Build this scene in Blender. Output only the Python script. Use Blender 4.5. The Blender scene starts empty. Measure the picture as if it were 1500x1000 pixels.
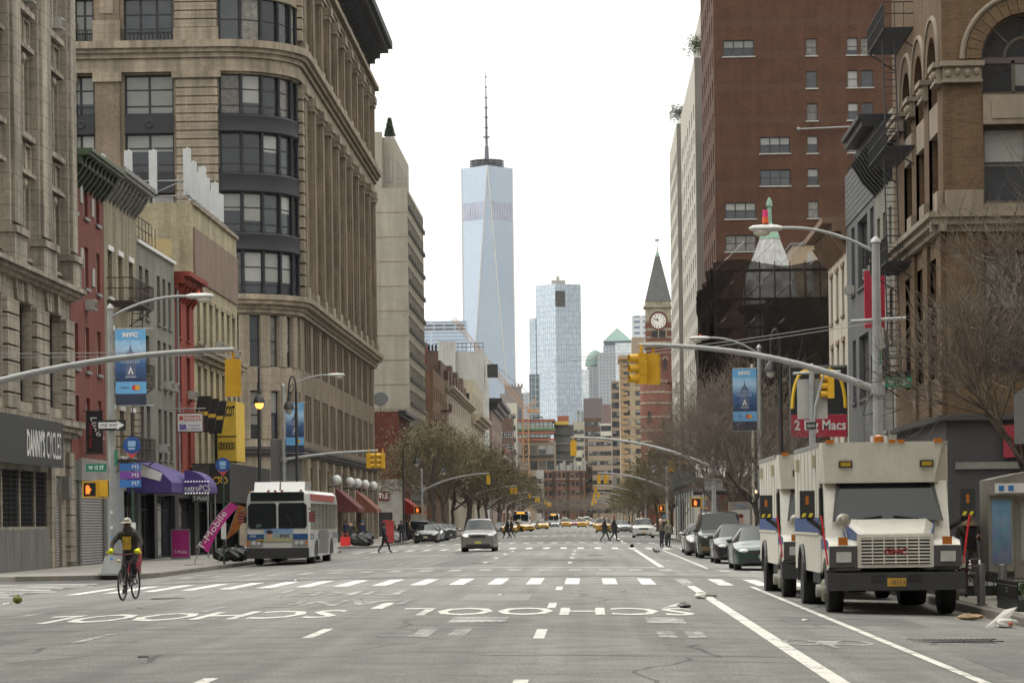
import bpy, math, random
from mathutils import Vector, Matrix
R = math.radians
rnd = random.Random(11)
scene = bpy.context.scene
COL = scene.collection
# ------------------------------------------------------------------ camera
FPX, CAMZ, HORIZ, ROLL = 3900.0, 1.57, 761.5, R(0.7)
YAW = math.atan(111.2 / FPX)
cam_data = bpy.data.cameras.new('camera')
cam = bpy.data.objects.new('camera', cam_data)
COL.objects.link(cam)
cam.matrix_world = Matrix.Translation((0, 0, CAMZ)) @ Matrix.Rotation(YAW, 4, 'Z') @ Matrix.Rotation(math.pi / 2, 4, 'X') @ Matrix.Rotation(-ROLL, 4, 'Z')
cam_data.shift_y = (HORIZ - 500) / 1500
cam_data.sensor_width = 36
cam_data.lens = FPX / 1500 * 36
cam_data.clip_start = 0.5
cam_data.clip_end = 20000
scene.camera = cam
# ------------------------------------------------------------------ sky, sun, exposure
SUN_EL, SUN_AZ = R(48), R(-75)          # azimuth measured from +Y (down the avenue) towards +X
world = bpy.data.worlds.new('World')
scene.world = world
world.use_nodes = True
wn = world.node_tree
for n in list(wn.nodes):
	wn.nodes.remove(n)
w_out = wn.nodes.new('ShaderNodeOutputWorld')
w_bg = wn.nodes.new('ShaderNodeBackground')
w_sky = wn.nodes.new('ShaderNodeTexSky')
w_sky.sky_type = 'NISHITA'
w_sky.sun_disc = False
w_sky.sun_elevation = SUN_EL
w_sky.sun_rotation = SUN_AZ
w_hsv = wn.nodes.new('ShaderNodeHueSaturation')
w_hsv.inputs['Saturation'].default_value = 0.25
w_tc = wn.nodes.new('ShaderNodeTexCoord')
w_map = wn.nodes.new('ShaderNodeMapping')
w_map.inputs['Scale'].default_value = (2.2, 2.2, 9.0)
w_no = wn.nodes.new('ShaderNodeTexNoise')
w_no.inputs['Scale'].default_value = 1.6
w_no.inputs['Detail'].default_value = 5
w_ramp = wn.nodes.new('ShaderNodeValToRGB')
w_ramp.color_ramp.elements[0].position = 0.30
w_ramp.color_ramp.elements[0].color = (7.9, 8.0, 7.9, 1)
w_ramp.color_ramp.elements[1].position = 0.62
w_ramp.color_ramp.elements[1].color = (14.6, 14.4, 13.4, 1)
def w_math(op, a, b):
	n = wn.nodes.new('ShaderNodeMath')
	n.operation = op
	for i, v in enumerate((a, b)):
		if isinstance(v, (int, float)):
			n.inputs[i].default_value = v
		else:
			wn.links.new(v, n.inputs[i])
	return n.outputs[0]
# overcast: brighter towards the zenith and, gently, towards the veiled sun
w_sep = wn.nodes.new('ShaderNodeSeparateXYZ')
wn.links.new(w_tc.outputs['Generated'], w_sep.inputs[0])
w_dot = wn.nodes.new('ShaderNodeVectorMath')
w_dot.operation = 'DOT_PRODUCT'
wn.links.new(w_tc.outputs['Generated'], w_dot.inputs[0])
w_dot.inputs[1].default_value = (math.sin(SUN_AZ) * math.cos(SUN_EL), math.cos(SUN_AZ) * math.cos(SUN_EL), math.sin(SUN_EL))
w_el = w_math('MULTIPLY_ADD', w_math('MAXIMUM', w_sep.outputs[2], 0.0), 1.5)
w_el.node.inputs[2].default_value = 0.75
w_gl = w_math('MULTIPLY_ADD', w_dot.outputs['Value'], 0.35)
w_gl.node.inputs[2].default_value = 0.85
w_sc = wn.nodes.new('ShaderNodeVectorMath')
w_sc.operation = 'SCALE'
wn.links.new(w_ramp.outputs[0], w_sc.inputs[0])
wn.links.new(w_math('MULTIPLY', w_el, w_gl), w_sc.inputs['Scale'])
w_mix = wn.nodes.new('ShaderNodeMix')
w_mix.data_type = 'RGBA'
w_mix.inputs[0].default_value = 0.85
wn.links.new(w_sky.outputs[0], w_hsv.inputs['Color'])
wn.links.new(w_tc.outputs['Generated'], w_map.inputs[0])
wn.links.new(w_map.outputs[0], w_no.inputs['Vector'])
wn.links.new(w_no.outputs[0], w_ramp.inputs[0])
wn.links.new(w_hsv.outputs[0], w_mix.inputs[6])
wn.links.new(w_sc.outputs[0], w_mix.inputs[7])
wn.links.new(w_mix.outputs[2], w_bg.inputs['Color'])
w_bg.inputs['Strength'].default_value = 0.12
wn.links.new(w_bg.outputs[0], w_out.inputs[0])
sun_data = bpy.data.lights.new('sun', 'SUN')
sun_data.energy = 0.8
sun_data.angle = R(18)
sun_data.color = (1.0, 0.96, 0.9)
sun = bpy.data.objects.new('sun', sun_data)
COL.objects.link(sun)
sdir = Vector((math.sin(SUN_AZ) * math.cos(SUN_EL), math.cos(SUN_AZ) * math.cos(SUN_EL), math.sin(SUN_EL)))
sun.rotation_euler = sdir.to_track_quat('Z', 'Y').to_euler()
sun.location = (-60, 40, 90)
vs = scene.view_settings
vs.view_transform = 'Standard'
vs.look = 'None'
vs.gamma = 1
vs.exposure = 0.12
scene.cycles.use_denoising = True
scene.cycles.max_bounces = 6
scene.cycles.diffuse_bounces = 3
scene.cycles.glossy_bounces = 3
scene.cycles.transmission_bounces = 4
scene.cycles.transparent_max_bounces = 8
scene.cycles.volume_bounces = 0
scene.cycles.caustics_reflective = False
scene.cycles.caustics_refractive = False
# ------------------------------------------------------------------ photo pixel -> place (depth given)
_f = Vector((-math.sin(YAW), math.cos(YAW), 0))
_r = Vector((math.cos(YAW), math.sin(YAW), 0))
def ray(px, py):
	dx, dy = px - 750, py - HORIZ
	c, t = math.cos(ROLL), math.sin(ROLL)
	return _f * FPX + _r * (dx * c - dy * t) + Vector((0, 0, -(dy * c + dx * t)))
def at(px, py, Y):
	d = ray(px, py)
	k = Y / d.y
	return Vector((d.x * k, Y, CAMZ + d.z * k))
def onx(px, py, X):                   # where the ray meets the vertical plane X
	d = ray(px, py)
	k = X / d.x
	return Vector((X, d.y * k, CAMZ + d.z * k))
def onz(px, py, z):                   # where the ray meets the level z
	d = ray(px, py)
	k = (z - CAMZ) / d.z
	return Vector((d.x * k, d.y * k, z))
KERB_L, KERB_R, LINE_L, LINE_R = -14.4, 6.8, -20.5, 12.9
def road_z(x):
	x = max(KERB_L, min(KERB_R, x))
	return -0.0018 * (x + 3.8) ** 2
SIDE_L = road_z(KERB_L) + 0.15
SIDE_R = road_z(KERB_R) + 0.15
# ------------------------------------------------------------------ materials
MATS = {}
def _new(name):
	m = bpy.data.materials.new(name)
	m.use_nodes = True
	nt = m.node_tree
	b = nt.nodes['Principled BSDF']
	return m, nt, b
def mat(name, col, rough=0.7, metal=0.0, var=0.12, scale=1.5, bump=0.0, streak=0.0, emit=None, es=0.0, spec=0.5, rand=0.0, coat=0.0):
	if name in MATS:
		return MATS[name]
	m, nt, b = _new(name)
	L = nt.links.new
	b.inputs['Roughness'].default_value = rough
	b.inputs['Metallic'].default_value = metal
	b.inputs['Specular IOR Level'].default_value = spec
	b.inputs['Coat Weight'].default_value = coat
	b.inputs['Base Color'].default_value = (*col, 1)
	cur = None
	if var > 0 or streak > 0 or rand > 0:
		geo = nt.nodes.new('ShaderNodeNewGeometry')
		rgb = nt.nodes.new('ShaderNodeRGB')
		rgb.outputs[0].default_value = (*col, 1)
		cur = rgb.outputs[0]
		def mul(src, lo, hi, out):
			mr = nt.nodes.new('ShaderNodeMapRange')
			mr.inputs['From Min'].default_value = 0.3
			mr.inputs['From Max'].default_value = 0.7
			mr.inputs['To Min'].default_value = lo
			mr.inputs['To Max'].default_value = hi
			L(src, mr.inputs['Value'])
			vm = nt.nodes.new('ShaderNodeVectorMath')
			vm.operation = 'SCALE'
			L(out, vm.inputs[0])
			L(mr.outputs[0], vm.inputs['Scale'])
			return vm.outputs[0]
		if var > 0:
			for sc, k in ((scale, 1.0), (scale * 9, 0.6)):
				no = nt.nodes.new('ShaderNodeTexNoise')
				no.inputs['Scale'].default_value = sc
				no.inputs['Detail'].default_value = 4
				L(geo.outputs['Position'], no.inputs['Vector'])
				cur = mul(no.outputs[0], 1 - var * k, 1 + var * k, cur)
		if streak > 0:
			mp = nt.nodes.new('ShaderNodeMapping')
			mp.inputs['Scale'].default_value = (1.6, 1.6, 0.12)
			L(geo.outputs['Position'], mp.inputs[0])
			no = nt.nodes.new('ShaderNodeTexNoise')
			no.inputs['Scale'].default_value = 2.0
			no.inputs['Detail'].default_value = 5
			L(mp.outputs[0], no.inputs['Vector'])
			cur = mul(no.outputs[0], 1 - streak, 1 + streak * 0.4, cur)
		if rand > 0:
			oi = nt.nodes.new('ShaderNodeObjectInfo')
			mr = nt.nodes.new('ShaderNodeMapRange')
			mr.inputs['To Min'].default_value = 1 - rand
			mr.inputs['To Max'].default_value = 1 + rand
			L(oi.outputs['Random'], mr.inputs['Value'])
			vm = nt.nodes.new('ShaderNodeVectorMath')
			vm.operation = 'SCALE'
			L(cur, vm.inputs[0])
			L(mr.outputs[0], vm.inputs['Scale'])
			cur = vm.outputs[0]
		L(cur, b.inputs['Base Color'])
	if bump > 0:
		geo2 = nt.nodes.new('ShaderNodeNewGeometry')
		no = nt.nodes.new('ShaderNodeTexNoise')
		no.inputs['Scale'].default_value = scale * 12
		no.inputs['Detail'].default_value = 4
		L(geo2.outputs['Position'], no.inputs['Vector'])
		bp = nt.nodes.new('ShaderNodeBump')
		bp.inputs['Strength'].default_value = bump
		bp.inputs['Distance'].default_value = 0.02
		L(no.outputs[0], bp.inputs['Height'])
		L(bp.outputs[0], b.inputs['Normal'])
	if emit:
		b.inputs['Emission Color'].default_value = (*emit, 1)
		b.inputs['Emission Strength'].default_value = es
	MATS[name] = m
	return m
def brickmat(name, c1, c2, mortar, bw=0.21, rh=0.075, ms=0.008, var=0.2, streak=0.15, rough=0.85, band=None):
	if name in MATS:
		return MATS[name]
	m, nt, b = _new(name)
	L = nt.links.new
	geo = nt.nodes.new('ShaderNodeNewGeometry')
	sp = nt.nodes.new('ShaderNodeSeparateXYZ')
	L(geo.outputs['Position'], sp.inputs[0])
	sn = nt.nodes.new('ShaderNodeSeparateXYZ')
	L(geo.outputs['True Normal'], sn.inputs[0])
	def mth(op, a, bb=None):
		n = nt.nodes.new('ShaderNodeMath')
		n.operation = op
		for i, v in enumerate((a, bb)):
			if v is None:
				continue
			if isinstance(v, (int, float)):
				n.inputs[i].default_value = v
			else:
				L(v, n.inputs[i])
		return n.outputs[0]
	u = mth('SUBTRACT', mth('MULTIPLY', sp.outputs[1], sn.outputs[0]), mth('MULTIPLY', sp.outputs[0], sn.outputs[1]))
	cb = nt.nodes.new('ShaderNodeCombineXYZ')
	L(u, cb.inputs[0])
	L(sp.outputs[2], cb.inputs[1])
	br = nt.nodes.new('ShaderNodeTexBrick')
	br.inputs['Scale'].default_value = 1
	br.inputs['Brick Width'].default_value = bw
	br.inputs['Row Height'].default_value = rh
	br.inputs['Mortar Size'].default_value = ms
	br.inputs['Color1'].default_value = (*c1, 1)
	br.inputs['Color2'].default_value = (*c2, 1)
	br.inputs['Mortar'].default_value = (*mortar, 1)
	L(cb.outputs[0], br.inputs['Vector'])
	cur = br.outputs['Color']
	def mul(vec_scale, sc, k, cur):
		mp = nt.nodes.new('ShaderNodeMapping')
		mp.inputs['Scale'].default_value = vec_scale
		L(geo.outputs['Position'], mp.inputs[0])
		no = nt.nodes.new('ShaderNodeTexNoise')
		no.inputs['Scale'].default_value = sc
		no.inputs['Detail'].default_value = 5
		L(mp.outputs[0], no.inputs['Vector'])
		mr = nt.nodes.new('ShaderNodeMapRange')
		mr.inputs['From Min'].default_value = 0.3
		mr.inputs['From Max'].default_value = 0.7
		mr.inputs['To Min'].default_value = 1 - k
		mr.inputs['To Max'].default_value = 1 + k
		L(no.outputs[0], mr.inputs['Value'])
		vm = nt.nodes.new('ShaderNodeVectorMath')
		vm.operation = 'SCALE'
		L(cur, vm.inputs[0])
		L(mr.outputs[0], vm.inputs['Scale'])
		return vm.outputs[0]
	cur = mul((1, 1, 1), 0.5, var, cur)
	cur = mul((1, 1, 1), 6.0, var * 0.8, cur)
	cur = mul((1.6, 1.6, 0.12), 1.2, streak, cur)
	if band:                              # courses of other bricks repeating up the wall
		period, frac, off, bc = band
		fr = mth('FRACT', mth('DIVIDE', mth('ADD', sp.outputs[2], off), period))
		inb = mth('LESS_THAN', fr, frac)
		no = nt.nodes.new('ShaderNodeTexNoise')
		no.inputs['Scale'].default_value = 5
		L(geo.outputs['Position'], no.inputs['Vector'])
		fac = mth('MULTIPLY', inb, mth('GREATER_THAN', no.outputs[0], 0.48))
		mx = nt.nodes.new('ShaderNodeMix')
		mx.data_type = 'RGBA'
		L(fac, mx.inputs[0])
		L(cur, mx.inputs[6])
		mx.inputs[7].default_value = (*bc, 1)
		cur = mx.outputs[2]
	L(cur, b.inputs['Base Color'])
	b.inputs['Roughness'].default_value = rough
	b.inputs['Specular IOR Level'].default_value = 0.25
	bp = nt.nodes.new('ShaderNodeBump')
	bp.inputs['Strength'].default_value = 0.35
	bp.inputs['Distance'].default_value = 0.01
	L(br.outputs['Fac'], bp.inputs['Height'])
	bp.invert = True
	L(bp.outputs[0], b.inputs['Normal'])
	MATS[name] = m
	return m
def glassmat(name, lo, hi, rough=0.04, metal=0.0, wav=0.05, spec=0.6):
	if name in MATS:
		return MATS[name]
	m, nt, b = _new(name)
	L = nt.links.new
	oi = nt.nodes.new('ShaderNodeObjectInfo')
	mx = nt.nodes.new('ShaderNodeMix')
	mx.data_type = 'RGBA'
	L(oi.outputs['Random'], mx.inputs[0])
	mx.inputs[6].default_value = (*lo, 1)
	mx.inputs[7].default_value = (*hi, 1)
	geo = nt.nodes.new('ShaderNodeNewGeometry')
	no = nt.nodes.new('ShaderNodeTexNoise')
	no.inputs['Scale'].default_value = 1.3
	no.inputs['Detail'].default_value = 2
	L(geo.outputs['Position'], no.inputs['Vector'])
	vm = nt.nodes.new('ShaderNodeVectorMath')
	vm.operation = 'SCALE'
	mr = nt.nodes.new('ShaderNodeMapRange')
	mr.inputs['To Min'].default_value = 0.5
	mr.inputs['To Max'].default_value = 1.5
	L(no.outputs[0], mr.inputs['Value'])
	L(mx.outputs[2], vm.inputs[0])
	L(mr.outputs[0], vm.inputs['Scale'])
	L(vm.outputs[0], b.inputs['Base Color'])
	b.inputs['Roughness'].default_value = rough
	b.inputs['Metallic'].default_value = metal
	b.inputs['Specular IOR Level'].default_value = spec
	bp = nt.nodes.new('ShaderNodeBump')
	bp.inputs['Strength'].default_value = wav
	bp.inputs['Distance'].default_value = 0.05
	L(no.outputs[0], bp.inputs['Height'])
	L(bp.outputs[0], b.inputs['Normal'])
	MATS[name] = m
	return m
# ------------------------------------------------------------------ mesh builder
class MB:
	def __init__(s):
		s.v, s.f, s.m = [], [], []
	def add(s, vs, fs, mi=0):
		o = len(s.v)
		s.v.extend([tuple(p) for p in vs])
		s.f.extend([tuple(i + o for i in f) for f in fs])
		s.m.extend([mi] * len(fs))
		return s
	def box(s, x0, y0, z0, x1, y1, z1, mi=0):
		return s.add([(x0, y0, z0), (x1, y0, z0), (x1, y1, z0), (x0, y1, z0), (x0, y0, z1), (x1, y0, z1), (x1, y1, z1), (x0, y1, z1)],
					 [(3, 2, 1, 0), (4, 5, 6, 7), (0, 1, 5, 4), (1, 2, 6, 5), (2, 3, 7, 6), (3, 0, 4, 7)], mi)
	def obox(s, c, size, M=None, mi=0):
		hx, hy, hz = size[0] / 2, size[1] / 2, size[2] / 2
		c = Vector(c)
		pts = []
		for z in (-hz, hz):
			for x, y in ((-hx, -hy), (hx, -hy), (hx, hy), (-hx, hy)):
				p = Vector((x, y, z))
				pts.append(c + (M @ p if M else p))
		return s.add(pts, [(3, 2, 1, 0), (4, 5, 6, 7), (0, 1, 5, 4), (1, 2, 6, 5), (2, 3, 7, 6), (3, 0, 4, 7)], mi)
	def quad(s, a, b, c, d, mi=0):
		return s.add([a, b, c, d], [(0, 1, 2, 3)], mi)
	def poly(s, pts, mi=0):
		return s.add(pts, [tuple(range(len(pts)))], mi)
	def prism(s, pts, vec, mi=0):                # closed outline pushed along vec
		vec = Vector(vec)
		n = len(pts)
		a = [Vector(p) for p in pts]
		vs = a + [p + vec for p in a]
		fs = [tuple(range(n))[::-1], tuple(range(n, 2 * n))]
		fs += [(i, (i + 1) % n, n + (i + 1) % n, n + i) for i in range(n)]
		return s.add(vs, fs, mi)
	def tube(s, pts, rad, n=8, mi=0, cap=True):
		pts = [Vector(p) for p in pts]
		if not isinstance(rad, (list, tuple)):
			rad = [rad] * len(pts)
		vs, fs = [], []
		prev = None
		for i, p in enumerate(pts):
			if i == 0:
				t = pts[1] - p
			elif i == len(pts) - 1:
				t = p - pts[i - 1]
			else:
				t = pts[i + 1] - pts[i - 1]
			if t.length < 1e-9:
				t = Vector((0, 0, 1))
			t.normalize()
			if prev is None:
				a = Vector((0, 0, 1)) if abs(t.z) < 0.9 else Vector((1, 0, 0))
				u = t.cross(a).normalized()
			else:
				u = prev - t * prev.dot(t)
				if u.length < 1e-6:
					u = t.orthogonal()
				u.normalize()
			prev = u
			w = t.cross(u)
			for k in range(n):
				an = 2 * math.pi * k / n
				vs.append(p + (u * math.cos(an) + w * math.sin(an)) * rad[i])
		for i in range(len(pts) - 1):
			for k in range(n):
				k2 = (k + 1) % n
				fs.append((i * n + k, i * n + k2, (i + 1) * n + k2, (i + 1) * n + k))
		if cap:
			fs.append(tuple(range(n))[::-1])
			fs.append(tuple((len(pts) - 1) * n + k for k in range(n)))
		return s.add(vs, fs, mi)
	def lathe(s, prof, c=(0, 0, 0), n=16, mi=0, M=None):      # prof: (r, z)
		c = Vector(c)
		vs, fs = [], []
		for r, z in prof:
			for k in range(n):
				an = 2 * math.pi * k / n
				p = Vector((r * math.cos(an), r * math.sin(an), z))
				vs.append(c + (M @ p if M else p))
		for i in range(len(prof) - 1):
			for k in range(n):
				k2 = (k + 1) % n
				fs.append((i * n + k, i * n + k2, (i + 1) * n + k2, (i + 1) * n + k))
		fs.append(tuple(range(n))[::-1])
		fs.append(tuple((len(prof) - 1) * n + k for k in range(n)))
		return s.add(vs, fs, mi)
	def ball(s, c, r, n=12, mi=0, M=None):
		if not isinstance(r, (list, tuple)):
			r = (r, r, r)
		c = Vector(c)
		vs, fs = [], []
		h = n // 2
		for i in range(h + 1):
			th = math.pi * i / h
			for k in range(n):
				an = 2 * math.pi * k / n
				p = Vector((r[0] * math.sin(th) * math.cos(an), r[1] * math.sin(th) * math.sin(an), r[2] * math.cos(th)))
				vs.append(c + (M @ p if M else p))
		for i in range(h):
			for k in range(n):
				k2 = (k + 1) % n
				fs.append((i * n + k, (i + 1) * n + k, (i + 1) * n + k2, i * n + k2))
		return s.add(vs, fs, mi)
	def mesh(s, name, mats, smooth=None):
		me = bpy.data.meshes.new(name)
		me.from_pydata([tuple(p) for p in s.v], [], s.f)
		if not isinstance(mats, (list, tuple)):
			mats = [mats]
		for m in mats:
			me.materials.append(m)
		if len(mats) > 1:
			me.polygons.foreach_set('material_index', s.m)
		if smooth:
			me.polygons.foreach_set('use_smooth', [True] * len(me.polygons))
			me.set_sharp_from_angle(angle=R(smooth))
		me.update()
		return me
	def build(s, name, mats, parent=None, loc=None, rotz=0.0, smooth=None, origin=None):
		if origin is not None:
			o = Vector(origin)
			s.v = [tuple(Vector(p) - o) for p in s.v]
		return link(name, s.mesh(name, mats, smooth), parent, loc if loc is not None else ((0, 0, 0) if parent or origin is None else origin), rotz)
def link(name, data, parent=None, loc=(0, 0, 0), rotz=0.0):
	o = bpy.data.objects.new(name, data)
	COL.objects.link(o)
	o.location = loc
	o.rotation_euler = (0, 0, rotz)
	if parent is not None:
		o.parent = parent
	return o
def tag(o, label=None, cat=None, group=None, kind=None):
	if label:
		o['label'] = label
	if cat:
		o['category'] = cat
	if group:
		o['group'] = group
	if kind:
		o['kind'] = kind
	return o
def thing(name, loc, label, cat, group=None, rotz=0.0):
	return tag(link(name, None, None, loc, rotz), label, cat, group)
def copy_tree(o, parent=None):
	c = o.copy()
	COL.objects.link(c)
	c.parent = parent
	for ch in list(o.children):
		copy_tree(ch, c)
	return c
def place(o, loc, rotz=0.0, label=None, group=None):
	o.location = loc
	o.rotation_euler = (0, 0, rotz)
	if label:
		o['label'] = label
	if group:
		o['group'] = group
	return o
# flat lettering as a mesh: lies in local XZ facing -Y, or in XY when flat
def textmesh(body, h, width=None, extrude=0.004, flat=False, bold=0.0, align='CENTER', shear=0.0):
	cu = bpy.data.curves.new('t', 'FONT')
	cu.body = body
	cu.size = 1
	cu.align_x = align
	cu.extrude = 0
	cu.offset = bold
	cu.shear = shear
	cu.resolution_u = 2
	ob = bpy.data.objects.new('t', cu)
	me = bpy.data.meshes.new_from_object(ob)
	bpy.data.objects.remove(ob)
	bpy.data.curves.remove(cu)
	xs = [v.co.x for v in me.vertices]
	ys = [v.co.y for v in me.vertices]
	x0, x1, y0, y1 = min(xs), max(xs), min(ys), max(ys)
	k = h / (y1 - y0)
	kx = (width / (x1 - x0)) if width else k
	cx = (x0 + x1) / 2
	for v in me.vertices:
		x, y = (v.co.x - cx) * kx, (v.co.y - (y0 + y1) / 2) * k
		v.co = (x, y, 0) if flat else (x, 0, y)
	me.materials.clear()
	return me
def lettering(body, h, m, parent, loc, width=None, rotz=0.0, bold=0.0, name='lettering', shear=0.0, tilt=None):
	me = textmesh(body, h, width, bold=bold, shear=shear)
	me.materials.append(m)
	o = link(name, me, parent, loc, rotz)
	if tilt:
		o.rotation_euler = tilt
	return o
# ================================================================== ground, road, pavements
def asphalt(name, base, fine=0.35):
	m, nt, b = _new(name)
	L = nt.links.new
	geo = nt.nodes.new('ShaderNodeNewGeometry')
	rgb = nt.nodes.new('ShaderNodeRGB')
	rgb.outputs[0].default_value = (*base, 1)
	cur = rgb.outputs[0]
	for vec, sc, k, det in (((1, 0.25, 1), 0.22, 0.24, 5), ((1, 1, 1), 1.3, 0.18, 6), ((1, 1, 1), 30, fine, 2), ((3.2, 0.03, 1), 0.6, 0.16, 3)):
		mp = nt.nodes.new('ShaderNodeMapping')
		mp.inputs['Scale'].default_value = vec
		L(geo.outputs['Position'], mp.inputs[0])
		no = nt.nodes.new('ShaderNodeTexNoise')
		no.inputs['Scale'].default_value = sc
		no.inputs['Detail'].default_value = det
		L(mp.outputs[0], no.inputs['Vector'])
		mr = nt.nodes.new('ShaderNodeMapRange')
		mr.inputs['From Min'].default_value = 0.3
		mr.inputs['From Max'].default_value = 0.7
		mr.inputs['To Min'].default_value = 1 - k
		mr.inputs['To Max'].default_value = 1 + k
		L(no.outputs[0], mr.inputs['Value'])
		vm = nt.nodes.new('ShaderNodeVectorMath')
		vm.operation = 'SCALE'
		L(cur, vm.inputs[0])
		L(mr.outputs[0], vm.inputs['Scale'])
		cur = vm.outputs[0]
	# hairline cracks sealed with tar
	nz = nt.nodes.new('ShaderNodeTexNoise')
	nz.inputs['Scale'].default_value = 0.6
	L(geo.outputs['Position'], nz.inputs['Vector'])
	mxv = nt.nodes.new('ShaderNodeMix')
	mxv.data_type = 'VECTOR'
	mxv.inputs[0].default_value = 0.35
	L(geo.outputs['Position'], mxv.inputs[4])
	L(nz.outputs['Color'], mxv.inputs[5])
	vo = nt.nodes.new('ShaderNodeTexVoronoi')
	vo.feature = 'DISTANCE_TO_EDGE'
	vo.inputs['Scale'].default_value = 0.33
	L(mxv.outputs[1], vo.inputs['Vector'])
	lt = nt.nodes.new('ShaderNodeMath')
	lt.operation = 'LESS_THAN'
	lt.inputs[1].default_value = 0.006
	L(vo.outputs['Distance'], lt.inputs[0])
	n2 = nt.nodes.new('ShaderNodeTexNoise')
	n2.inputs['Scale'].default_value = 0.12
	L(geo.outputs['Position'], n2.inputs['Vector'])
	gt = nt.nodes.new('ShaderNodeMath')
	gt.operation = 'GREATER_THAN'
	gt.inputs[1].default_value = 0.47
	L(n2.outputs[0], gt.inputs[0])
	mm = nt.nodes.new('ShaderNodeMath')
	mm.operation = 'MULTIPLY'
	L(lt.outputs[0], mm.inputs[0])
	L(gt.outputs[0], mm.inputs[1])
	m2 = nt.nodes.new('ShaderNodeMath')
	m2.operation = 'MULTIPLY'
	m2.inputs[1].default_value = 0.6
	L(mm.outputs[0], m2.inputs[0])
	mx = nt.nodes.new('ShaderNodeMix')
	mx.data_type = 'RGBA'
	L(m2.outputs[0], mx.inputs[0])
	L(cur, mx.inputs[6])
	mx.inputs[7].default_value = (0.03, 0.03, 0.03, 1)
	L(mx.outputs[2], b.inputs['Base Color'])
	b.inputs['Roughness'].default_value = 0.85
	b.inputs['Specular IOR Level'].default_value = 0.3
	return m
def wornpaint(name, col, worn):
	m, nt, b = _new(name)
	L = nt.links.new
	geo = nt.nodes.new('ShaderNodeNewGeometry')
	f = None
	for sc, w in ((1.3, 0.6), (14, 0.6)):
		no = nt.nodes.new('ShaderNodeTexNoise')
		no.inputs['Scale'].default_value = sc
		no.inputs['Detail'].default_value = 6
		L(geo.outputs['Position'], no.inputs['Vector'])
		mlt = nt.nodes.new('ShaderNodeMath')
		mlt.operation = 'MULTIPLY_ADD'
		mlt.inputs[1].default_value = w
		L(no.outputs[0], mlt.inputs[0])
		if f:
			L(f, mlt.inputs[2])
		else:
			mlt.inputs[2].default_value = 0
		f = mlt.outputs[0]
	rp = nt.nodes.new('ShaderNodeValToRGB')
	rp.color_ramp.elements[0].position = 0.36 + worn
	rp.color_ramp.elements[0].color = (0.14, 0.138, 0.133, 1)
	rp.color_ramp.elements[1].position = 0.50 + worn
	rp.color_ramp.elements[1].color = (*col, 1)
	L(f, rp.inputs[0])
	L(rp.outputs[0], b.inputs['Base Color'])
	b.inputs['Roughness'].default_value = 0.75
	return m
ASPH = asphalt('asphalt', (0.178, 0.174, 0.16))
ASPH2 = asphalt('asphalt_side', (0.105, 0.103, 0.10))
PAINT = wornpaint('road_paint', (0.64, 0.63, 0.57), 0.09)
PAINT_W = wornpaint('road_paint_worn', (0.46, 0.45, 0.41), 0.2)
CONC = mat('pavement_concrete', (0.26, 0.245, 0.22), 0.9, var=0.16, scale=0.7, bump=0.2)
KERBM = mat('kerb_stone', (0.15, 0.135, 0.115), 0.85, var=0.25, scale=1.2, bump=0.3)
STEEL_K = mat('kerb_edge_steel', (0.10, 0.085, 0.07), 0.7, var=0.3, scale=2)
g = MB()
g.quad((-6000, -300, -0.75), (6000, -300, -0.75), (6000, 9000, -0.75), (-6000, 9000, -0.75))
tag(g.build('ground', mat('ground_dirt', (0.13, 0.125, 0.115), 0.95, var=0.2, scale=0.05)), kind='structure')
STREETS = [(75.0, 85.0), (159.0, 178.0), (262.0, 271.0), (333.0, 343.0), (414.0, 424.0), (495.0, 505.0), (570, 580), (650, 660), (730, 740)]
ROAD_END = 1250.0
rd = MB()
xs = [KERB_L + (KERB_R - KERB_L) * i / 30 for i in range(31)]
ys = [-25, 20, 60, 120, 250, 500, ROAD_END]
vs_ = [(x, y, road_z(x)) for y in ys for x in xs]
rd.add(vs_, [(j * 31 + i, j * 31 + i + 1, (j + 1) * 31 + i + 1, (j + 1) * 31 + i) for j in range(len(ys) - 1) for i in range(30)])
tag(rd.build('avenue_road', ASPH), kind='structure')
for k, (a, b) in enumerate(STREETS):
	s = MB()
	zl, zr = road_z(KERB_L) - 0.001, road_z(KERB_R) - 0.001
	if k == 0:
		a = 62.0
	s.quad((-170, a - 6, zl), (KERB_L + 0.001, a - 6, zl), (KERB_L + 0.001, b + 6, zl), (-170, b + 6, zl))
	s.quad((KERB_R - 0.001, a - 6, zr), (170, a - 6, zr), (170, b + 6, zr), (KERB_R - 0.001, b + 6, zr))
	tag(s.build('side_street_road', ASPH2), kind='structure')
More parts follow.
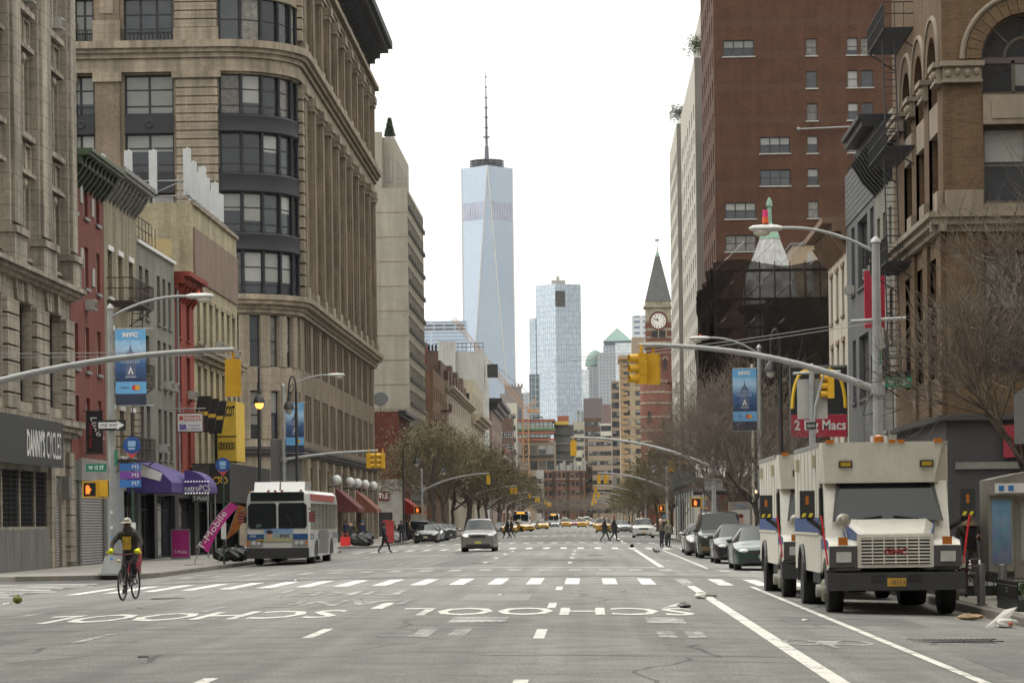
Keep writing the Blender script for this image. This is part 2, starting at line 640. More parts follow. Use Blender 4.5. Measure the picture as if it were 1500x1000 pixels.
# pavements: one raised slab per block and side, rounded at the corners, with kerb stones as pieces
def rounded(x0, x1, y0, y1, r, side, z):
	pts = []
	kx = x1 if side < 0 else x0           # kerb edge along the avenue
	ox = x0 if side < 0 else x1
	sgn = -1 if side < 0 else 1
	pts.append((ox, y0, z))
	for i in range(7):
		a = math.pi / 2 * i / 6
		pts.append((kx + sgn * r * (1 - math.sin(a)), y0 + r * (1 - math.cos(a)), z))
	for i in range(7):
		a = math.pi / 2 * i / 6
		pts.append((kx + sgn * r * (1 - math.cos(a)), y1 - r * (1 - math.sin(a)), z))
	pts.append((ox, y1, z))
	return pts
blk = []
prev = -25.0
for a, b in STREETS:
	blk.append((prev, a))
	prev = b
blk.append((prev, ROAD_END))
kerb_mesh = {}
for side in (-1, 1):
	for bi, (a, b) in enumerate(blk):
		if side < 0 and bi == 0:
			b = 61.5
		if side < 0:
			x0, x1, zt = -170, KERB_L, SIDE_L
		else:
			x0, x1, zt = KERB_R, 170, SIDE_R
		pts = rounded(x0, x1, a, b, 4.0, side, zt - 0.4)
		p = MB()
		p.prism(pts if side > 0 else pts, (0, 0, 0.4))
		pav = tag(p.build('pavement', CONC), kind='structure')
		# kerb stones along the avenue and round the corners
		inner = rounded(x0 - 1 if side < 0 else x0 + 0.16, x1 - 0.16 if side < 0 else x1 + 1, a + 0.16, b - 0.16, 3.84, side, 0)
		L_ = 2.4 if a < 200 else 12.0
		y = a + 4.0
		zk = zt + 0.006
		while y < b - 4.01:
			e = min(y + L_, b - 4.0)
			key = (side, round(e - y, 3))
			if key not in kerb_mesh:
				q = MB()
				ln = e - y - 0.012
				if side < 0:
					q.prism([(-0.16, 0, -0.36), (0.012, 0, -0.36), (0.006, 0, -0.02), (-0.015, 0, 0), (-0.16, 0, 0)], (0, ln, 0))
				else:
					q.prism([(0.16, 0, -0.36), (-0.012, 0, -0.36), (-0.006, 0, -0.02), (0.015, 0, 0), (0.16, 0, 0)], (0, ln, 0))
				kerb_mesh[key] = q.mesh('kerb_stone', KERBM)
			if y > 18 and y < 420:
				link('kerb_stone', kerb_mesh[key], pav, (x1 if side < 0 else x0, y, zk))
			y = e
		if b < 520:
			for (cy, s2) in ((a, 1), (b, -1)):
				if cy < 20:
					continue
				for i in range(5):
					q = MB()
					o_, n_ = [], []
					for j in range(3):
						an = math.pi / 2 * (i + j / 2) / 5
						cx = (x1 - 4.0) if side < 0 else (x0 + 4.0)
						ccy = cy + s2 * 4.0
						for lst, rr in ((o_, 4.012), (n_, 3.84)):
							lst.append((cx - side * rr * math.sin(an), ccy - s2 * rr * math.cos(an), zk - 0.36))
					q.prism(o_ + n_[::-1], (0, 0, 0.36))
					q.build('kerb_stone', KERBM, pav)
		# paving flags on the near pavement, laid with open joints
		if bi == 0 and side > 0:
			fl = MB().box(0, 0, -0.06, 1.46, 1.46, 0.012).mesh('paving_flag', mat('paving_flag', (0.3, 0.28, 0.24), 0.9, var=0.14, scale=1.0, bump=0.2, rand=0.16))
			for iy in range(18):
				for ix in range(4):
					link('paving_flag', fl, pav, (x0 + 0.19 + ix * 1.48, 36 + iy * 1.48, zt))
# ------------------------------------------------------------------ painted markings
def flat(name, quads, m, label=None, dz=0.005):
	q = MB()
	for (x0, y0, x1, y1) in quads:
		n = max(1, int(abs(x1 - x0) / 0.8))
		for i in range(n):
			a = x0 + (x1 - x0) * i / n
			b = x0 + (x1 - x0) * (i + 1) / n
			q.quad((a, y0, road_z(a) + dz), (b, y0, road_z(b) + dz), (b, y1, road_z(b) + dz), (a, y1, road_z(a) + dz))
	return tag(q.build(name, m), kind='structure')
def road_text(body, cx, cy, w, h, m, dz=0.007):
	me = textmesh(body, h, w, flat=True, bold=0.015)
	for v in me.vertices:
		x, y = cx - v.co.x, cy - v.co.y
		v.co = (x, y, road_z(x) + dz)
	me.materials.append(m)
	return tag(link('road_lettering', me), kind='structure')
for (ya, yb, x0, x1, sw, m) in ((65.4, 72.0, -13.4, 6.4, 0.36, PAINT), (82.8, 85.8, -13.0, 6.2, 0.40, PAINT_W), (144.5, 151.0, -13.4, 6.2, 0.36, PAINT), (180, 184, -13.4, 6.2, 0.4, PAINT),
								(256, 260, -13.4, 6.2, 0.4, PAINT), (328, 332, -13.4, 6.2, 0.4, PAINT), (345, 349, -13.4, 6.2, 0.4, PAINT), (409, 413, -13.4, 6.2, 0.4, PAINT), (490, 494, -13.4, 6.2, 0.4, PAINT)):
	x = onz(784, 851, 0).x - 0.95 * 20
	while x < x1:
		if x > x0 and not (ya < 70 and 2.0 < x < 2.7):
			flat('crosswalk_stripe', [(x - sw / 2, ya, x + sw / 2, yb)], m)
		x += 0.95
flat('stop_line', [(-13.2, 73.2, 3.5, 73.45)], PAINT_W)
flat('stop_line', [(-13.2, 64.6, 6.2, 64.75)], PAINT_W, dz=0.004)
flat('stop_line', [(-13.2, 88.6, 2.2, 89.0)], PAINT)
flat('stop_line', [(-13.2, 187, 2.2, 187.6)], PAINT)
flat('lane_line', [(2.36, 18, 2.56, 64.3)], PAINT)
flat('lane_line', [(2.36, 89.5, 2.56, 141)], PAINT)
flat('lane_line', [(2.36, 190, 2.56, 252)], PAINT)
flat('parking_line', [(3.87, 18, 3.99, 64.3)], PAINT)
flat('parking_line', [(3.87, 88, 3.99, 141)], PAINT)
flat('lane_line', [(2.3, 64.8, 2.62, 72.2)], PAINT_W, dz=0.0065)
for X, offs in ((-0.68, 0.0), (-3.84, 0.5), (-6.95, 0.0), (-10.3, 0.5)):
	y = 23.4 + offs
	while y < 620:
		if not (63 < y + 3 < 92 or 142 < y + 3 < 190 or 252 < y + 3 < 275 or 326 < y + 3 < 352):
			flat('lane_dash', [(X - 0.075, y, X + 0.075, y + 3.05)], PAINT if X > -4 and y < 140 else PAINT_W)
		y += 12.2
flat('worn_mark', [(-2.45, 36.2, -2.2, 39.2), (-2.9, 36.3, -2.2, 36.9), (-1.95, 36.6, -1.7, 39.0)], PAINT_W)
flat('worn_mark', [(0.95, 36.0, 1.2, 38.2), (1.35, 36.0, 1.6, 38.2), (-2.2, 41.2, -1.3, 43.5), (0.9, 40.9, 1.5, 43.4)], PAINT_W)
road_text('SCHOOL', -0.75, 46.2, 5.1, 3.7, PAINT)
road_text('SCHOOL', -6.9, 45.6, 5.3, 3.9, PAINT)
road_text('FIRE', -5.3, 58.6, 2.4, 3.2, PAINT_W)
road_text('LANE', -4.8, 51.6, 2.6, 3.4, PAINT_W)
flat('worn_mark', [(-3.95, 47.9, -3.73, 51.0)], PAINT)
# bike symbol in the cycle lane
bk = MB()
for cx in (2.78, 3.44):
	n = 20
	for i in range(n):
		a, b = 2 * math.pi * i / n, 2 * math.pi * (i + 1) / n
		pr = []
		for (r1, an) in ((1.0, a), (1.0, b), (0.72, b), (0.72, a)):
			x = cx + 0.27 * r1 * math.cos(an)
			pr.append((x, 35.0 + 0.75 * r1 * math.sin(an), road_z(x) + 0.006))
		bk.quad(*pr)
for (x0, y0, x1, y1) in ((3.0, 34.4, 3.24, 35.2), (3.05, 33.5, 3.15, 34.5), (2.9, 35.2, 3.32, 35.5)):
	bk.quad((x0, y0, road_z(x0) + 0.006), (x1, y0, road_z(x1) + 0.006), (x1, y1, road_z(x1) + 0.006), (x0, y1, road_z(x0) + 0.006))
tag(bk.build('bicycle_marking', PAINT_W), kind='structure')
# zebra across the side street on the left
zz = road_z(KERB_L) + 0.004
for i in range(9):
	q = MB()
	y = 65.6 + i * 1.75
	x1 = -14.3 - (0.5 if i % 3 else 0)
	q.quad((-19.6, y, zz), (x1, y, zz), (x1, y + 0.55, zz), (-19.6, y + 0.55, zz))
	tag(q.build('crosswalk_stripe', PAINT), kind='structure')
# tar patches and covers
TAR = mat('tar_patch', (0.07, 0.07, 0.068), 0.8, var=0.2, scale=2)
flat('tar_patch', [(-1.7, 103.0, 0.6, 106.0)], TAR, dz=0.004)
flat('tar_patch', [(-13.5, 73.6, -5.0, 75.2)], TAR, dz=0.003)
flat('tar_patch', [(-5.8, 74.6, 5.4, 75.4)], TAR, dz=0.0028)
TAR2 = mat('asphalt_patch', (0.12, 0.118, 0.11), 0.85, var=0.25, scale=3)
TAR3 = mat('asphalt_patch_pale', (0.2, 0.195, 0.18), 0.85, var=0.2, scale=3)
for (x0, y0, x1, y1, m_) in ((-9.6, 33, -7.9, 37.5, TAR2), (3.1, 41, 5.2, 44.5, TAR2), (-5.6, 92, -4.2, 118, TAR2), (-12.8, 48, -10.9, 55, TAR3), (0.2, 76, 2.2, 81, TAR3), (-2.6, 52.5, -1.2, 57, TAR3), (-9, 78, -6.5, 81.5, TAR2), (4.4, 28, 6.3, 31.5, TAR2), (-8.5, 121, -6.9, 127, TAR3), (-9.2, 40, -5.4, 40.05, TAR), (-1.3, 31.2, 2.3, 31.25, TAR), (-13, 69, 6, 69.04, TAR)):
	flat('asphalt_patch', [(x0, y0, x1, y1)], m_, dz=0.0022 if m_ is not TAR else 0.003)
for X, Y, r in ((-3.9, 97, 0.38), (-9.2, 58, 0.38), (0.3, 118, 0.38), (-6, 128, 0.4), (-5.3, 31.5, 0.07)):
	q = MB()
	q.lathe([(r, 0), (r, 0.012), (r * 0.86, 0.016), (r * 0.84, 0.010)], (X, Y, road_z(X)), 20)
	tag(q.build('manhole_cover', mat('cast_iron', (0.06, 0.058, 0.055), 0.6, 0.4, var=0.25, scale=5)), kind='structure')
# ================================================================== building kit
GL_DARK = glassmat('window_glass', (0.012, 0.014, 0.018), (0.05, 0.055, 0.065))
GL_BLIND = mat('glass_over_blind', (0.22, 0.22, 0.205), 0.12, var=0.1, scale=1, rand=0.35, spec=0.6)
GL_CURT = mat('glass_over_curtain', (0.1, 0.093, 0.082), 0.1, var=0.35, scale=2.5, rand=0.4, spec=0.6)
FR_BLACK = mat('frame_black', (0.018, 0.019, 0.022), 0.45, var=0.1)
FR_DARKBLUE = mat('iron_slate_blue', (0.011, 0.012, 0.016), 0.65, var=0.15, scale=1)
FR_WHITE = mat('frame_white', (0.5, 0.5, 0.48), 0.5, var=0.08)
FR_BROWN = mat('frame_brown', (0.06, 0.045, 0.035), 0.6, var=0.1)
FR_GREY = mat('frame_grey', (0.2, 0.2, 0.2), 0.5, var=0.1)
STONE_TAN = brickmat('limestone_tan', (0.25, 0.208, 0.158), (0.225, 0.188, 0.142), (0.15, 0.125, 0.095), 1.15, 0.6, 0.012, 0.16, 0.3)
STONE_GREY = brickmat('limestone_grey', (0.27, 0.238, 0.195), (0.24, 0.212, 0.172), (0.13, 0.115, 0.095), 1.3, 0.56, 0.014, 0.2, 0.4)
ROOF = mat('roof_tar', (0.06, 0.06, 0.06), 0.9, var=0.2, scale=0.5)
ACM = mat('ac_housing', (0.34, 0.33, 0.30), 0.5, var=0.12, scale=3)
ACG = mat('ac_grille', (0.05, 0.05, 0.05), 0.6, var=0)
IRON = mat('iron_brown', (0.045, 0.03, 0.025), 0.6, var=0.2, scale=3)
class Face:
	def __init__(s, kind, c):
		s.kind, s.c = kind, c
		s.rot = {'L': math.pi / 2, 'R': -math.pi / 2, 'N': 0.0}[kind]
	def p(s, u, v, d=0.0):
		if s.kind == 'L':
			return Vector((s.c + d, u, v))
		if s.kind == 'R':
			return Vector((s.c - d, u, v))
		return Vector((u, s.c - d, v))
	def box(s, mb, u0, u1, v0, v1, d0, d1, mi=0):
		a, b = s.p(u0, v0, d0), s.p(u1, v1, d1)
		mb.box(min(a.x, b.x), min(a.y, b.y), v0, max(a.x, b.x), max(a.y, b.y), v1, mi)
	# the face's point in front of a photo pixel
	def px(s, x, y):
		if s.kind == 'N':
			q = at(x, y, s.c)
			return q.x, q.z
		q = onx(x, y, s.c)
		return q.y, q.z
def holed(mb, F, u0, u1, v0, v1, holes, depth=0.25, mi=0):
	us = sorted({round(u, 4) for u in [u0, u1] + [h[0] for h in holes] + [h[1] for h in holes] if u0 - 1e-6 <= u <= u1 + 1e-6})
	vs = sorted({round(v, 4) for v in [v0, v1] + [h[2] for h in holes] + [h[3] for h in holes] if v0 - 1e-6 <= v <= v1 + 1e-6})
	# merge columns where a cell is solid: run-length along u per row
	for j in range(len(vs) - 1):
		vm = (vs[j] + vs[j + 1]) / 2
		run = None
		for i in range(len(us) - 1):
			um = (us[i] + us[i + 1]) / 2
			hole = any(h[0] < um < h[1] and h[2] < vm < h[3] for h in holes)
			if not hole and run is None:
				run = us[i]
			if (hole or i == len(us) - 2) and run is not None:
				e = us[i] if hole else us[i + 1]
				mb.quad(F.p(run, vs[j]), F.p(e, vs[j]), F.p(e, vs[j + 1]), F.p(run, vs[j + 1]), mi)
				run = None
	for (a, b, c, d) in holes:
		for (p, q) in (((a, c), (b, c)), ((b, c), (b, d)), ((b, d), (a, d)), ((a, d), (a, c))):
			mb.quad(F.p(p[0], p[1]), F.p(q[0], q[1]), F.p(q[0], q[1], -depth - 0.12), F.p(p[0], p[1], -depth - 0.12), mi)
_wc = {}
def winmesh(w, h, kind, fm, ft, gvar):
	key = (round(w, 2), round(h, 2), kind, fm.name, round(ft, 3), gvar)
	if key in _wc:
		return _wc[key]
	f = MB()
	w2 = w / 2
	t = 0.07
	def bar(x0, x1, z0, z1, y0=0.0, y1=t):
		f.box(x0, y0, z0, x1, y1, z1)
	bar(-w2, -w2 + ft, 0, h)
	bar(w2 - ft, w2, 0, h)
	bar(-w2 + ft, w2 - ft, 0, ft)
	bar(-w2 + ft, w2 - ft, h - ft, h)
	k = kind.split(':')
	n = int(k[1]) if len(k) > 1 else 1
	bars = []
	for i in range(1, n):
		x = -w2 + w * i / n
		bar(x - ft * 0.6, x + ft * 0.6, ft, h - ft, -0.012)
	if k[0] == 'dh':
		for i in range(n):
			a, b = -w2 + w * i / n + ft * 0.6, -w2 + w * (i + 1) / n - ft * 0.6
			bar(a, b, h * 0.5 - ft * 0.45, h * 0.5 + ft * 0.45, 0.02, t)
	if k[0] == 'tr':                               # transom over a sash
		for z in (0.22, 0.63):
			for i in range(n):
				a, b = -w2 + w * i / n + ft * 0.6, -w2 + w * (i + 1) / n - ft * 0.6
				bar(a, b, h * z - ft * 0.4, h * z + ft * 0.4, 0.02, t)
	if k[0] == 'shop':
		for i in range(n):
			a, b = -w2 + w * i / n + ft * 0.6, -w2 + w * (i + 1) / n - ft * 0.6
			bar(a, b, h * 0.76 - ft * 0.4, h * 0.76 + ft * 0.4, 0.02, t)
	g = MB()
	zs = [0.0, h]
	if gvar == 1:
		zs = [0.0, h * 0.55, h]
	if gvar == 3:
		zs = [0.0, h * 0.3, h]
	ms = {0: [0], 1: [0, 1], 2: [1], 3: [0, 1], 4: [2]}[gvar]
	for i, mi in enumerate(ms):
		g.quad((-w2 + 0.01, t * 0.7, zs[i]), (w2 - 0.01, t * 0.7, zs[i]), (w2 - 0.01, t * 0.7, zs[i + 1]), (-w2 + 0.01, t * 0.7, zs[i + 1]), mi)
	one = MB()
	one.v, one.f, one.m = list(f.v), list(f.f), list(f.m)
	one.add(g.v, g.f, 0)
	one.m = f.m + [1 + i for i in g.m]
	r = (f.mesh('window', fm), g.mesh('pane', [GL_DARK, GL_BLIND, GL_CURT]), one.mesh('window', [fm, GL_DARK, GL_BLIND, GL_CURT]))
	_wc[key] = r
	return r
_sc = {}
def boxmesh(name, w, d, h, m):                      # centred in x, from y=-d to 0, from z=0 to h
	key = (name, round(w, 2), round(d, 2), round(h, 2), m.name)
	if key not in _sc:
		_sc[key] = MB().box(-w / 2, -d, 0, w / 2, 0, h).mesh(name, m)
	return _sc[key]
class Bld:
	def __init__(s, name, loc, label, cat='building', group=None):
		s.o = Vector(loc)
		s.e = thing(name, loc, label, cat, group)
		s.n = 0
	def part(s, name, mb, m, smooth=None):
		ob = mb.build(name, m, s.e, origin=s.o, loc=(0, 0, 0), smooth=smooth)
		return ob
	def box(s, name, F, u0, u1, v0, v1, d0, d1, m):
		mb = MB()
		F.box(mb, u0, u1, v0, v1, d0, d1)
		return s.part(name, mb, m)
	def shell(s, x0, x1, y0, y1, z0, z1, m, skip=(), roof=None, name='side_wall'):
		"""closed walls other than those in skip ('L' +X, 'R' -X, 'N' -Y, 'S' +Y), and a roof"""
		mb = MB()
		if 'L' not in skip:
			mb.quad((x1, y0, z0), (x1, y1, z0), (x1, y1, z1), (x1, y0, z1))
		if 'R' not in skip:
			mb.quad((x0, y1, z0), (x0, y0, z0), (x0, y0, z1), (x0, y1, z1))
		if 'N' not in skip:
			mb.quad((x0, y0, z0), (x1, y0, z0), (x1, y0, z1), (x0, y0, z1))
		if 'S' not in skip:
			mb.quad((x1, y1, z0), (x0, y1, z0), (x0, y1, z1), (x1, y1, z1))
		s.part(name, mb, m)
		rf = MB().quad((x0, y0, z1 - 0.02), (x1, y0, z1 - 0.02), (x1, y1, z1 - 0.02), (x0, y1, z1 - 0.02))
		return s.part('roof', rf, roof or ROOF)
	def window(s, F, ua, ub, va, vb, kind='dh', fm=None, rec=0.18, ft=0.06, sill=None, detail=True, gw=(6, 2, 1, 1, 2), sub=False):
		fm = fm or FR_BLACK
		gv = rnd.choices(range(5), gw)[0]
		ms = winmesh(ub - ua, vb - va, kind, fm, ft, gv)
		p = F.p((ua + ub) / 2, va, -rec) - s.o
		if detail:
			wo = link('window', ms[0], s.e, p, F.rot)
			link('pane', ms[1], wo)
			if sill:
				link('sill', boxmesh('sill', ub - ua + 0.2, rec + 0.1, 0.12, sill), wo, (0, 0, -0.12 + 0.003))
		else:
			wo = link('window', ms[2], s.e, p, F.rot)
		return wo
	def facade(s, F, u0, u1, v0, v1, m, cols=(), rows=(), kind='dh', fm=None, rec=0.18, ft=0.06, sill=None, detail=True, gw=(6, 2, 1, 1, 2), extra=(), skip=(), name='wall', lintel=None):
		holes = []
		for j, (va, vb) in enumerate(rows):
			for i, (ua, ub) in enumerate(cols):
				if (i, j) not in skip:
					holes.append((ua, ub, va, vb))
		allh = holes + [e[:4] for e in extra]
		mb = MB()
		holed(mb, F, u0, u1, v0, v1, allh, rec)
		s.part(name, mb, m)
		for (ua, ub, va, vb) in holes:
			wo = s.window(F, ua, ub, va, vb, kind, fm, rec, ft, sill, detail, gw)
			if lintel:
				link('lintel', boxmesh('lintel', ub - ua + 0.3, rec + 0.06, 0.22, lintel), wo, (0, 0, vb - va + 0.003))
		for e in extra:
			if len(e) > 4 and e[4]:
				s.window(F, *e[:4], e[4], fm, rec, ft, sill, detail, gw)
	def cornice(s, F, u0, u1, v0, steps, m, name='cornice'):
		"""steps: (height, projection) from below"""
		mb = MB()
		v = v0
		for h, pr in steps:
			F.box(mb, u0, u1, v, v + h - 0.002, -0.05, pr)
			v += h
		return s.part(name, mb, m)
	def ac(s, F, u, v, w=0.62, h=0.42, d=0.4):
		o = link('air_conditioner', boxmesh('air_conditioner', w, d, h, ACM), s.e, F.p(u, v, 0.0) - s.o, F.rot)
		link('grille', boxmesh('grille', w * 0.8, 0.02, h * 0.7, ACG), o, (0, -d + 0.004, h * 0.15))
		return o
	def brackets(s, F, us, v, w, h, d, m, name='bracket'):
		for u in us:
			mb = MB()
			a = [(0, 0), (d, h), (0, h)]
			pts = [F.p(u - w / 2, v, 0.0), F.p(u - w / 2, v + h * 0.45, d * 0.55), F.p(u - w / 2, v + h, d), F.p(u - w / 2, v + h, 0.0)]
			vec = F.p(u + w / 2, v, 0) - F.p(u - w / 2, v, 0)
			mb.prism(pts, vec)
			s.part(name, mb, m)
def cols_even(u0, u1, n, w):
	p = (u1 - u0) / n
	return [(u0 + p * (i + 0.5) - w / 2, u0 + p * (i + 0.5) + w / 2) for i in range(n)]
def fire_escape(b, F, u0, u1, levels, m, ladder_u, d=1.15, up=None):
	"""balconies with rails, slatted floors and ladders between them"""
	for li, v in enumerate(levels):
		mb = MB()
		F.box(mb, u0, u1, v - 0.06, v, d - 0.05, d)
		F.box(mb, u0, u1, v - 0.06, v, 0.0, 0.05)
		n = int((u1 - u0) / 0.18)
		for i in range(n + 1):
			u = u0 + (u1 - u0) * i / n
			F.box(mb, u - 0.02, u + 0.02, v - 0.04, v - 0.01, 0, d)
		pl = b.part('fire_escape_platform', mb, m)
		rl = MB()
		for z in (0.5, 0.95):
			F.box(rl, u0, u1, v + z, v + z + 0.04, d - 0.03, d)
			for u in (u0, u1):
				F.box(rl, u - 0.02, u + 0.02, v + z, v + z + 0.04, 0, d)
		k = int((u1 - u0) / 0.3)
		for i in range(k + 1):
			u = u0 + (u1 - u0) * i / k
			F.box(rl, u - 0.012, u + 0.012, v, v + 0.95, d - 0.03, d)
		for u in (u0, u1):
			for dd in (0.35, 0.7):
				F.box(rl, u - 0.012, u + 0.012, v, v + 0.95, dd, dd + 0.025)
		b.part('railing', rl, m)
		br = MB()
		for u in (u0 + 0.1, u1 - 0.1):
			br.tube([F.p(u, v - 0.05, d - 0.1), F.p(u, v - 0.75, 0.02)], 0.03, 5)
		b.part('bracket', br, m)
		nxt = levels[li - 1] if li > 0 else up
		if nxt:
			st = MB()
			a, c = F.p(ladder_u, v, d * 0.6), F.p(ladder_u + 1.0, nxt, d * 0.6)
			off = F.p(0, 0, 0.24) - F.p(0, 0, 0)
			for sg in (-1, 1):
				st.tube([a + off * sg, c + off * sg], 0.03, 5)
			n = max(3, int((nxt - v) / 0.28))
			for i in range(1, n):
				p = a.lerp(c, i / n)
				st.tube([p - off, p + off], 0.018, 4)
			b.part('ladder', st, m)
# ================================================================== left side of the avenue
FL = Face('L', LINE_L)
SHUT = mat('roller_shutter', (0.2, 0.195, 0.185), 0.5, 0.3, var=0.12, scale=1.5)
GREYPANEL = mat('grey_panel', (0.13, 0.125, 0.115), 0.8, var=0.15, scale=1)
BLACKM = mat('sign_black', (0.012, 0.012, 0.013), 0.5, var=0.1)
WHITEP = mat('sign_white', (0.62, 0.62, 0.60), 0.5, var=0.06)
def shutter(b, F, u0, u1, v0, v1, d=-0.1, m=None):
	mb = MB()
	n = int((v1 - v0) / 0.11)
	for i in range(n):
		a = v0 + (v1 - v0) * i / n
		c = a + (v1 - v0) / n
		mid = (a + c) / 2
		mb.quad(F.p(u0, a, d), F.p(u1, a, d), F.p(u1, mid, d + 0.035), F.p(u0, mid, d + 0.035))
		mb.quad(F.p(u0, mid, d + 0.035), F.p(u1, mid, d + 0.035), F.p(u1, c, d), F.p(u0, c, d))
	o = b.part('roller_shutter', mb, m or SHUT)
	return o
# ---- corner building with the cycle shop
b = Bld('corner_building', (-26, 89, SIDE_L), 'weathered tan limestone building with cycle shop below carved piers')
Z0 = SIDE_L
b.shell(-40, LINE_L, 89, 105.3, Z0, 25.5, STONE_GREY, skip='L')
bays = [(90.0, 92.9), (95.1, 97.95), (100.5, 103.5)]
holes = []
for (a, c) in bays:
	m_ = (a + c) / 2
	for (va, vb) in ((11.4, 14.2), (16.0, 18.8), (20.7, 23.4)):
		holes += [(a + 0.1, m_ - 0.16, va, vb), (m_ + 0.16, c - 0.1, va, vb)]
	holes.append((a, c, 6.1, 9.7))
shop = [(89.4, 92.6, 1.55, 3.6), (92.75, 95.6, 1.55, 3.6), (95.75, 98.2, 1.55, 3.6), (98.35, 100.6, 1.55, 3.6), (101.6, 103.2, Z0 + 0.02, 3.5)]
mb = MB()
holed(mb, FL, 89, 105.3, Z0, 25.5, holes + shop, 0.35)
b.part('wall', mb, STONE_GREY)
for (a, c, va, vb) in holes:
	b.window(FL, a, c, va, vb, 'dh' if va > 10 else 'tr:2', FR_BLACK, 0.35, 0.08, STONE_GREY if va > 10 else None, gw=(8, 1, 0, 1, 1))
for (a, c, va, vb) in shop[:4]:
	w = b.window(FL, a, c, va, vb, 'mull:3', FR_BLACK, 0.12, 0.05, None, gw=(1, 0, 0, 0, 0))
	mb = MB()
	n = int((c - a) / 0.16)
	for i in range(1, n):
		u = a + (c - a) * i / n
		FL.box(mb, u - 0.01, u + 0.01, va, vb, -0.05, -0.03)
	for k in range(1, 12):
		v = va + (vb - va) * k / 12
		FL.box(mb, a, c, v - 0.01, v + 0.01, -0.045, -0.035)
	b.part('security_grille', mb, FR_BLACK)
shutter(b, FL, 101.6, 103.2, Z0 + 0.02, 3.5)
for i in range(9):                                   # stone base slabs below the shop windows
	a = 89.1 + i * 1.28
	b.box('base_slab', FL, a + 0.02, a + 1.25, Z0, 1.45, 0, 0.07, GREYPANEL)
for (a, c) in ((93.1, 94.95), (98.1, 100.3), (103.65, 105.25), (88.95, 89.85)):
	# tall piers with stepped mouldings, panels between floors
	b.box('pier', FL, a, c, 10.9, 25.4, 0, 0.32, STONE_GREY)
	b.box('pier_moulding', FL, a + 0.28, c - 0.28, 12.3, 25.3, 0.32, 0.44, STONE_GREY)
	b.box('pier_base', FL, a - 0.12, c + 0.12, 10.9, 11.9, 0, 0.5, STONE_GREY)
	b.box('pier_base_cap', FL, a - 0.2, c + 0.2, 11.9, 12.15, 0, 0.6, STONE_GREY)
	v = 5.75
	while v < 9.6:                                    # rusticated blocks of the second storey
		b.box('stone_block', FL, a - 0.05, c + 0.05, v + 0.03, v + 0.52, 0, 0.2, STONE_GREY)
		v += 0.56
for (a, c) in bays:
	for v in (14.55, 19.15):
		b.box('spandrel_rail', FL, a, c, v - 0.2, v - 0.05, 0, 0.25, STONE_GREY)
		b.box('spandrel_rail', FL, a, c, v + 1.1, v + 1.3, 0, 0.28, STONE_GREY)
		m_ = (a + c) / 2
		for (p, q) in ((a + 0.15, m_ - 0.14), (m_ + 0.14, c - 0.15)):
			mb = MB()
			for (e0, e1, f0, f1) in ((p, q, v, v + 0.1), (p, q, v + 0.92, v + 1.02), (p, p + 0.1, v + 0.1, v + 0.92), (q - 0.1, q, v + 0.1, v + 0.92)):
				FL.box(mb, e0, e1, f0, f1, 0, 0.12)
			b.part('spandrel_panel', mb, STONE_GREY)
	for (va, vb) in ((11.4, 14.2), (16.0, 18.8), (20.7, 23.4)):
		m_ = (a + c) / 2
		mb = MB()
		mb.tube([FL.p(m_, va, 0.02), FL.p(m_, vb - 0.4, 0.02)], 0.13, 8)
		mb.lathe([(0.13, 0), (0.24, 0.2), (0.18, 0.42)], FL.p(m_, vb - 0.42, 0.02), 8)
		b.part('colonnette', mb, STONE_GREY, 40)
	# fan of voussoirs over the second-storey openings
	for k in range(7):
		f = (k - 3) / 3.5
		mb = MB()
		m_ = (a + c) / 2
		u = m_ + f * (c - a) / 2
		mb.prism([FL.p(u - 0.17, 9.72, 0), FL.p(u + 0.17, 9.72, 0), FL.p(u + 0.19 + f * 0.3, 10.45, 0), FL.p(u - 0.19 + f * 0.3, 10.45, 0)], FL.p(0, 0, 0.12 if k != 3 else 0.24) - FL.p(0, 0, 0))
		b.part('voussoir', mb, STONE_GREY)
b.cornice(FL, 88.8, 105.6, 10.45, ((0.14, 0.3), (0.14, 0.5), (0.17, 0.65)), STONE_GREY)
b.cornice(FL, 88.8, 105.5, 5.0, ((0.2, 0.25), (0.2, 0.42), (0.25, 0.55)), STONE_GREY, 'shopfront_cornice')
b.box('sign_board', FL, 89.2, 100.4, 3.75, 5.45, 0.56, 0.66, mat('sign_charcoal', (0.022, 0.022, 0.023), 0.6, var=0.08))
lettering("DANNY'S", 1.0, WHITEP, b.e, FL.p(95.35, 4.55, 0.675) - b.o, 3.1, math.pi / 2, bold=0.03)
lettering("CYCLES", 1.0, WHITEP, b.e, FL.p(98.55, 4.55, 0.675) - b.o, 2.7, math.pi / 2)
b.box('shop_pier', FL, 100.7, 101.5, Z0, 4.9, 0, 0.14, STONE_GREY)
b.box('junction_box', FL, 103.3, 103.8, 2.6, 3.5, 0, 0.3, GREYPANEL)
for k in range(7):
	b.box('stone_block', FL, 104.15, 105.25, 0.15 + k * 0.62, 0.72 + k * 0.62, 0, 0.16, STONE_GREY)
b.ac(FL, 102.7, 20.8)
b.ac(FL, 97.3, 20.8)
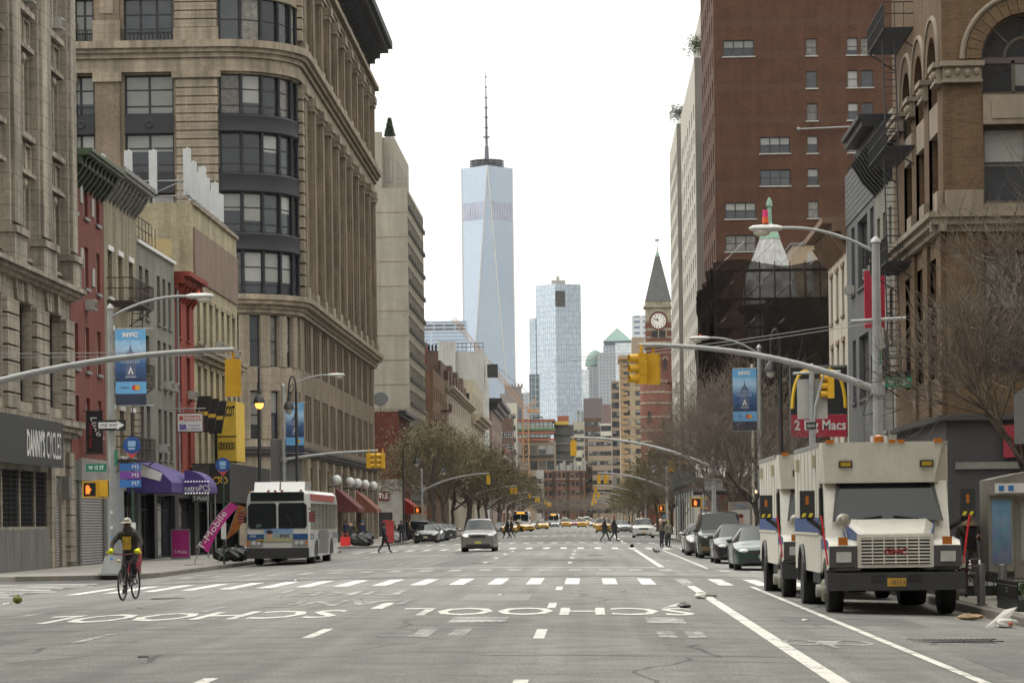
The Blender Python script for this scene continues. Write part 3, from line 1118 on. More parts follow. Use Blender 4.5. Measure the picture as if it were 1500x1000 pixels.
# ---- low row: red stucco, cream brick, grey render, narrow red, cream with brown panel
RED_ST = mat('red_stucco', (0.15, 0.035, 0.025), 0.85, var=0.14, scale=0.8, streak=0.25, bump=0.15)
b = Bld('row_house', (-24, 105.4, Z0), 'red stucco walk-up with green bracketed cornice beside the tan corner building', 'building')
y0, y1 = 105.4, 113.0
b.shell(-36, LINE_L, y0, y1, Z0, 16.4, RED_ST, skip='L')
cols = [(106.2, 107.05), (108.6, 109.45), (111.2, 112.05)]
b.facade(FL, y0, y1, 4.2, 16.4, RED_ST, cols, [(5.3, 6.8), (7.9, 9.7), (11.3, 13.0), (14.4, 15.9)][:3] + [(14.2, 15.6)], 'dh', FR_WHITE, 0.14, 0.07, FR_GREY, gw=(5, 3, 2, 1, 0))
for (u, v) in ((107.9, 12.6), (110.4, 12.0), (107.9, 15.2), (110.4, 14.9)):
	b.box('vent_grille', FL, u - 0.24, u + 0.24, v - 0.5, v + 0.25, 0, 0.06, ACM)
b.ac(FL, 108.9, 10.4)
b.cornice(FL, y0 - 0.1, y1, 15.7, ((0.25, 0.25), (0.35, 0.55)), mat('cornice_green', (0.035, 0.05, 0.028), 0.6, var=0.25, scale=2))
b.cornice(FL, y0 - 0.15, y1, 16.3, ((0.12, 0.9), (0.14, 1.0)), mat('cornice_green_top', (0.06, 0.085, 0.045), 0.6, var=0.25, scale=2), 'cornice_top')
b.brackets(FL, [y0 + 0.4 + i * 0.85 for i in range(9)], 15.2, 0.2, 1.1, 0.75, MATS['cornice_green'])
mb = MB()
holed(mb, FL, y0, y1, Z0, 4.2, [(y0 + 0.3, 106.9, Z0 + .02, 3.4), (107.3, 112.4, Z0 + .02, 3.3)], 0.15)
b.part('shopfront_wall', mb, mat('steel_cladding', (0.16, 0.155, 0.145), 0.45, 0.5, var=0.15, scale=1))
shutter(b, FL, y0 + 0.3, 106.9, Z0, 3.4, m=GREYPANEL)
shutter(b, FL, 107.3, 112.4, Z0, 3.3)
b.box('fascia', FL, 106.9, 112.9, 3.4, 4.3, 0, 0.12, mat('fascia_grey', (0.24, 0.235, 0.22), 0.5, var=0.2, scale=0.8))
# projecting black banner with script lettering
sg = thing('banner_sign', FL.p(107.9, 4.5, 0.0), 'black vertical banner sign with white script on red stucco wall', 'sign')
MB().box(0.12, -0.03, 0, 0.8, 0.03, 1.7).build('banner', BLACKM, sg)
MB().tube([(0, 0, 1.72), (0.85, 0, 1.72)], 0.02, 6).tube([(0, 0, -0.03), (0.85, 0, -0.03)], 0.02, 6).build('bracket', FR_BLACK, sg)
lettering('Luxe', 0.26, WHITEP, sg, (0.55, -0.04, 1.1), 0.85, shear=0.3, tilt=(0, R(70), 0))
lettering('Nail Spa', 0.15, mat('sign_red', (0.4, 0.02, 0.03), 0.5, var=0), sg, (0.3, -0.04, 0.7), 1.0, tilt=(0, R(90), 0))
CREAMB = brickmat('cream_brick', (0.27, 0.235, 0.165), (0.22, 0.192, 0.138), (0.17, 0.15, 0.115), streak=0.3)
b = Bld('row_house', (-24, 113.0, Z0), 'cream brick walk-up with brown iron fire escape', 'building')
y0, y1 = 113.05, 121.3
b.shell(-36, LINE_L, y0, y1, Z0, 16.9, CREAMB, skip='L')
cols = [(114.0, 115.0), (116.5, 117.5), (119.2, 120.2)]
b.facade(FL, y0, y1, 4.0, 16.9, CREAMB, cols, [(4.6, 6.6), (8.0, 10.0), (11.4, 13.4)], 'dh', FR_BLACK, 0.16, 0.06, WHITEP, lintel=WHITEP)
b.facade(FL, y0, y1, Z0, 4.0, mat('pale_blue_front', (0.25, 0.27, 0.28), 0.6, var=0.1), [(113.6, 115.3), (117.2, 121.0)], [(Z0 + 0.02, 3.1)], 'shop:2', FR_BLACK, 0.2, gw=(1, 0, 0, 0, 0), name='shopfront_wall')
b.cornice(FL, y0 + 0.02, y1, 15.9, ((0.3, 0.2), (0.3, 0.5), (0.15, 0.85), (0.2, 0.95)), mat('cornice_grey_tin', (0.17, 0.165, 0.15), 0.6, var=0.3, scale=2))
b.brackets(FL, [y0 + 0.5 + i * 0.9 for i in range(9)], 15.4, 0.2, 1.0, 0.7, MATS['cornice_grey_tin'])
fire_escape(b, FL, 113.6, 119.0, [11.2, 7.7, 4.4], IRON, 116.4)
b.ac(FL, 114.5, 8.0, 0.7, 0.6)
b.ac(FL, 119.7, 8.0)
GREYREN = mat('grey_green_render', (0.165, 0.16, 0.13), 0.9, var=0.14, scale=0.6, streak=0.3, bump=0.1)
b = Bld('row_house', (-24, 121.3, Z0), 'low grey-green rendered building between cream brick and narrow red houses', 'building')
y0, y1 = 121.35, 132.4
b.shell(-36, LINE_L, y0, y1, Z0, 14.6, GREYREN, skip='L')
cols = [(121.9, 122.9), (123.6, 124.6), (127.0, 127.9), (128.7, 129.6), (130.4, 131.3)]
b.facade(FL, y0, y1, 3.9, 14.6, GREYREN, cols, [(4.7, 7.1), (8.2, 10.6 - .2), (11.2, 13.5)], 'dh', FR_BLACK, 0.16, 0.06, GREYREN)
b.facade(FL, y0, y1, Z0, 3.9, BLACKM, [(121.8, 125.5), (126.2, 131.8)], [(Z0 + 0.02, 3.0)], 'shop:3', FR_BLACK, 0.3, gw=(1, 0, 0, 0, 0), name='shopfront_wall')
b.cornice(FL, y0, y1, 14.5, ((0.15, 0.12),), WHITEP, 'coping')
for (u, v) in ((122.4, 8.1), (129.1, 8.1), (130.9, 8.1), (127.4, 5.0)):
	b.ac(FL, u, v)
rl = MB()
for z in (0.5, 1.0, 1.5):
	FL.box(rl, y0 + 0.3, 129, 14.6 + z, 14.64 + z, -0.6, -0.56)
for i in range(10):
	FL.box(rl, y0 + 0.3 + i * 0.95, y0 + 0.34 + i * 0.95, 14.6, 16.1, -0.6, -0.56)
b.part('roof_railing', rl, IRON)
REDP = brickmat('painted_red_brick', (0.22, 0.045, 0.03), (0.19, 0.04, 0.028), (0.15, 0.035, 0.03), streak=0.2)
b = Bld('row_house', (-24, 132.4, Z0), 'narrow bright red painted brick house with red cornice', 'building')
y0, y1 = 132.45, 138.8
b.shell(-36, LINE_L, y0, y1, Z0, 14.2, REDP, skip='L')
b.facade(FL, y0, y1, 4.0, 14.2, REDP, [(133.4, 134.4), (136.3, 137.3)], [(4.6, 6.8), (8.0, 10.1), (11.0, 13.0)], 'dh', FR_BLACK, 0.16, 0.06, REDP, lintel=REDP)
b.facade(FL, y0, y1, Z0, 4.0, BLACKM, [(133.0, 138.3)], [(Z0 + 0.02, 2.9)], 'shop:3', FR_BLACK, 0.3, gw=(1, 0, 0, 0, 0), name='shopfront_wall')
b.cornice(FL, y0, y1, 13.3, ((0.3, 0.2), (0.35, 0.5), (0.25, 0.8)), REDP)
b.brackets(FL, [y0 + 0.4 + i * 1.1 for i in range(6)], 12.7, 0.22, 1.0, 0.6, REDP)
b.ac(FL, 136.8, 8.0)
mb = MB()
mb.tube([FL.p(132.6, 4, 0.12), FL.p(132.6, 13.5, 0.12)], 0.07, 6)
b.part('drainpipe', mb, FR_GREY)
b = Bld('loft_building', (-24, 138.8, Z0), 'cream brick loft with brown sign panel and rooftop phone antennas', 'building')
y0, y1 = 138.85, 156.2
HT = 18.4
CREAM2 = brickmat('cream_brick_painted', (0.33, 0.285, 0.185), (0.30, 0.26, 0.17), (0.24, 0.21, 0.15), streak=0.22)
b.shell(-34, LINE_L, y0, y1, Z0, HT, CREAM2, skip='L')
cols = cols_even(y0 + 0.6, y1 - 0.4, 7, 1.15)
b.facade(FL, y0, y1, 3.9, HT, CREAM2, cols, [(4.6, 6.7), (7.7, 9.9), (11.2, 13.5)], 'dh', FR_BLACK, 0.2, 0.06, STONE_TAN, lintel=STONE_TAN)
b.facade(FL, y0, y1, Z0, 3.9, BLACKM, [(140, 144), (145, 149.4), (150.4, 155.6)], [(Z0 + 0.02, 3.0)], 'shop:3', FR_BLACK, 0.3, gw=(1, 0, 0, 0, 0), name='shopfront_wall')
b.box('sign_panel', FL, y0 + 0.15, y1 - 0.1, 14.4, 17.1, 0, 0.1, mat('brown_panel', (0.17, 0.115, 0.085), 0.8, var=0.15, scale=0.7, streak=0.25))
b.cornice(FL, y0, y1, HT - 0.15, ((0.2, 0.15),), STONE_TAN, 'coping')
b.cornice(FL, y0, y1 + 0.3, 10.2, ((0.25, 0.25), (0.25, 0.5), (0.2, 0.6)), STONE_TAN, 'belt_course')
for u in (147.0, 149.4, 154.3):
	b.ac(FL, u, 11.2)
b.ac(FL, 144.4, 7.7)
FN = Face('N', 138.85)
pt = MB()
FN.box(pt, -24.0, -21.6, 14.3, 16.5, 0, 0.012)
b.part('paint_patch', pt, mat('ochre_paint', (0.36, 0.28, 0.14), 0.85, var=0.15, scale=1.5))
# rooftop antennas: pale panels on poles behind the parapet and a dark frame at the corner
ant = mat('antenna_panel', (0.42, 0.43, 0.43), 0.5, var=0.06)
galv = mat('galvanised', (0.22, 0.22, 0.215), 0.45, 0.5, var=0.15, scale=2)
fr = MB()
for x in (-25.2, -23.4, -21.2):
	fr.tube([(x, 139.3, HT - 1), (x, 139.3, HT + 1.5)], 0.05, 6)
for z in (HT - 0.6, HT + 0.4, HT + 1.2):
	fr.tube([(-25.4, 139.3, z), (-21.0, 139.3, z)], 0.04, 6)
fr.tube([(-25.4, 139.3, HT - 0.6), (-21.0, 139.3, HT + 1.2)], 0.035, 6)
fr.tube([(-20.9, 139.5, HT + 0.5), (-20.9, 155.6, HT + 0.5)], 0.04, 6)
at_f = b.part('antenna_frame', fr, galv)
for i, (x, y, h) in enumerate([(-25.3, 139.2, 2.1), (-23.9, 139.2, 2.3), (-22.6, 139.2, 2.3)] + [(-20.95, 140.2 + k * 1.75 + 0.3 * (k % 2), 2.5 - 0.08 * k - 0.35 * (k % 3)) for k in range(8)]):
	q = MB()
	q.box(x - 0.2, y - 0.12, HT + 0.5, x + 0.2, y + 0.12, HT + 0.5 + h)
	q.tube([(x, y + 0.2, HT - 0.1), (x, y + 0.2, HT + 0.6 + h)], 0.05, 6)
	b.part('antenna', q, ant)
q = MB().box(-27, 139.3, HT - 2.6, -26, 140, HT - 0.2)
for k in range(5):
	q.box(-25.6 + k * 0.8, 139.05, HT - 0.5, -25.2 + k * 0.8, 139.25, HT + 0.2)
b.part('equipment_box', q, galv)
# ---- big round-cornered building across the wide street
YN = 186.0
b = Bld('department_building', (-30, YN, Z0), 'tall brown stone building with rounded corner of dark iron window bays')
BROWNB = brickmat('buff_brick', (0.185, 0.147, 0.105), (0.155, 0.12, 0.087), (0.145, 0.118, 0.088), streak=0.25)
SLATE = FR_DARKBLUE
FN = Face('N', YN)
RC = 5.0
CX, CY = LINE_L - RC, YN + RC
H7, YE = 47.5, 257.0
lev = [(35.4, 38.5), (30.3, 33.1), (26.2, 29.0), (22.0, 24.8), (17.7, 20.7), (12.6, 16.2), (7.5, 10.9)]
lev2 = [(39.6, 42.4)]
nx0 = -62.0
def colN(a, c):
	p, q = FN.px(a, 200)[0], FN.px(c, 200)[0]
	return (p, q)
cN = [colN(183, 255), colN(98, 139), (-41.5, -38.2), (-47.5, -44.2)]
b.shell(nx0, LINE_L, CY, YE, Z0, H7, BROWNB, skip='LN')
mb = MB()
mb.quad((nx0, YN, H7 - .02), (CX, YN, H7 - .02), (CX, CY, H7 - .02), (nx0, CY, H7 - .02))
b.part('roof', mb, ROOF)
hN = []
for (a, c) in cN:
	for (va, vb) in lev + lev2:
		hN.append((a, c, va, vb))
mb = MB()
holed(mb, FN, nx0, CX, Z0, H7, hN, 0.35)
b.part('wall', mb, BROWNB)
for (a, c, va, vb) in hN:
	b.window(FN, a, c, va, vb, ('tr:3' if va > 34 else 'tr:2') if va > 17 else 'dh:2', SLATE, 0.3, 0.13, None, gw=(2, 3, 3, 2, 1))
for (a, c) in cN:
	for i in range(1, 4):
		v0_, v1_ = lev[i + 1][1], lev[i][0]
		b.box('iron_spandrel', FN, a, c, v0_ + 0.003, v1_ - 0.003, 0.0, 0.06, SLATE)
		mb = MB()
		mb.lathe([(0.34, 0), (0.34, 0.05), (0.2, 0.09), (0.12, 0.05)], FN.p((a + c) / 2, (v0_ + v1_) / 2, 0.06), 14, M=Matrix.Rotation(math.pi / 2, 3, 'X'))
		b.part('rosette', mb, SLATE)
	rl = MB()
	FN.box(rl, a - 0.3, c + 0.3, 36.2, 36.28, 0.3, 0.36)
	FN.box(rl, a - 0.3, c + 0.3, 35.3, 35.4, 0.02, 0.36)
	for i in range(16):
		u = a - 0.3 + (c - a + 0.6) * i / 15
		FN.box(rl, u - 0.025, u + 0.025, 35.4, 36.2, 0.3, 0.36)
	b.part('balcony_rail', rl, SLATE)
# quoined and panelled piers of the north face, built stone by stone
qa, qc = FN.px(258, 200)[0], FN.px(321, 200)[0]
v = 17.7
while v < 32.7:
	b.box('stone_block', FN, qa + 0.05, qc - 0.05, v + 0.05, v + 0.55, 0, 0.32, STONE_TAN)
	v += 0.6
v = 36.3
while v < 42:
	b.box('stone_block', FN, qa + 0.05, qc - 0.05, v + 0.05, v + 0.55, 0, 0.32, STONE_TAN)
	v += 0.6
b.box('pier_core', FN, qa + 0.15, qc - 0.15, 17.6, 42.5, 0, 0.2, STONE_TAN)
b.box('pier_cap', FN, qa - 0.2, qc + 0.2, 32.8, 33.25, 0, 0.5, STONE_TAN)
b.box('pier_base', FN, qa - 0.05, qc + 0.05, 35.35, 36.3, 0, 0.42, STONE_TAN)
for (a, c) in (colN(141, 177), (-37.9, -35.6), (-44.0, -41.8)):
	b.box('pier', FN, a, c, 17.6, 42.4, 0, 0.22, BROWNB)
	b.box('pier_cap', FN, a - 0.15, c + 0.15, 32.6, 33.25, 0, 0.42, STONE_TAN)
	b.box('pier_base', FN, a - 0.1, c + 0.1, 35.35, 36.9, 0, 0.4, STONE_TAN)
	b.box('pier_panel', FN, a + 0.4, c - 0.4, 37.4, 42.0, 0.22, 0.28, STONE_TAN)
def ring_pts(r, n=15, a0=0.0, a1=math.pi / 2):
	# quarter from the north face round to the avenue face
	return [(CX + r * math.sin(a0 + (a1 - a0) * i / n), CY - r * math.cos(a0 + (a1 - a0) * i / n)) for i in range(n + 1)]
def sweep(name, prof, m, ext_n=None, ext_w=None, smooth=30):
	"""profile (projection, z) swept along north face, round the corner and along the avenue"""
	mb = MB()
	path = []
	if ext_n is not None:
		path.append(((ext_n, YN), (0, -1)))
	for i in range(16):
		an = math.pi / 2 * i / 15
		path.append(((CX + RC * math.sin(an), CY - RC * math.cos(an)), (math.sin(an), -math.cos(an))))
	if ext_w is not None:
		path.append(((LINE_L, ext_w), (1, 0)))
	np_ = len(prof)
	vs, fs = [], []
	for (x, y), (nx, ny) in path:
		for d, z in prof:
			vs.append((x + nx * d, y + ny * d, z))
	for i in range(len(path) - 1):
		for j in range(np_ - 1):
			fs.append((i * np_ + j, (i + 1) * np_ + j, (i + 1) * np_ + j + 1, i * np_ + j + 1))
	fs.append(tuple(range(np_)))
	fs.append(tuple((len(path) - 1) * np_ + j for j in range(np_))[::-1])
	mb.add(vs, fs)
	return b.part(name, mb, m, smooth)
def stepped(z0, steps):
	pr = [(-0.1, z0)]
	z = z0
	for h, d in steps:
		pr += [(d, z), (d, z + h)]
		z += h
	pr.append((-0.1, z))
	return pr
sweep('belt_course', stepped(33.25, ((0.35, 0.3), (0.6, 0.25), (0.35, 0.45), (0.3, 0.7), (0.5, 0.95))), STONE_TAN, nx0, YE + 0.4)
sweep('lower_cornice', stepped(16.35, ((0.3, 0.25), (0.3, 0.4), (0.3, 0.75), (0.35, 0.95))), STONE_TAN, nx0, YE + 0.4)
sweep('upper_cornice', stepped(42.5, ((0.3, 0.3), (0.4, 0.4), (0.4, 0.8))), STONE_TAN, nx0, YE + 0.4)
sweep('roof_cornice', stepped(46.0, ((0.5, 0.4), (0.5, 0.9), (0.4, 1.7), (0.7, 2.1))), SLATE, nx0, YE + 1.2)
sweep('shop_cornice', stepped(6.3, ((0.2, 0.2), (0.25, 0.45), (0.2, 0.6))), mat('shop_cornice_dark', (0.05, 0.048, 0.045), 0.6, var=0.2), nx0, YE)
# the curved corner: iron bays above, stone piers below
n5 = 5
for li, (va, vb) in enumerate(lev + lev2):
	iron = li < 5 or li == 7
	fmx = SLATE
	for k in range(n5):
		an = math.pi / 2 * (k + 0.5) / n5
		w = 2 * (RC - 0.05) * math.sin(math.pi / 4 / n5) - (0.14 if iron else 0.75)
		rr = RC * math.cos(math.pi / 4 / n5) - 0.2
		gv = rnd.choices(range(5), (5, 2, 1, 2, 4))[0]
		ms = winmesh(w, vb - va, ('tr' if li in (1, 2, 3, 4) else 'dh'), fmx, 0.09, gv)
		wo = link('window', ms[0], b.e, Vector((CX + rr * math.sin(an), CY - rr * math.cos(an), va)) - b.o, an)
		link('pane', ms[1], wo)
	for k in range(n5 + 1):
		an = math.pi / 2 * k / n5
		q = MB()
		if iron:
			q.lathe([(0.15, va), (0.15, va + .3), (0.1, va + .35), (0.1, vb - .3), (0.16, vb)], (CX + (RC - 0.1) * math.sin(an), CY - (RC - 0.1) * math.cos(an), 0), 8)
			b.part('iron_colonnette', q, SLATE, 40)
		else:
			Mr = Matrix.Rotation(an, 3, 'Z')
			q.obox((CX + (RC - 0.2) * math.sin(an), CY - (RC - 0.2) * math.cos(an), (va + vb) / 2), (0.75, 0.5, vb - va), Mr)
			b.part('pier', q, STONE_TAN)
# curved wall bands between the window storeys
zs = sorted([(a, c) for a, c in lev + lev2])
z = Z0
for (a, c) in zs:
	if a - z > 0.05:
		iron = 17.7 < z < 31
		sweep('iron_spandrel' if iron else 'curved_wall', ((-0.45, z), (-0.02, z), (0.1 if iron else 0, z + 0.12), (0.0, (z + a) / 2), (0.1 if iron else 0, a - 0.12), (-0.02, a), (-0.45, a)), SLATE if iron else STONE_TAN, None, None)
	z = c
sweep('curved_wall', ((-0.3, z), (0, z), (0, H7), (-0.3, H7)), STONE_TAN)
# avenue side: giant pilasters over a two-storey base
NB = 10
u0, u1 = CY + 1.7, YE - 1.2
bw = (u1 - u0) / NB
holes = []
for i in range(NB):
	c = u0 + bw * (i + 0.5)
	for (va, vb) in lev[:5] + lev2 + [(44.0, 45.7)]:
		holes += [(c - 1.75, c - 0.15, va, vb), (c + 0.15, c + 1.75, va, vb)]
	for (va, vb) in lev[5:]:
		holes += [(c - 2.25 + 1.55 * k, c - 0.95 + 1.55 * k, va, vb) for k in range(3)]
	holes.append((c - 2.4, c + 2.4, 0.3, 5.6))
mb = MB()
holed(mb, FL, CY, YE, Z0, H7, holes, 0.4)
b.part('wall', mb, BROWNB)
for (a, c, va, vb) in holes:
	if va < 1:
		b.window(FL, a, c, va, vb, 'shop:3', FR_BLACK, 0.4, 0.1, None, gw=(1, 0, 0, 0, 0), detail=False)
	else:
		b.window(FL, a, c, va, vb, 'dh', SLATE, 0.35, 0.09, None, gw=(6, 2, 1, 1, 2), detail=False)
for i in range(NB + 1):
	u = u0 + bw * i
	for (va, vb) in ((17.7, 33.2), (35.4, 42.4)):
		q = MB()
		FL.box(q, u - 0.85, u + 0.85, va, vb, 0, 0.3)
		FL.box(q, u - 0.55, u + 0.55, va + 1, vb - 1, 0.3, 0.42)
		b.part('pilaster', q, BROWNB)
		q = MB()
		FL.box(q, u - 1.0, u + 1.0, vb - 1.0, vb - 0.7, 0, 0.5)
		FL.box(q, u - 0.95, u + 0.95, vb - 0.65, vb - 0.02, 0, 0.62)
		b.part('pilaster_capital', q, STONE_TAN)
		q = MB()
		FL.box(q, u - 1.0, u + 1.0, va, va + 0.9, 0, 0.55)
		b.part('pilaster_base', q, STONE_TAN)
	b.box('shop_pier', FL, u - 0.55, u + 0.55, Z0, 6.2, 0, 0.35, STONE_TAN)
for uq in (CY + 0.05, YE - 1.3):
	v = 17.7
	while v < 42:
		if not 32.6 < v < 35.4:
			b.box('stone_block', FL, uq, uq + 1.15, v + 0.06, v + 0.78, 0, 0.36, STONE_TAN)
		v += 0.84
b.brackets(FL, [CY + 2 + i * 1.05 for i in range(60)], 45.4, 0.3, 1.1, 1.2, SLATE)
# globe lamps and awnings along its shopfront
for i, u in enumerate((209, 221, 228, 236, 245)):
	q = MB()
	q.ball(FL.p(u, 4.9, 0.75), 0.42, 12)
	g_ = b.part('globe_lamp', q, mat('globe_white', (0.6, 0.6, 0.58), 0.3, var=0.05), 60)
	q = MB().tube([FL.p(u, 4.35, 0.1), FL.p(u, 4.4, 0.75)], 0.05, 6)
	b.part('lamp_arm', q, FR_BLACK)
for (u, m_) in ((215, mat('awning_maroon', (0.12, 0.03, 0.03), 0.8, var=0.1)), (233, mat('awning_rust', (0.2, 0.075, 0.05), 0.8, var=0.1))):
	q = MB()
	q.prism([FL.p(u, 4.4, 0.05), FL.p(u, 2.7, 2.0), FL.p(u, 2.4, 2.0), FL.p(u, 2.4, 0.05)], FL.p(u + 5.5, 0, 0) - FL.p(u, 0, 0))
	b.part('awning', q, m_)
# sign letters on the corner shop
lettering('BA', 0.85, mat('letters_cream', (0.45, 0.43, 0.38), 0.6, var=0.05), b.e, Vector((at(374, 713, YN).x, YN - 0.4, at(374, 713, YN).z)) - b.o, 1.25, bold=0.04)
q = MB()
for x in (-27.5, -26.6, -24.2):
	q.box(x, YN + 0.25, 3.5, x + 0.5, YN + 0.28, 3.7)
b.part('ceiling_lights', q, mat('warm_light', (0.8, 0.6, 0.3), 0.5, var=0, emit=(1, 0.75, 0.4), es=2.5))
# ---- further down on the left
WHITEB = brickmat('white_glazed_brick', (0.36, 0.335, 0.275), (0.335, 0.31, 0.255), (0.28, 0.26, 0.215), var=0.07, streak=0.12)
RED_BR = brickmat('plain_red_brick', (0.135, 0.042, 0.028), (0.115, 0.036, 0.026), (0.09, 0.04, 0.03), streak=0.15)
b = Bld('corner_shop_building', (-23, 290, Z0), 'low red brick building with white ground floor and roof dish')
b.shell(-34, LINE_L, 290, 308, Z0, 13.6, RED_BR, skip='L')
b.facade(FL, 290, 308, Z0, 13.6, RED_BR, cols_even(290.5, 307.5, 6, 1.2), [(5.4, 7.4), (8.8, 11.0)], 'dh', FR_BLACK, detail=False)
FN = Face('N', 290.0)
b.box('white_front', FN, -24.6, LINE_L + 0.3, 2.6, 6.2, 0, 0.15, mat('white_panel', (0.36, 0.35, 0.32), 0.7, var=0.12))
b.box('white_front', FN, -21.3, LINE_L + 0.3, Z0, 2.6, 0, 0.15, MATS['white_panel'])
b.box('dark_glazing', FN, -24.4, -21.4, Z0, 2.6, 0, 0.05, GL_DARK)
sgn = b.box('sign_board', FN, -24.3, -21.6, 3.9, 4.9, 0.15, 0.3, mat('sign_maroon', (0.16, 0.02, 0.02), 0.6, var=0.05))
lettering('CHIPOTLE', 0.62, WHITEP, b.e, Vector((-23.3, 289.68, 4.4)) - b.o, 3.2, bold=0.03)
q = MB().prism([FL.p(293, 4.2, 0.05), FL.p(293, 2.6, 2.2), FL.p(293, 2.4, 2.2), FL.p(293, 2.4, 0.05)], (0, 9, 0))
b.part('awning', q, mat('awning_red', (0.35, 0.03, 0.02), 0.7, var=0.1))
b.cornice(FL, 290, 308, 13.0, ((0.3, 0.3), (0.4, 0.8)), BLACKM)
q = MB().lathe([(0.02, 0), (0.5, 0.08), (0.85, 0.32), (0.83, 0.34)], (-22.6, 292, 14.9), 14, M=Matrix.Rotation(R(65), 3, 'X'))
q.tube([(-22.6, 292, 13.6), (-22.6, 292, 14.9)], 0.05, 6)
b.part('roof_dish', q, FR_BLACK, 40)
b.part('roof_shed', MB().box(-27, 291, 13.6, -24, 294, 15.8), FR_GREY)
b = Bld('apartment_tower', (-30, 305, Z0), 'white brick apartment tower with strip windows and a roof topiary')
yy0, yy1 = 308.1, 338.5
b.shell(-48, LINE_L, yy0, yy1, Z0, 40.2, WHITEB, skip='L')
NF = 13
rows = [(3.2 + 2.85 * i + 0.95, 3.2 + 2.85 * i + 2.35) for i in range(NF)]
cols = [(yy0 + 0.9 + i * 2.95, yy0 + 0.9 + i * 2.95 + 2.55) for i in range(10)]
b.facade(FL, yy0, yy1, Z0, 40.2, WHITEB, cols, rows, 'mull:3', FR_GREY, 0.12, 0.07, None, False, gw=(2, 3, 3, 3, 1))
acm = boxmesh('air_conditioner', 0.6, 0.3, 0.45, mat('ac_dark', (0.09, 0.085, 0.08), 0.6, var=0.1))
for (va, vb) in rows:
	for (ua, ub) in cols:
		for k in (0.25, 0.7):
			link('air_conditioner', acm, b.e, FL.p(ua + (ub - ua) * k, va - 0.5, 0) - b.o, FL.rot)
FN = Face('N', yy0)
for i in range(NF):
	b.box('floor_line', FN, -40, LINE_L - 0.05, 3.15 + 2.85 * i, 3.24 + 2.85 * i, 0, 0.03, mat('rust_line', (0.25, 0.2, 0.15), 0.9, var=0.3, scale=2))
b.part('penthouse', MB().box(-48, yy0 + 1.5, 40.2, -22.0, yy1 - 4, 46.3), WHITEB)
b.part('penthouse', MB().box(-25.4, yy0 + 0.4, 40.2, -23.4, yy0 + 1.5, 46.8), WHITEB)
for i in range(3):
	b.window(Face('L', -22.0), yy0 + 4 + 7 * i, yy0 + 9 + 7 * i, 41.0, 44.2, 'mull:3', FR_GREY, -0.02, 0.08, detail=False)
b.window(Face('N', yy0 + 1.5), -23.2, -22.2, 41.0, 44.0, 'mull:2', FR_GREY, -0.02, 0.08, detail=False)
rl = MB()
for z in (0.5, 1.0):
	FN.box(rl, -23.3, LINE_L, 40.2 + z, 40.24 + z, -0.1, -0.06)
b.part('terrace_rail', rl, FR_GREY)
tp = thing('topiary_tree', (-21.95 + 0.0, yy0 + 3.0, 46.3), 'conical evergreen topiary on the white tower roof', 'tree')
q = MB()
for i in range(1500):
	h = rnd.random() ** 1.3
	r = ((1 - h) * 0.55 + 0.14) * rnd.random() ** 0.5
	an = rnd.random() * 6.283
	p = Vector((-0.7 + r * math.cos(an), r * math.sin(an), 0.3 + h * 2.1))
	d = Vector((rnd.uniform(-1, 1), rnd.uniform(-1, 1), rnd.uniform(0.2, 1))).normalized() * 0.2
	e = d.orthogonal().normalized() * 0.08
	q.add([p - e, p + e, p + d], [(0, 1, 2)])
q.build('crown', mat('topiary_green', (0.03, 0.045, 0.018), 0.8, var=0.3, scale=5), tp)
MB().tube([(-0.7, 0, 0), (-0.7, 0, 1.5)], 0.08, 6).build('trunk', IRON, tp)
def simple(name, label, x0, x1, y0, y1, z1, m, fl=None, n=None, face='L', cw=1.2, rh=1.7, pitch=3.4, base=3.5, fm=None, corn=None, nface=None, kind='dh', gw=(6, 2, 1, 1, 2), group=None):
	"""box building with windows on the avenue face and, where seen, the face towards us"""
	bb = Bld(name, ((x0 + x1) / 2, y0, SIDE_L), label, 'building', group)
	F = Face(face, x1 if face == 'L' else x0)
	skip = face
	N = Face('N', y0)
	rows = []
	v = base + 0.9
	while v + rh < z1 - 0.8:
		rows.append((v, v + rh))
		v += pitch
	if nface:
		skip += 'N'
		bb.facade(N, x0, x1, SIDE_L - 0.3, z1, m, cols_even(x0 + 0.5, x1 - 0.5, nface, cw), rows, kind, fm or FR_BLACK, 0.15, 0.07, None, False, gw=gw)
	bb.shell(x0, x1, y0, y1, SIDE_L - 0.3, z1, m, skip=skip)
	bb.facade(F, y0, y1, SIDE_L - 0.3, z1, m, cols_even(y0 + 0.5, y1 - 0.5, n, cw) if n else [], rows if n else [], kind, fm or FR_BLACK, 0.15, 0.07, None, False, gw=gw)
	if corn:
		bb.cornice(F, y0, y1, z1 - 0.9, ((0.3, 0.3), (0.3, 0.7), (0.4, 1.0)), corn)
		if nface:
			bb.cornice(N, x0, x1, z1 - 0.9, ((0.3, 0.3), (0.3, 0.7), (0.4, 1.0)), corn)
	return bb
BRNB = brickmat('brown_brick', (0.15, 0.085, 0.05), (0.125, 0.07, 0.042), (0.12, 0.085, 0.06), streak=0.2)
BRND = brickmat('dark_brown_brick', (0.10, 0.062, 0.045), (0.085, 0.052, 0.04), (0.09, 0.065, 0.05), streak=0.2)
BEIGE = mat('beige_stone', (0.27, 0.225, 0.165), 0.85, var=0.15, scale=0.6, streak=0.3)
LGREY = mat('pale_grey_render', (0.36, 0.355, 0.33), 0.9, var=0.08, scale=0.4, streak=0.18)
b = simple('apartment_house', 'brown brick apartment house with white sashes behind the white tower', -34, LINE_L, 356, 386, 21.9, BRNB, n=6, cw=1.6, fm=FR_WHITE, kind='dh:2')
fire_escape(b, FL, 374, 382, [17.2, 13.8, 10.4], mat('iron_red', (0.1, 0.03, 0.03), 0.7, var=0.1), 376)
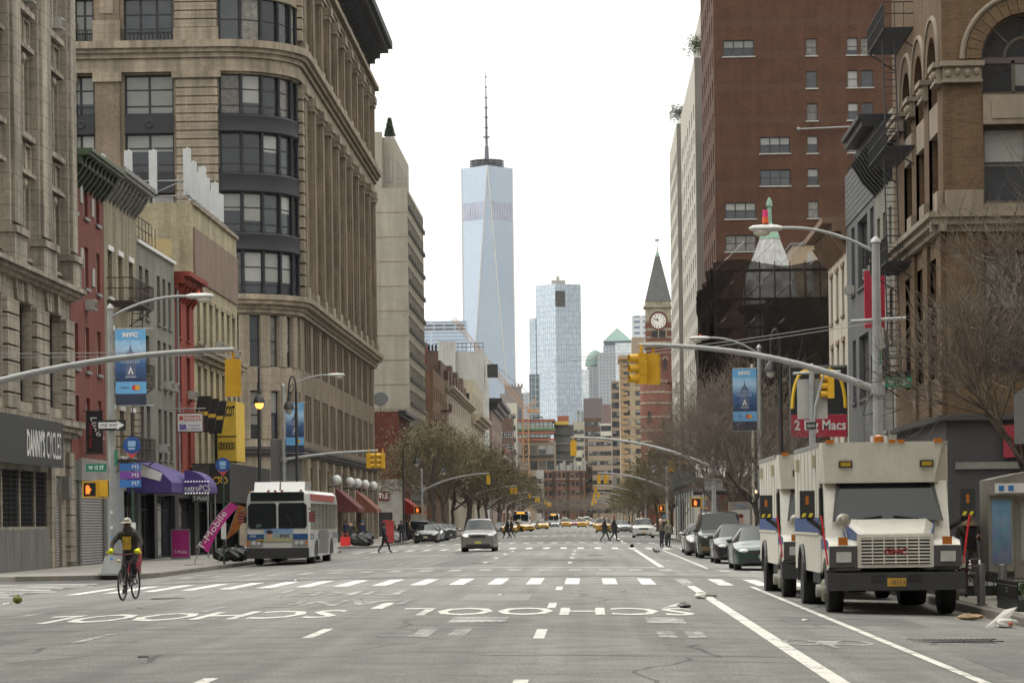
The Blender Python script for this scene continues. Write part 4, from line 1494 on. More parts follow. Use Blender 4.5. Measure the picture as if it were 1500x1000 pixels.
b = simple('apartment_house', 'dark brown brick house with red painted bulkhead and chimney', -36, -21.2, 388, 430, 25.0, BRND, n=0)
b.part('bulkhead', MB().box(-25.6, 387.9, 22.5, -23.2, 392, 27.6), mat('red_paint', (0.13, 0.035, 0.03), 0.85, var=0.1))
b.part('chimney', MB().box(-23.2, 387.6, 20, -21.6, 389.5, 26.4), BRND)
q = MB()
for k in range(3):
	q.tube([(-22.9 + k * 0.5, 388.5, 26.4), (-22.9 + k * 0.5, 388.5, 27.3)], 0.16, 8)
b.part('chimney_pots', q, BLACKM)
b = simple('ornate_house', 'beige stone house with stepped carved gable and dark windows', -25, LINE_L, 392.5, 473, 21.5, BEIGE, n=10, cw=1.3, nface=2, corn=BEIGE)
for k in range(5):
	b.part('gable_step', MB().box(-24.5 + k * 0.85, 392.6, 21.4, -23.8 + k * 0.85, 394, 22.0 + 0.9 * (2 - abs(k - 2)) + rnd.random() * 0.3), BEIGE)
for k in range(7):
	b.part('brick_gable', MB().box(-21.4, 396 + 9 * k, 21.4, -20.55, 401 + 9 * k, 24 + (k % 2) * 1.2), BRND)
b = simple('corner_bank', 'cream stone building with heavy classical cornice', -26, LINE_L, 480, 527, 27.0, mat('cream_stone', (0.32, 0.28, 0.2), 0.85, var=0.12, streak=0.3), n=7, cw=2, rh=2.6, pitch=4.4, nface=2)
b.cornice(FL, 479, 527, 19.0, ((0.6, 0.5), (0.6, 1.2), (0.7, 1.8)), BEIGE)
b.cornice(Face('N', 480), -26, LINE_L, 19.0, ((0.6, 0.5), (0.6, 1.2), (0.7, 1.8)), BEIGE)
b = simple('blank_wall_building', 'tall pale grey blank party wall with chimney and roof pipes', -40, LINE_L, 535, 560, 35.6, LGREY, n=4)
b.part('chimney', MB().box(-29.6, 533.8, 28, -26.2, 534.9, 37.6), LGREY)
q = MB()
for k in range(4):
	q.tube([(-34.5 + k * 1.1, 534.3, 31), (-34.5 + k * 1.1, 534.3, 33.6)], 0.35, 8)
b.part('vent_pipes', q, BLACKM)
rl = MB()
for k in range(12):
	rl.tube([(-30 + k * 0.85, 535.4, 35.6), (-30 + k * 0.85, 535.4, 37.4)], 0.06, 5)
for z in (36.5, 37.3):
	rl.tube([(-30, 535.4, z), (-20.6, 535.4, z)], 0.06, 5)
b.part('roof_rail', rl, IRON)
b.part('water_tank_frame', MB().box(-19.9, 536, 30.5, -17.8, 540, 33), BLACKM)
b = simple('cornice_house', 'house with massive black overhanging cornice', -28, LINE_L, 575, 640, 27.5, mat('pale_trim_brick', (0.17, 0.12, 0.095), 0.85, var=0.2), n=8, nface=2)
b.cornice(FL, 574, 640, 25.4, ((0.8, 0.5), (0.8, 1.4), (0.9, 2.3)), BLACKM)
b.cornice(Face('N', 575), -26, LINE_L + 1, 25.4, ((0.8, 0.5), (0.8, 1.4), (0.9, 2.3)), BLACKM)
simple('tenement', 'brown and white banded brick tenement beyond the black cornice', -34, LINE_L, 665, 720, 20, brickmat('banded_brick', (0.16, 0.07, 0.05), (0.14, 0.06, 0.045), (0.12, 0.08, 0.06), band=(3.4, 0.25, 0, (0.4, 0.37, 0.32))), n=8, nface=4)
simple('tenement', 'red brick tenement with striped stone bands beside the far trees', -34, LINE_L, 740, 820, 17, MATS['banded_brick'], n=8, nface=4)
# ================================================================== right side of the avenue
FR_ = Face('R', LINE_R)
ZR = SIDE_R
TANB = brickmat('tan_roman_brick', (0.13, 0.082, 0.044), (0.085, 0.054, 0.03), (0.07, 0.048, 0.03), bw=0.3, rh=0.05, ms=0.008, var=0.15, streak=0.15)
TANS = mat('tan_limestone', (0.19, 0.155, 0.115), 0.85, var=0.14, scale=1, streak=0.2, bump=0.2)
b = Bld('arcade_building', (16, 96, ZR), 'tan brick building with tall arched windows and carved capitals')
YB, YBE = 96.0, 111.3
FN = Face('N', YB)
X1 = 40.0
b.shell(LINE_R, X1, YB, YBE, ZR, 25, TANB, skip='RN')
def arch_wall(F, u0, u1, v0, v1, arches, rects, depth):
	"""wall with round-headed openings: arches (uc, r, v_bottom, v_spring)"""
	mb = MB()
	N = 14
	cuts = sorted(arches)
	hol = list(rects)
	for (uc, r, vb, vsp) in arches:
		hol.append((uc - r, uc + r, vb, vsp + r))
	holed(mb, F, u0, u1, v0, v1, hol, 0.0)
	for (uc, r, vb, vsp) in arches:
		pts = [(uc + r * math.cos(math.pi * i / N), vsp + r * math.sin(math.pi * i / N)) for i in range(N + 1)]
		for i in range(N):
			a, c = pts[i], pts[i + 1]
			top = vsp + r
			mb.quad(F.p(a[0], a[1]), F.p(c[0], c[1]), F.p(c[0], top), F.p(a[0], top))
			mb.quad(F.p(a[0], a[1]), F.p(c[0], c[1]), F.p(c[0], c[1], -depth), F.p(a[0], a[1], -depth))
		for s_ in (-1, 1):
			mb.quad(F.p(uc + s_ * r, vb), F.p(uc + s_ * r, vsp), F.p(uc + s_ * r, vsp, -depth), F.p(uc + s_ * r, vb, -depth))
		mb.quad(F.p(uc - r, vb), F.p(uc + r, vb), F.p(uc + r, vb, -depth), F.p(uc - r, vb, -depth))
	for (a, c, d, e) in rects:
		for (p, q) in (((a, d), (c, d)), ((c, d), (c, e)), ((c, e), (a, e)), ((a, e), (a, d))):
			mb.quad(F.p(*p), F.p(*q), F.p(*q, -depth), F.p(*p, -depth))
	return mb
def arch_trim(b, F, uc, r, vsp, m):
	N = 18
	for i in range(N):                                     # radiating brick voussoirs, then a beaded stone hood
		a0, a1 = math.pi * i / N, math.pi * (i + 0.93) / N
		q = MB()
		q.prism([F.p(uc + r * math.cos(a0), vsp + r * math.sin(a0), 0), F.p(uc + r * math.cos(a1), vsp + r * math.sin(a1), 0),
				 F.p(uc + (r + 0.55) * math.cos(a1), vsp + (r + 0.55) * math.sin(a1), 0), F.p(uc + (r + 0.55) * math.cos(a0), vsp + (r + 0.55) * math.sin(a0), 0)], F.p(0, 0, 0.05) - F.p(0, 0, 0))
		b.part('voussoir', q, TANB)
	q = MB()
	q.tube([F.p(uc + (r + 0.68) * math.cos(math.pi * i / 24), vsp + (r + 0.68) * math.sin(math.pi * i / 24), 0.02) for i in range(25)], 0.11, 6)
	b.part('hood_mould', q, m, 60)
def arch_window(b, F, uc, r, vb, vsp, rec, m):
	"""fanlight over a gridded casement"""
	q = MB()
	for (a, c, d, e) in ((uc - r, uc - r + 0.12, vb, vsp), (uc + r - 0.12, uc + r, vb, vsp), (uc - r, uc + r, vb, vb + 0.12), (uc - r, uc + r, vsp - 0.1, vsp + 0.12), (uc - 0.5, uc - 0.38, vb, vsp), (uc + 0.38, uc + 0.5, vb, vsp)):
		F.box(q, a, c, d, e, -rec - 0.1, -rec)
	for rr in (r - 0.06, r * 0.45):
		q.tube([F.p(uc + rr * math.cos(math.pi * i / 16), vsp + 0.1 + rr * math.sin(math.pi * i / 16) * 0.97, -rec - 0.05) for i in range(17)], 0.07, 6)
	for k in (1, 2, 3):
		an = math.pi * k / 4
		q.tube([F.p(uc + r * 0.45 * math.cos(an), vsp + r * 0.45 * math.sin(an), -rec - 0.05), F.p(uc + r * math.cos(an), vsp + r * math.sin(an), -rec - 0.05)], 0.05, 5)
	w = b.part('arched_window', q, m)
	g_ = MB()
	pts = [F.p(uc - r, vb, -rec - 0.06), F.p(uc + r, vb, -rec - 0.06)] + [F.p(uc + r * math.cos(math.pi * i / 16), vsp + r * math.sin(math.pi * i / 16), -rec - 0.06) for i in range(17)]
	g_.poly(pts)
	g_.build('pane', GL_DARK, w, origin=b.o, loc=(0, 0, 0))
	bl = MB()
	F.box(bl, uc - 0.36, uc + 0.36, vsp - 0.9, vsp - 0.12, -rec - 0.055, -rec - 0.05)
	bl.build('blind', GL_BLIND, w, origin=b.o, loc=(0, 0, 0))
capx = 14.3
arN = [(capx + 1.65, 1.65, 16.65, 17.9), (capx + 6.4, 1.65, 16.65, 17.9), (capx + 11.2, 1.65, 16.65, 17.9)]
rcN = [(u - 1.6, u + 1.6, 12.75, 15.5) for u, *_ in arN] + [(u - 1.6, u + 1.6, 6.6, 11.0) for u, *_ in arN]
b.part('wall', arch_wall(FN, LINE_R, X1, 5.0, 25, arN, rcN, 0.6), TANB)
bayW = [YB + 2.6 + 3.9 * i for i in range(4)]
bayW = [u for u in bayW if u + 1.3 < YBE]
arW = [(u, 1.25, 12.75, 17.9) for u in bayW]
rcW = [(u - 1.25, u + 1.25, 6.6, 11.0) for u in bayW]
b.part('wall', arch_wall(FR_, YB, YBE, 5.0, 25, arW, rcW, 0.6), TANB)
for (u, r, vb, vs_) in arN:
	arch_trim(b, FN, u, r, vs_, TANS)
	arch_window(b, FN, u, r, vb, vs_, 0.45, FR_BROWN)
	b.box('spandrel_panel', FN, u - 1.6, u + 1.6, 15.55, 16.6, 0.0, 0.08, TANS)
	b.box('panel_moulding', FN, u - 1.3, u + 1.3, 15.75, 16.4, 0.08, 0.12, TANS)
for (u, r, vb, vs_) in arW:
	arch_trim(b, FR_, u, r, vs_, TANS)
	arch_window(b, FR_, u, r, 16.65, vs_, 0.45, FR_BROWN)
	b.window(FR_, u - 1.2, u + 1.2, 12.8, 15.5, 'dh:2', FR_BROWN, 0.45, 0.1)
	b.box('spandrel_panel', FR_, u - 1.25, u + 1.25, 15.52, 16.62, -0.5, -0.02, TANS)
for (a, c, d, e) in rcN:
	b.window(FN, a, c, d, e, 'dh:2', FR_BROWN, 0.45, 0.11, gw=(3, 3, 2, 2, 1))
for (a, c, d, e) in rcW:
	b.window(FR_, a, c, d, e, 'dh:2', FR_BROWN, 0.45, 0.11)
def capital(u0, u1, F):
	q = MB()
	F.box(q, u0 - 0.1, u1 + 0.1, 17.62, 17.8, -0.1, 0.34)
	F.box(q, u0, u1, 17.15, 17.62, -0.1, 0.2)
	n = max(2, int((u1 - u0) / 0.28))
	for i in range(n):
		u = u0 + (u1 - u0) * (i + 0.5) / n
		q.ball(F.p(u, 17.38 + 0.06 * (i % 2), 0.2), (0.13, 0.13, 0.16), 8)
	F.box(q, u0 - 0.04, u1 + 0.04, 17.05, 17.15, -0.1, 0.26)
	b.part('capital', q, TANS)
capital(LINE_R + 0.02, capx - 0.02, FN)
capital(capx + 3.35, capx + 4.7, FN)
for i, u in enumerate(bayW):
	capital(u + 1.3, u + 2.6 if i < len(bayW) - 1 else YBE - 0.02, FR_)
capital(YB + 0.02, bayW[0] - 1.3, FR_)
for F, u0, u1 in ((FN, LINE_R - 0.5, X1), (FR_, YB - 0.5, YBE)):
	b.cornice(F, u0, u1, 11.7, ((0.25, 0.25), (0.25, 0.45), (0.2, 0.6)), TANS, 'belt_course')
	b.box('stone_frieze', F, u0 + 0.5, u1, 12.4, 12.7, 0, 0.16, TANS)
for F, us in ((FN, [(capx - 1.35, capx), (capx + 3.3, capx + 4.75)]), (FR_, [(YB + 0.05, bayW[0] - 1.3)] + [(u + 1.27, u + 2.63) for u in bayW[:-1]])):
	for (a, c) in us:
		b.box('pier_pedestal', F, a, c, 12.42, 13.2, 0.0, 0.22, TANS)
		b.box('stone_pier', F, a + 0.02, c, 5.0, 11.68, 0.0, 0.12, TANB)
# dark shop base
SHOPG = mat('shop_dark_grey', (0.026, 0.026, 0.027), 0.6, var=0.1)
b.facade(FN, LINE_R, X1, ZR, 5.0, SHOPG, [(15.2, 18.6), (19.4, 23), (24, 28)], [(ZR + 0.3, 3.1)], 'shop:2', FR_BLACK, 0.25, 0.08, None, gw=(1, 0, 0, 0, 0), name='shopfront_wall')
b.facade(FR_, YB, YBE, ZR, 5.0, SHOPG, [(97.4, 101), (102, 106), (107, 110.6)], [(ZR + 0.3, 3.1)], 'shop:2', FR_BLACK, 0.25, 0.08, None, gw=(1, 0, 0, 0, 0), name='shopfront_wall')
b.cornice(FN, LINE_R - 0.3, X1, 4.95, ((0.2, 0.3),), SHOPG, 'shop_cornice')
b.cornice(FR_, YB, YBE, 4.95, ((0.2, 0.3),), SHOPG, 'shop_cornice')
b.box('fascia', FN, LINE_R + 0.3, 30, 3.2, 3.45, 0, 0.12, GREYPANEL)
RED = mat('sign_crimson', (0.35, 0.015, 0.04), 0.5, var=0.05)
WDARK = mat('sign_dull_red', (0.2, 0.012, 0.025), 0.5, var=0.1)
b.box('sign_board', FN, 14.9, 19.5, 3.6, 4.75, 0.12, 0.22, WDARK)
b.box('interior_wall', FN, 15.3, 19, 0.2, 2.9, -0.24, -0.22, mat('ochre_interior', (0.09, 0.06, 0.02), 0.8, var=0.2))
fire_escape(b, FR_, 104.2, 110.2, [20.6, 16.0, 11.5, 7.2], mat('iron_black', (0.02, 0.02, 0.02), 0.6, var=0.1), 105.6)
OLIVE = mat('olive_render', (0.17, 0.165, 0.135), 0.85, var=0.12, scale=0.8, streak=0.25)
b = Bld('row_house', (16, 111.4, ZR), 'olive grey rendered house with black bracketed cornice', 'building')
b.shell(LINE_R, 30, 111.35, 118.5, ZR, 18.6, OLIVE, skip='R')
b.facade(FR_, 111.35, 118.5, ZR, 18.6, OLIVE, cols_even(111.6, 118.3, 3, 1.1), [(5.2, 7.4), (8.9, 11.1), (12.5, 14.6)], 'dh', FR_BLACK, 0.2, 0.06, OLIVE, extra=[(112, 118, ZR + 0.02, 3.4, 'shop:3')])
b.cornice(FR_, 111.3, 118.6, 16.8, ((0.5, 0.3), (0.5, 0.8), (0.3, 1.3), (0.2, 1.45)), BLACKM)
b.brackets(FR_, [111.8 + 0.9 * i for i in range(8)], 15.6, 0.25, 1.5, 1.1, BLACKM)
for u in (112.6, 117.0):
	b.ac(FR_, u, 12.4, 0.6, 0.6)
DGREY = mat('dark_grey_render', (0.085, 0.087, 0.088), 0.8, var=0.1, scale=0.8, streak=0.2)
b = Bld('restaurant_building', (16, 118.6, ZR), 'dark grey painted building with wide black windows and clapboard parapet')
y0, y1 = 118.55, 131.5
b.shell(LINE_R, 30, y0, y1, ZR, 18.3, DGREY, skip='R')
cols = [(119.2, 120.6), (121.9, 126.2), (127.6, 129.2)]
b.facade(FR_, y0, y1, 4.2, 18.3, DGREY, cols, [(7.0, 10.0), (12.2, 15.4)], 'dh:2', FR_BLACK, 0.22, 0.1, DGREY, gw=(4, 1, 1, 1, 3))
b.facade(FR_, y0, y1, ZR, 4.2, SHOPG, [(119.2, 124.4), (125.2, 130.8)], [(ZR + 0.05, 3.5)], 'shop:3', FR_BLACK, 0.2, gw=(1, 0, 0, 0, 0), name='shopfront_wall')
for k in range(9):
	b.box('clapboard', FR_, y0, y1, 15.75 + k * 0.28, 16.0 + k * 0.28, 0, 0.05, DGREY)
rl = MB()
FR_.box(rl, y0, y1, 19.2, 19.25, -0.4, -0.36)
for i in range(40):
	FR_.box(rl, y0 + i * 0.32, y0 + i * 0.32 + 0.03, 18.3, 19.2, -0.4, -0.37)
b.part('roof_railing', rl, BLACKM)
b.ac(FR_, 120.0, 12.2)
b.ac(FR_, 128.3, 12.2)
YEL = mat('sign_yellow', (0.65, 0.42, 0.03), 0.5, var=0.05)
def arches_logo(parent, c, s, m, rotz=0.0):
	q = MB()
	for k in (-1, 1):
		q.tube([(k * 0.25 * s + 0.25 * s * math.cos(math.pi * i / 10), 0, (math.sin(math.pi * i / 10)) * 0.8 * s - 0.4 * s) for i in range(11)], 0.055 * s, 6)
	o = q.build('arches_emblem', m, parent, loc=c, rotz=rotz)
	return o
bs = thing('blade_sign', (LINE_R, 113.0, at(1280, 480, 113).z), 'red vertical blade sign with black square of yellow arches above', 'sign')
MB().box(-1.1, -0.1, 0, -0.2, 0.1, 2.4).build('red_panel', RED, bs)
MB().box(-0.24, -0.14, -0.1, -0.16, 0.14, 2.5).build('white_edge', WHITEP, bs)
MB().box(-1.05, -0.1, 2.65, -0.25, 0.1, 3.3).build('emblem_panel', BLACKM, bs)
arches_logo(bs, (-0.65, -0.13, 2.95), 0.42, YEL)
MB().tube([(0, 0, 0.6), (-0.3, 0, 0.6)], 0.04, 6).tube([(0, 0, 2.2), (-0.3, 0, 2.2)], 0.04, 6).tube([(0, 0, 3), (-0.3, 0, 3)], 0.04, 6).build('bracket', FR_BLACK, bs)
# large hanging advert with arches
hb = thing('advert_banner', (at(1200, 640, 125).x, 125.0, at(1200, 640, 125).z), 'black and red hanging fast-food advert banner with yellow arches', 'banner')
w = at(1242, 600, 125).x - at(1160, 600, 125).x
hh = at(1200, 538, 125).z - at(1200, 640, 125).z
MB().box(-w / 2, -0.02, 0.0, w / 2, 0.02, 1.05).build('red_panel', RED, hb)
MB().box(-w / 2, -0.018, 1.06, w / 2, 0.018, hh).build('black_panel', BLACKM, hb)
lettering('2 Big Macs', 0.62, WHITEP, hb, (0.05, -0.03, 0.5), w * 0.92, bold=0.02)
q = MB()
for k in (-1, 1):
	q.tube([(k * 0.62 + 0.62 * math.cos(math.pi * i / 12), -0.04, 1.35 + math.sin(math.pi * i / 12) * 1.75) for i in range(13)], [0.09] * 13, 6)
q.build('arches_emblem', YEL, hb)
MB().box(-w / 2 - 0.05, 0.02, 0, -w / 2 + 0.05, 0.12, hh + 0.1).box(w / 2 - 0.05, 0.02, 0, w / 2 + 0.05, 0.12, hh + 0.1).box(-w / 2, 0.02, hh, w / 2, 0.12, hh + 0.1).box(-w / 2 - 0.02, 0.03, -4.3, -w / 2 + 0.08, 0.13, 0).box(w / 2 - 0.08, 0.03, -4.3, w / 2 + 0.02, 0.13, 0).build('support_frame', galv, hb)
OFFW = brickmat('off_white_brick', (0.42, 0.385, 0.31), (0.39, 0.355, 0.29), (0.33, 0.3, 0.25), var=0.1, streak=0.15)
BRST = mat('brownstone_trim', (0.16, 0.1, 0.065), 0.85, var=0.15)
b = Bld('row_house', (16, 131.6, ZR), 'off-white brick house with brown window hoods and copper cornice', 'building')
y0, y1 = 131.55, 141.6
b.shell(LINE_R, 28, y0, y1, ZR, 16.2, OFFW, skip='R')
b.facade(FR_, y0, y1, ZR, 16.2, OFFW, cols_even(y0 + 0.5, y1 - 0.3, 3, 1.2), [(4.6, 6.8), (8.0, 10.3), (11.6, 14.0)], 'dh', FR_BROWN, 0.2, 0.06, BRST, lintel=BRST)
b.cornice(FR_, y0, y1 + 0.3, 15.2, ((0.4, 0.25), (0.4, 0.7), (0.3, 1.2)), BRST)
b.brackets(FR_, [y0 + 0.5 + 1.1 * i for i in range(9)], 14.5, 0.25, 1.1, 0.9, BRST)
b.ac(FR_, 139.9, 8.0, 0.9, 0.9, 0.8)
b.ac(FR_, 136.5, 8.0)
# ---- netted scaffold building on the far corner
NETM, nt, bs_ = _new('debris_netting')
tr = nt.nodes.new('ShaderNodeBsdfTransparent')
mxs = nt.nodes.new('ShaderNodeMixShader')
geo = nt.nodes.new('ShaderNodeNewGeometry')
no = nt.nodes.new('ShaderNodeTexNoise')
no.inputs['Scale'].default_value = 0.9
no.inputs['Detail'].default_value = 4
nt.links.new(geo.outputs['Position'], no.inputs['Vector'])
mr = nt.nodes.new('ShaderNodeMapRange')
mr.inputs['From Min'].default_value = 0.3
mr.inputs['From Max'].default_value = 0.7
mr.inputs['To Min'].default_value = 0.74
mr.inputs['To Max'].default_value = 0.95
nt.links.new(no.outputs[0], mr.inputs['Value'])
nt.links.new(mr.outputs[0], mxs.inputs[0])
nt.links.new(tr.outputs[0], mxs.inputs[1])
nt.links.new(bs_.outputs[0], mxs.inputs[2])
nt.links.new(mxs.outputs[0], nt.nodes['Material Output'].inputs[0])
bs_.inputs['Base Color'].default_value = (0.016, 0.013, 0.011, 1)
bs_.inputs['Roughness'].default_value = 1.0
bs_.inputs['Specular IOR Level'].default_value = 0.0
XN, YNN = 8.9, 186.0
b = Bld('scaffolded_building', (16, 190, ZR), 'corner building wrapped in black debris netting on scaffold with grey cone roof')
DBRICK = brickmat('sooty_brick', (0.04, 0.03, 0.025), (0.035, 0.026, 0.022), (0.035, 0.03, 0.025))
b.shell(LINE_R, 30, 189.5, 214, ZR, 17.0, DBRICK, skip='RN')
b.facade(Face('N', 189.5), LINE_R, 30, ZR, 17, DBRICK, cols_even(13.5, 29.5, 5, 1.5), [(7, 9.4), (11, 13.4)], 'dh', FR_GREY, 0.2, detail=False)
b.facade(FR_, 189.5, 214, ZR, 17, DBRICK, cols_even(190, 213.5, 6, 1.5), [(7, 9.4), (11, 13.4)], 'dh', FR_GREY, 0.2, detail=False)
def net(name, quads):
	q = MB()
	for (p, q_, z0, z1) in quads:
		n, m_ = 14, 10
		for i in range(n):
			for j in range(m_):
				vs4 = []
				for (ii, jj) in ((i, j), (i + 1, j), (i + 1, j + 1), (i, j + 1)):
					f = ii / n
					x, y = p[0] + (q_[0] - p[0]) * f, p[1] + (q_[1] - p[1]) * f
					z = z0 + (z1 - z0) * jj / m_ + (0.25 * math.sin(f * 9) if jj == m_ else 0)
					w = 0.18 * math.sin(f * 31 + jj * 1.7) + 0.12 * math.sin(f * 57 + jj * 0.6)
					vs4.append((x + (w if abs(q_[1] - p[1]) > abs(q_[0] - p[0]) else 0), y + (w if abs(q_[1] - p[1]) <= abs(q_[0] - p[0]) else 0), z))
				q.quad(*vs4)
	return b.part(name, q, NETM, 60)
net('debris_net', [((XN, YNN), (18.5, YNN), 5.2, 19.3)])
net('debris_net', [((XN, YNN), (XN, 212), 5.2, 19.0)])
poles = mat('scaffold_red', (0.12, 0.035, 0.025), 0.6, var=0.2)
blue = mat('scaffold_blue', (0.03, 0.035, 0.1), 0.6, var=0.2)
for i in range(10):
	x = XN + 0.15 + i * 1.05
	b.part('scaffold_pole', MB().tube([(x, YNN + 0.3, 5.0), (x, YNN + 0.3, 19.4)], 0.05, 6), poles if i % 3 else blue)
for i in range(8):
	y = YNN + 0.3 + i * 3.4
	b.part('scaffold_pole', MB().tube([(XN + 0.3, y, 5.0), (XN + 0.3, y, 19.2)], 0.05, 6), poles)
for k in range(7):
	z = 6.8 + 2.0 * k
	b.part('scaffold_deck', MB().box(XN + 0.2, YNN + 0.25, z, 18.4, YNN + 1.6, z + 0.07).box(XN + 0.2, YNN + 1.65, z, XN + 1.6, 212, z + 0.07), FR_BROWN)
	for i in range(4):
		b.part('scaffold_brace', MB().tube([(XN + 0.15 + i * 2.1, YNN + 0.2, z), (XN + 2.25 + i * 2.1, YNN + 0.2, z + 2)], 0.03, 5), galv)
b.part('tarpaulin', MB().box(14.2, YNN + 1.7, 11.4, 15.4, YNN + 1.9, 13.0), mat('tarp_blue', (0.02, 0.025, 0.11), 0.5, var=0.2, scale=3))
cx, cy = at(1128, 395, 195).x, 195.0
q = MB().lathe([(2.1, 16.9), (1.95, 18.2), (1.75, 19.3), (0.72, 21.9)], (cx, cy, 0), 24)
b.part('cone_roof', q, mat('lead_grey', (0.33, 0.33, 0.32), 0.6, 0.2, var=0.2, scale=1.5, streak=0.3), 40)
q = MB().lathe([(0.78, 21.85), (0.45, 22.8), (0.18, 23.0), (0.15, 24.2), (0.24, 24.25), (0.2, 24.6), (0.05, 24.9)], (cx, cy, 0), 16)
b.part('copper_cap', q, mat('verdigris', (0.17, 0.27, 0.2), 0.7, var=0.25, scale=4), 40)
b.part('eaves_ring', MB().lathe([(2.1, 16.4), (2.35, 16.6), (2.35, 16.95), (2.1, 17.0)], (cx, cy, 0), 24), BLACKM)
b.part('turret_drum', MB().lathe([(1.9, 12), (1.9, 16.5)], (cx, cy, 0), 24), MATS['lead_grey'], 40)
b.part('roof_bulkhead', MB().box(15.9, 205, 17, 22, 211, 22.4), mat('tan_panel', (0.3, 0.23, 0.155), 0.8, var=0.08))
b.part('bulkhead_coping', MB().box(15.8, 204.9, 22.4, 22.1, 211.1, 22.6), GREYPANEL)
b.part('vent_post', MB().box(16.95, 203, 18.5, 17.4, 203.4, 21.6), LGREY)
# sidewalk shed in front of it
sh = Bld('sidewalk_shed', (9.5, 176, ZR), 'dark green sidewalk shed with white restaurant signs', 'shed')
SHG = mat('shed_green', (0.03, 0.04, 0.035), 0.7, var=0.2)
for (x0, x1, y0, y1) in ((7.0, 12.8, 180.0, 215), (12.8, 24, 180.0, 186)):
	sh.part('deck', MB().box(x0, y0, 3.6, x1, y1, 3.9), FR_BROWN)
sh.part('parapet_board', MB().box(6.95, 179.9, 3.9, 24, 180.0, 5.3), SHG)
sh.part('parapet_board', MB().box(6.9, 180.02, 3.9, 6.98, 215, 5.3), SHG)
for i in range(8):
	y = 180.3 + i * 4.8
	for x in (7.1, 12.4):
		sh.part('post', MB().tube([(x, y, ZR), (x, y, 3.6)], 0.06, 6), galv)
	sh.part('brace', MB().tube([(7.1, y, 2.4), (7.1, y + 2.4, 3.6)], 0.035, 5), galv)
	sh.part('beam', MB().box(7.0, y - 0.06, 3.4, 12.8, y + 0.06, 3.6), galv)
for i in range(5):
	sh.part('post', MB().tube([(8.4 + i * 3.4, 180.2, ZR), (8.4 + i * 3.4, 180.2, 3.6)], 0.06, 6), galv)
for (pa, pb, txt) in ((1019, 1063, 'SUGAR\nPLUM'), (1075, 1100, '')):
	xa, xb = at(pa, 690, 179.8).x, at(pb, 690, 179.8).x
	za, zb = at(1040, 699, 179.8).z, at(1040, 675, 179.8).z
	s_ = sh.part('sign_board', MB().box(xa, 179.76, za, xb, 179.88, zb), WHITEP)
	if txt:
		lettering(txt, (zb - za) * 0.75, mat('sign_navy', (0.02, 0.02, 0.05), 0.5, var=0), sh.e, Vector(((xa + xb) / 2, 179.75, (za + zb) / 2)) - sh.o, (xb - xa) * 0.75)
for i in range(3):
	sh.part('bulkhead_light', MB().ball((8.5 + i * 3, 183, 3.3), 0.14, 8), mat('warm_light', (0.8, 0.6, 0.3), 0.5, var=0, emit=(1, 0.75, 0.4), es=2.5))
# ---- red brick tower
REDT = brickmat('tower_red_brick', (0.092, 0.04, 0.022), (0.062, 0.028, 0.017), (0.07, 0.042, 0.03), var=0.16, streak=0.12, band=(3.2, 0.22, 1.1, (0.078, 0.046, 0.034)))
YT = 264.0
b = Bld('brick_tower', (20, YT, ZR), 'tall plain red brick apartment tower with wide and narrow windows')
FN = Face('N', YT)
XT0, XT1, HT2 = LINE_R + 0.1, 36.0, 62.0
hol = []
for k in range(-4, 10):
	yc = 247 + 47.6 * k if k < 4 else None
	v0 = FN.px(1190, 272 + 47.6 * k)[1]
	if v0 < 7 or v0 > HT2 - 3:
		continue
	for (pa, pb) in ((1179, 1195), (1239, 1255)):
		a, c = FN.px(pa + 3, 200)[0], FN.px(pb + 3, 200)[0]
		hol.append((a, c, v0, v0 + 1.7, 'dh'))
	lft = k in (-4, 1, 2, 3) or k > 3
	pa, pb = (1058, 1103) if k in (-4, 1, 2, 5) else (1110, 1154)
	if k in (-5, -4, 0, 1, 2, -1, 3, 4):
		a, c = FN.px(pa + 3, 200)[0], FN.px(pb + 3, 200)[0]
		hol.append((a, c, v0 + 0.05, v0 + 1.65, 'dh:3'))
	for xx in (27.5, 31.5):
		hol.append((xx, xx + 1.2, v0, v0 + 1.7, 'dh'))
mb = MB()
holed(mb, FN, XT0, XT1, ZR, HT2, [h[:4] for h in hol], 0.15)
b.part('wall', mb, REDT)
for h in hol:
	w = b.window(FN, *h[:4], h[4], FR_BROWN if h[4] == 'dh' else FR_BLACK, 0.15, 0.08, LGREY, gw=(2, 3, 2, 3, 2))
FW = Face('R', XT0)
b.shell(XT0, XT1, YT, 292, ZR, HT2, REDT, skip='RN')
b.facade(FW, YT, 292, ZR, HT2, REDT, cols_even(YT + 1, 291, 6, 1.9), [(5 + 3.2 * i, 6.9 + 3.2 * i) for i in range(17)], 'dh', FR_BROWN, 0.15, 0.07, None, False)
b.part('lamp_pipe', MB().tube([(at(1172, 190, 264).x, YT - 0.4, at(1172, 190, 264).z), (at(1260, 186, 264).x, YT - 0.4, at(1260, 186, 264).z)], 0.09, 6).ball((at(1169, 190, 264).x, YT - 0.4, at(1169, 190, 264).z), 0.22, 8), galv)
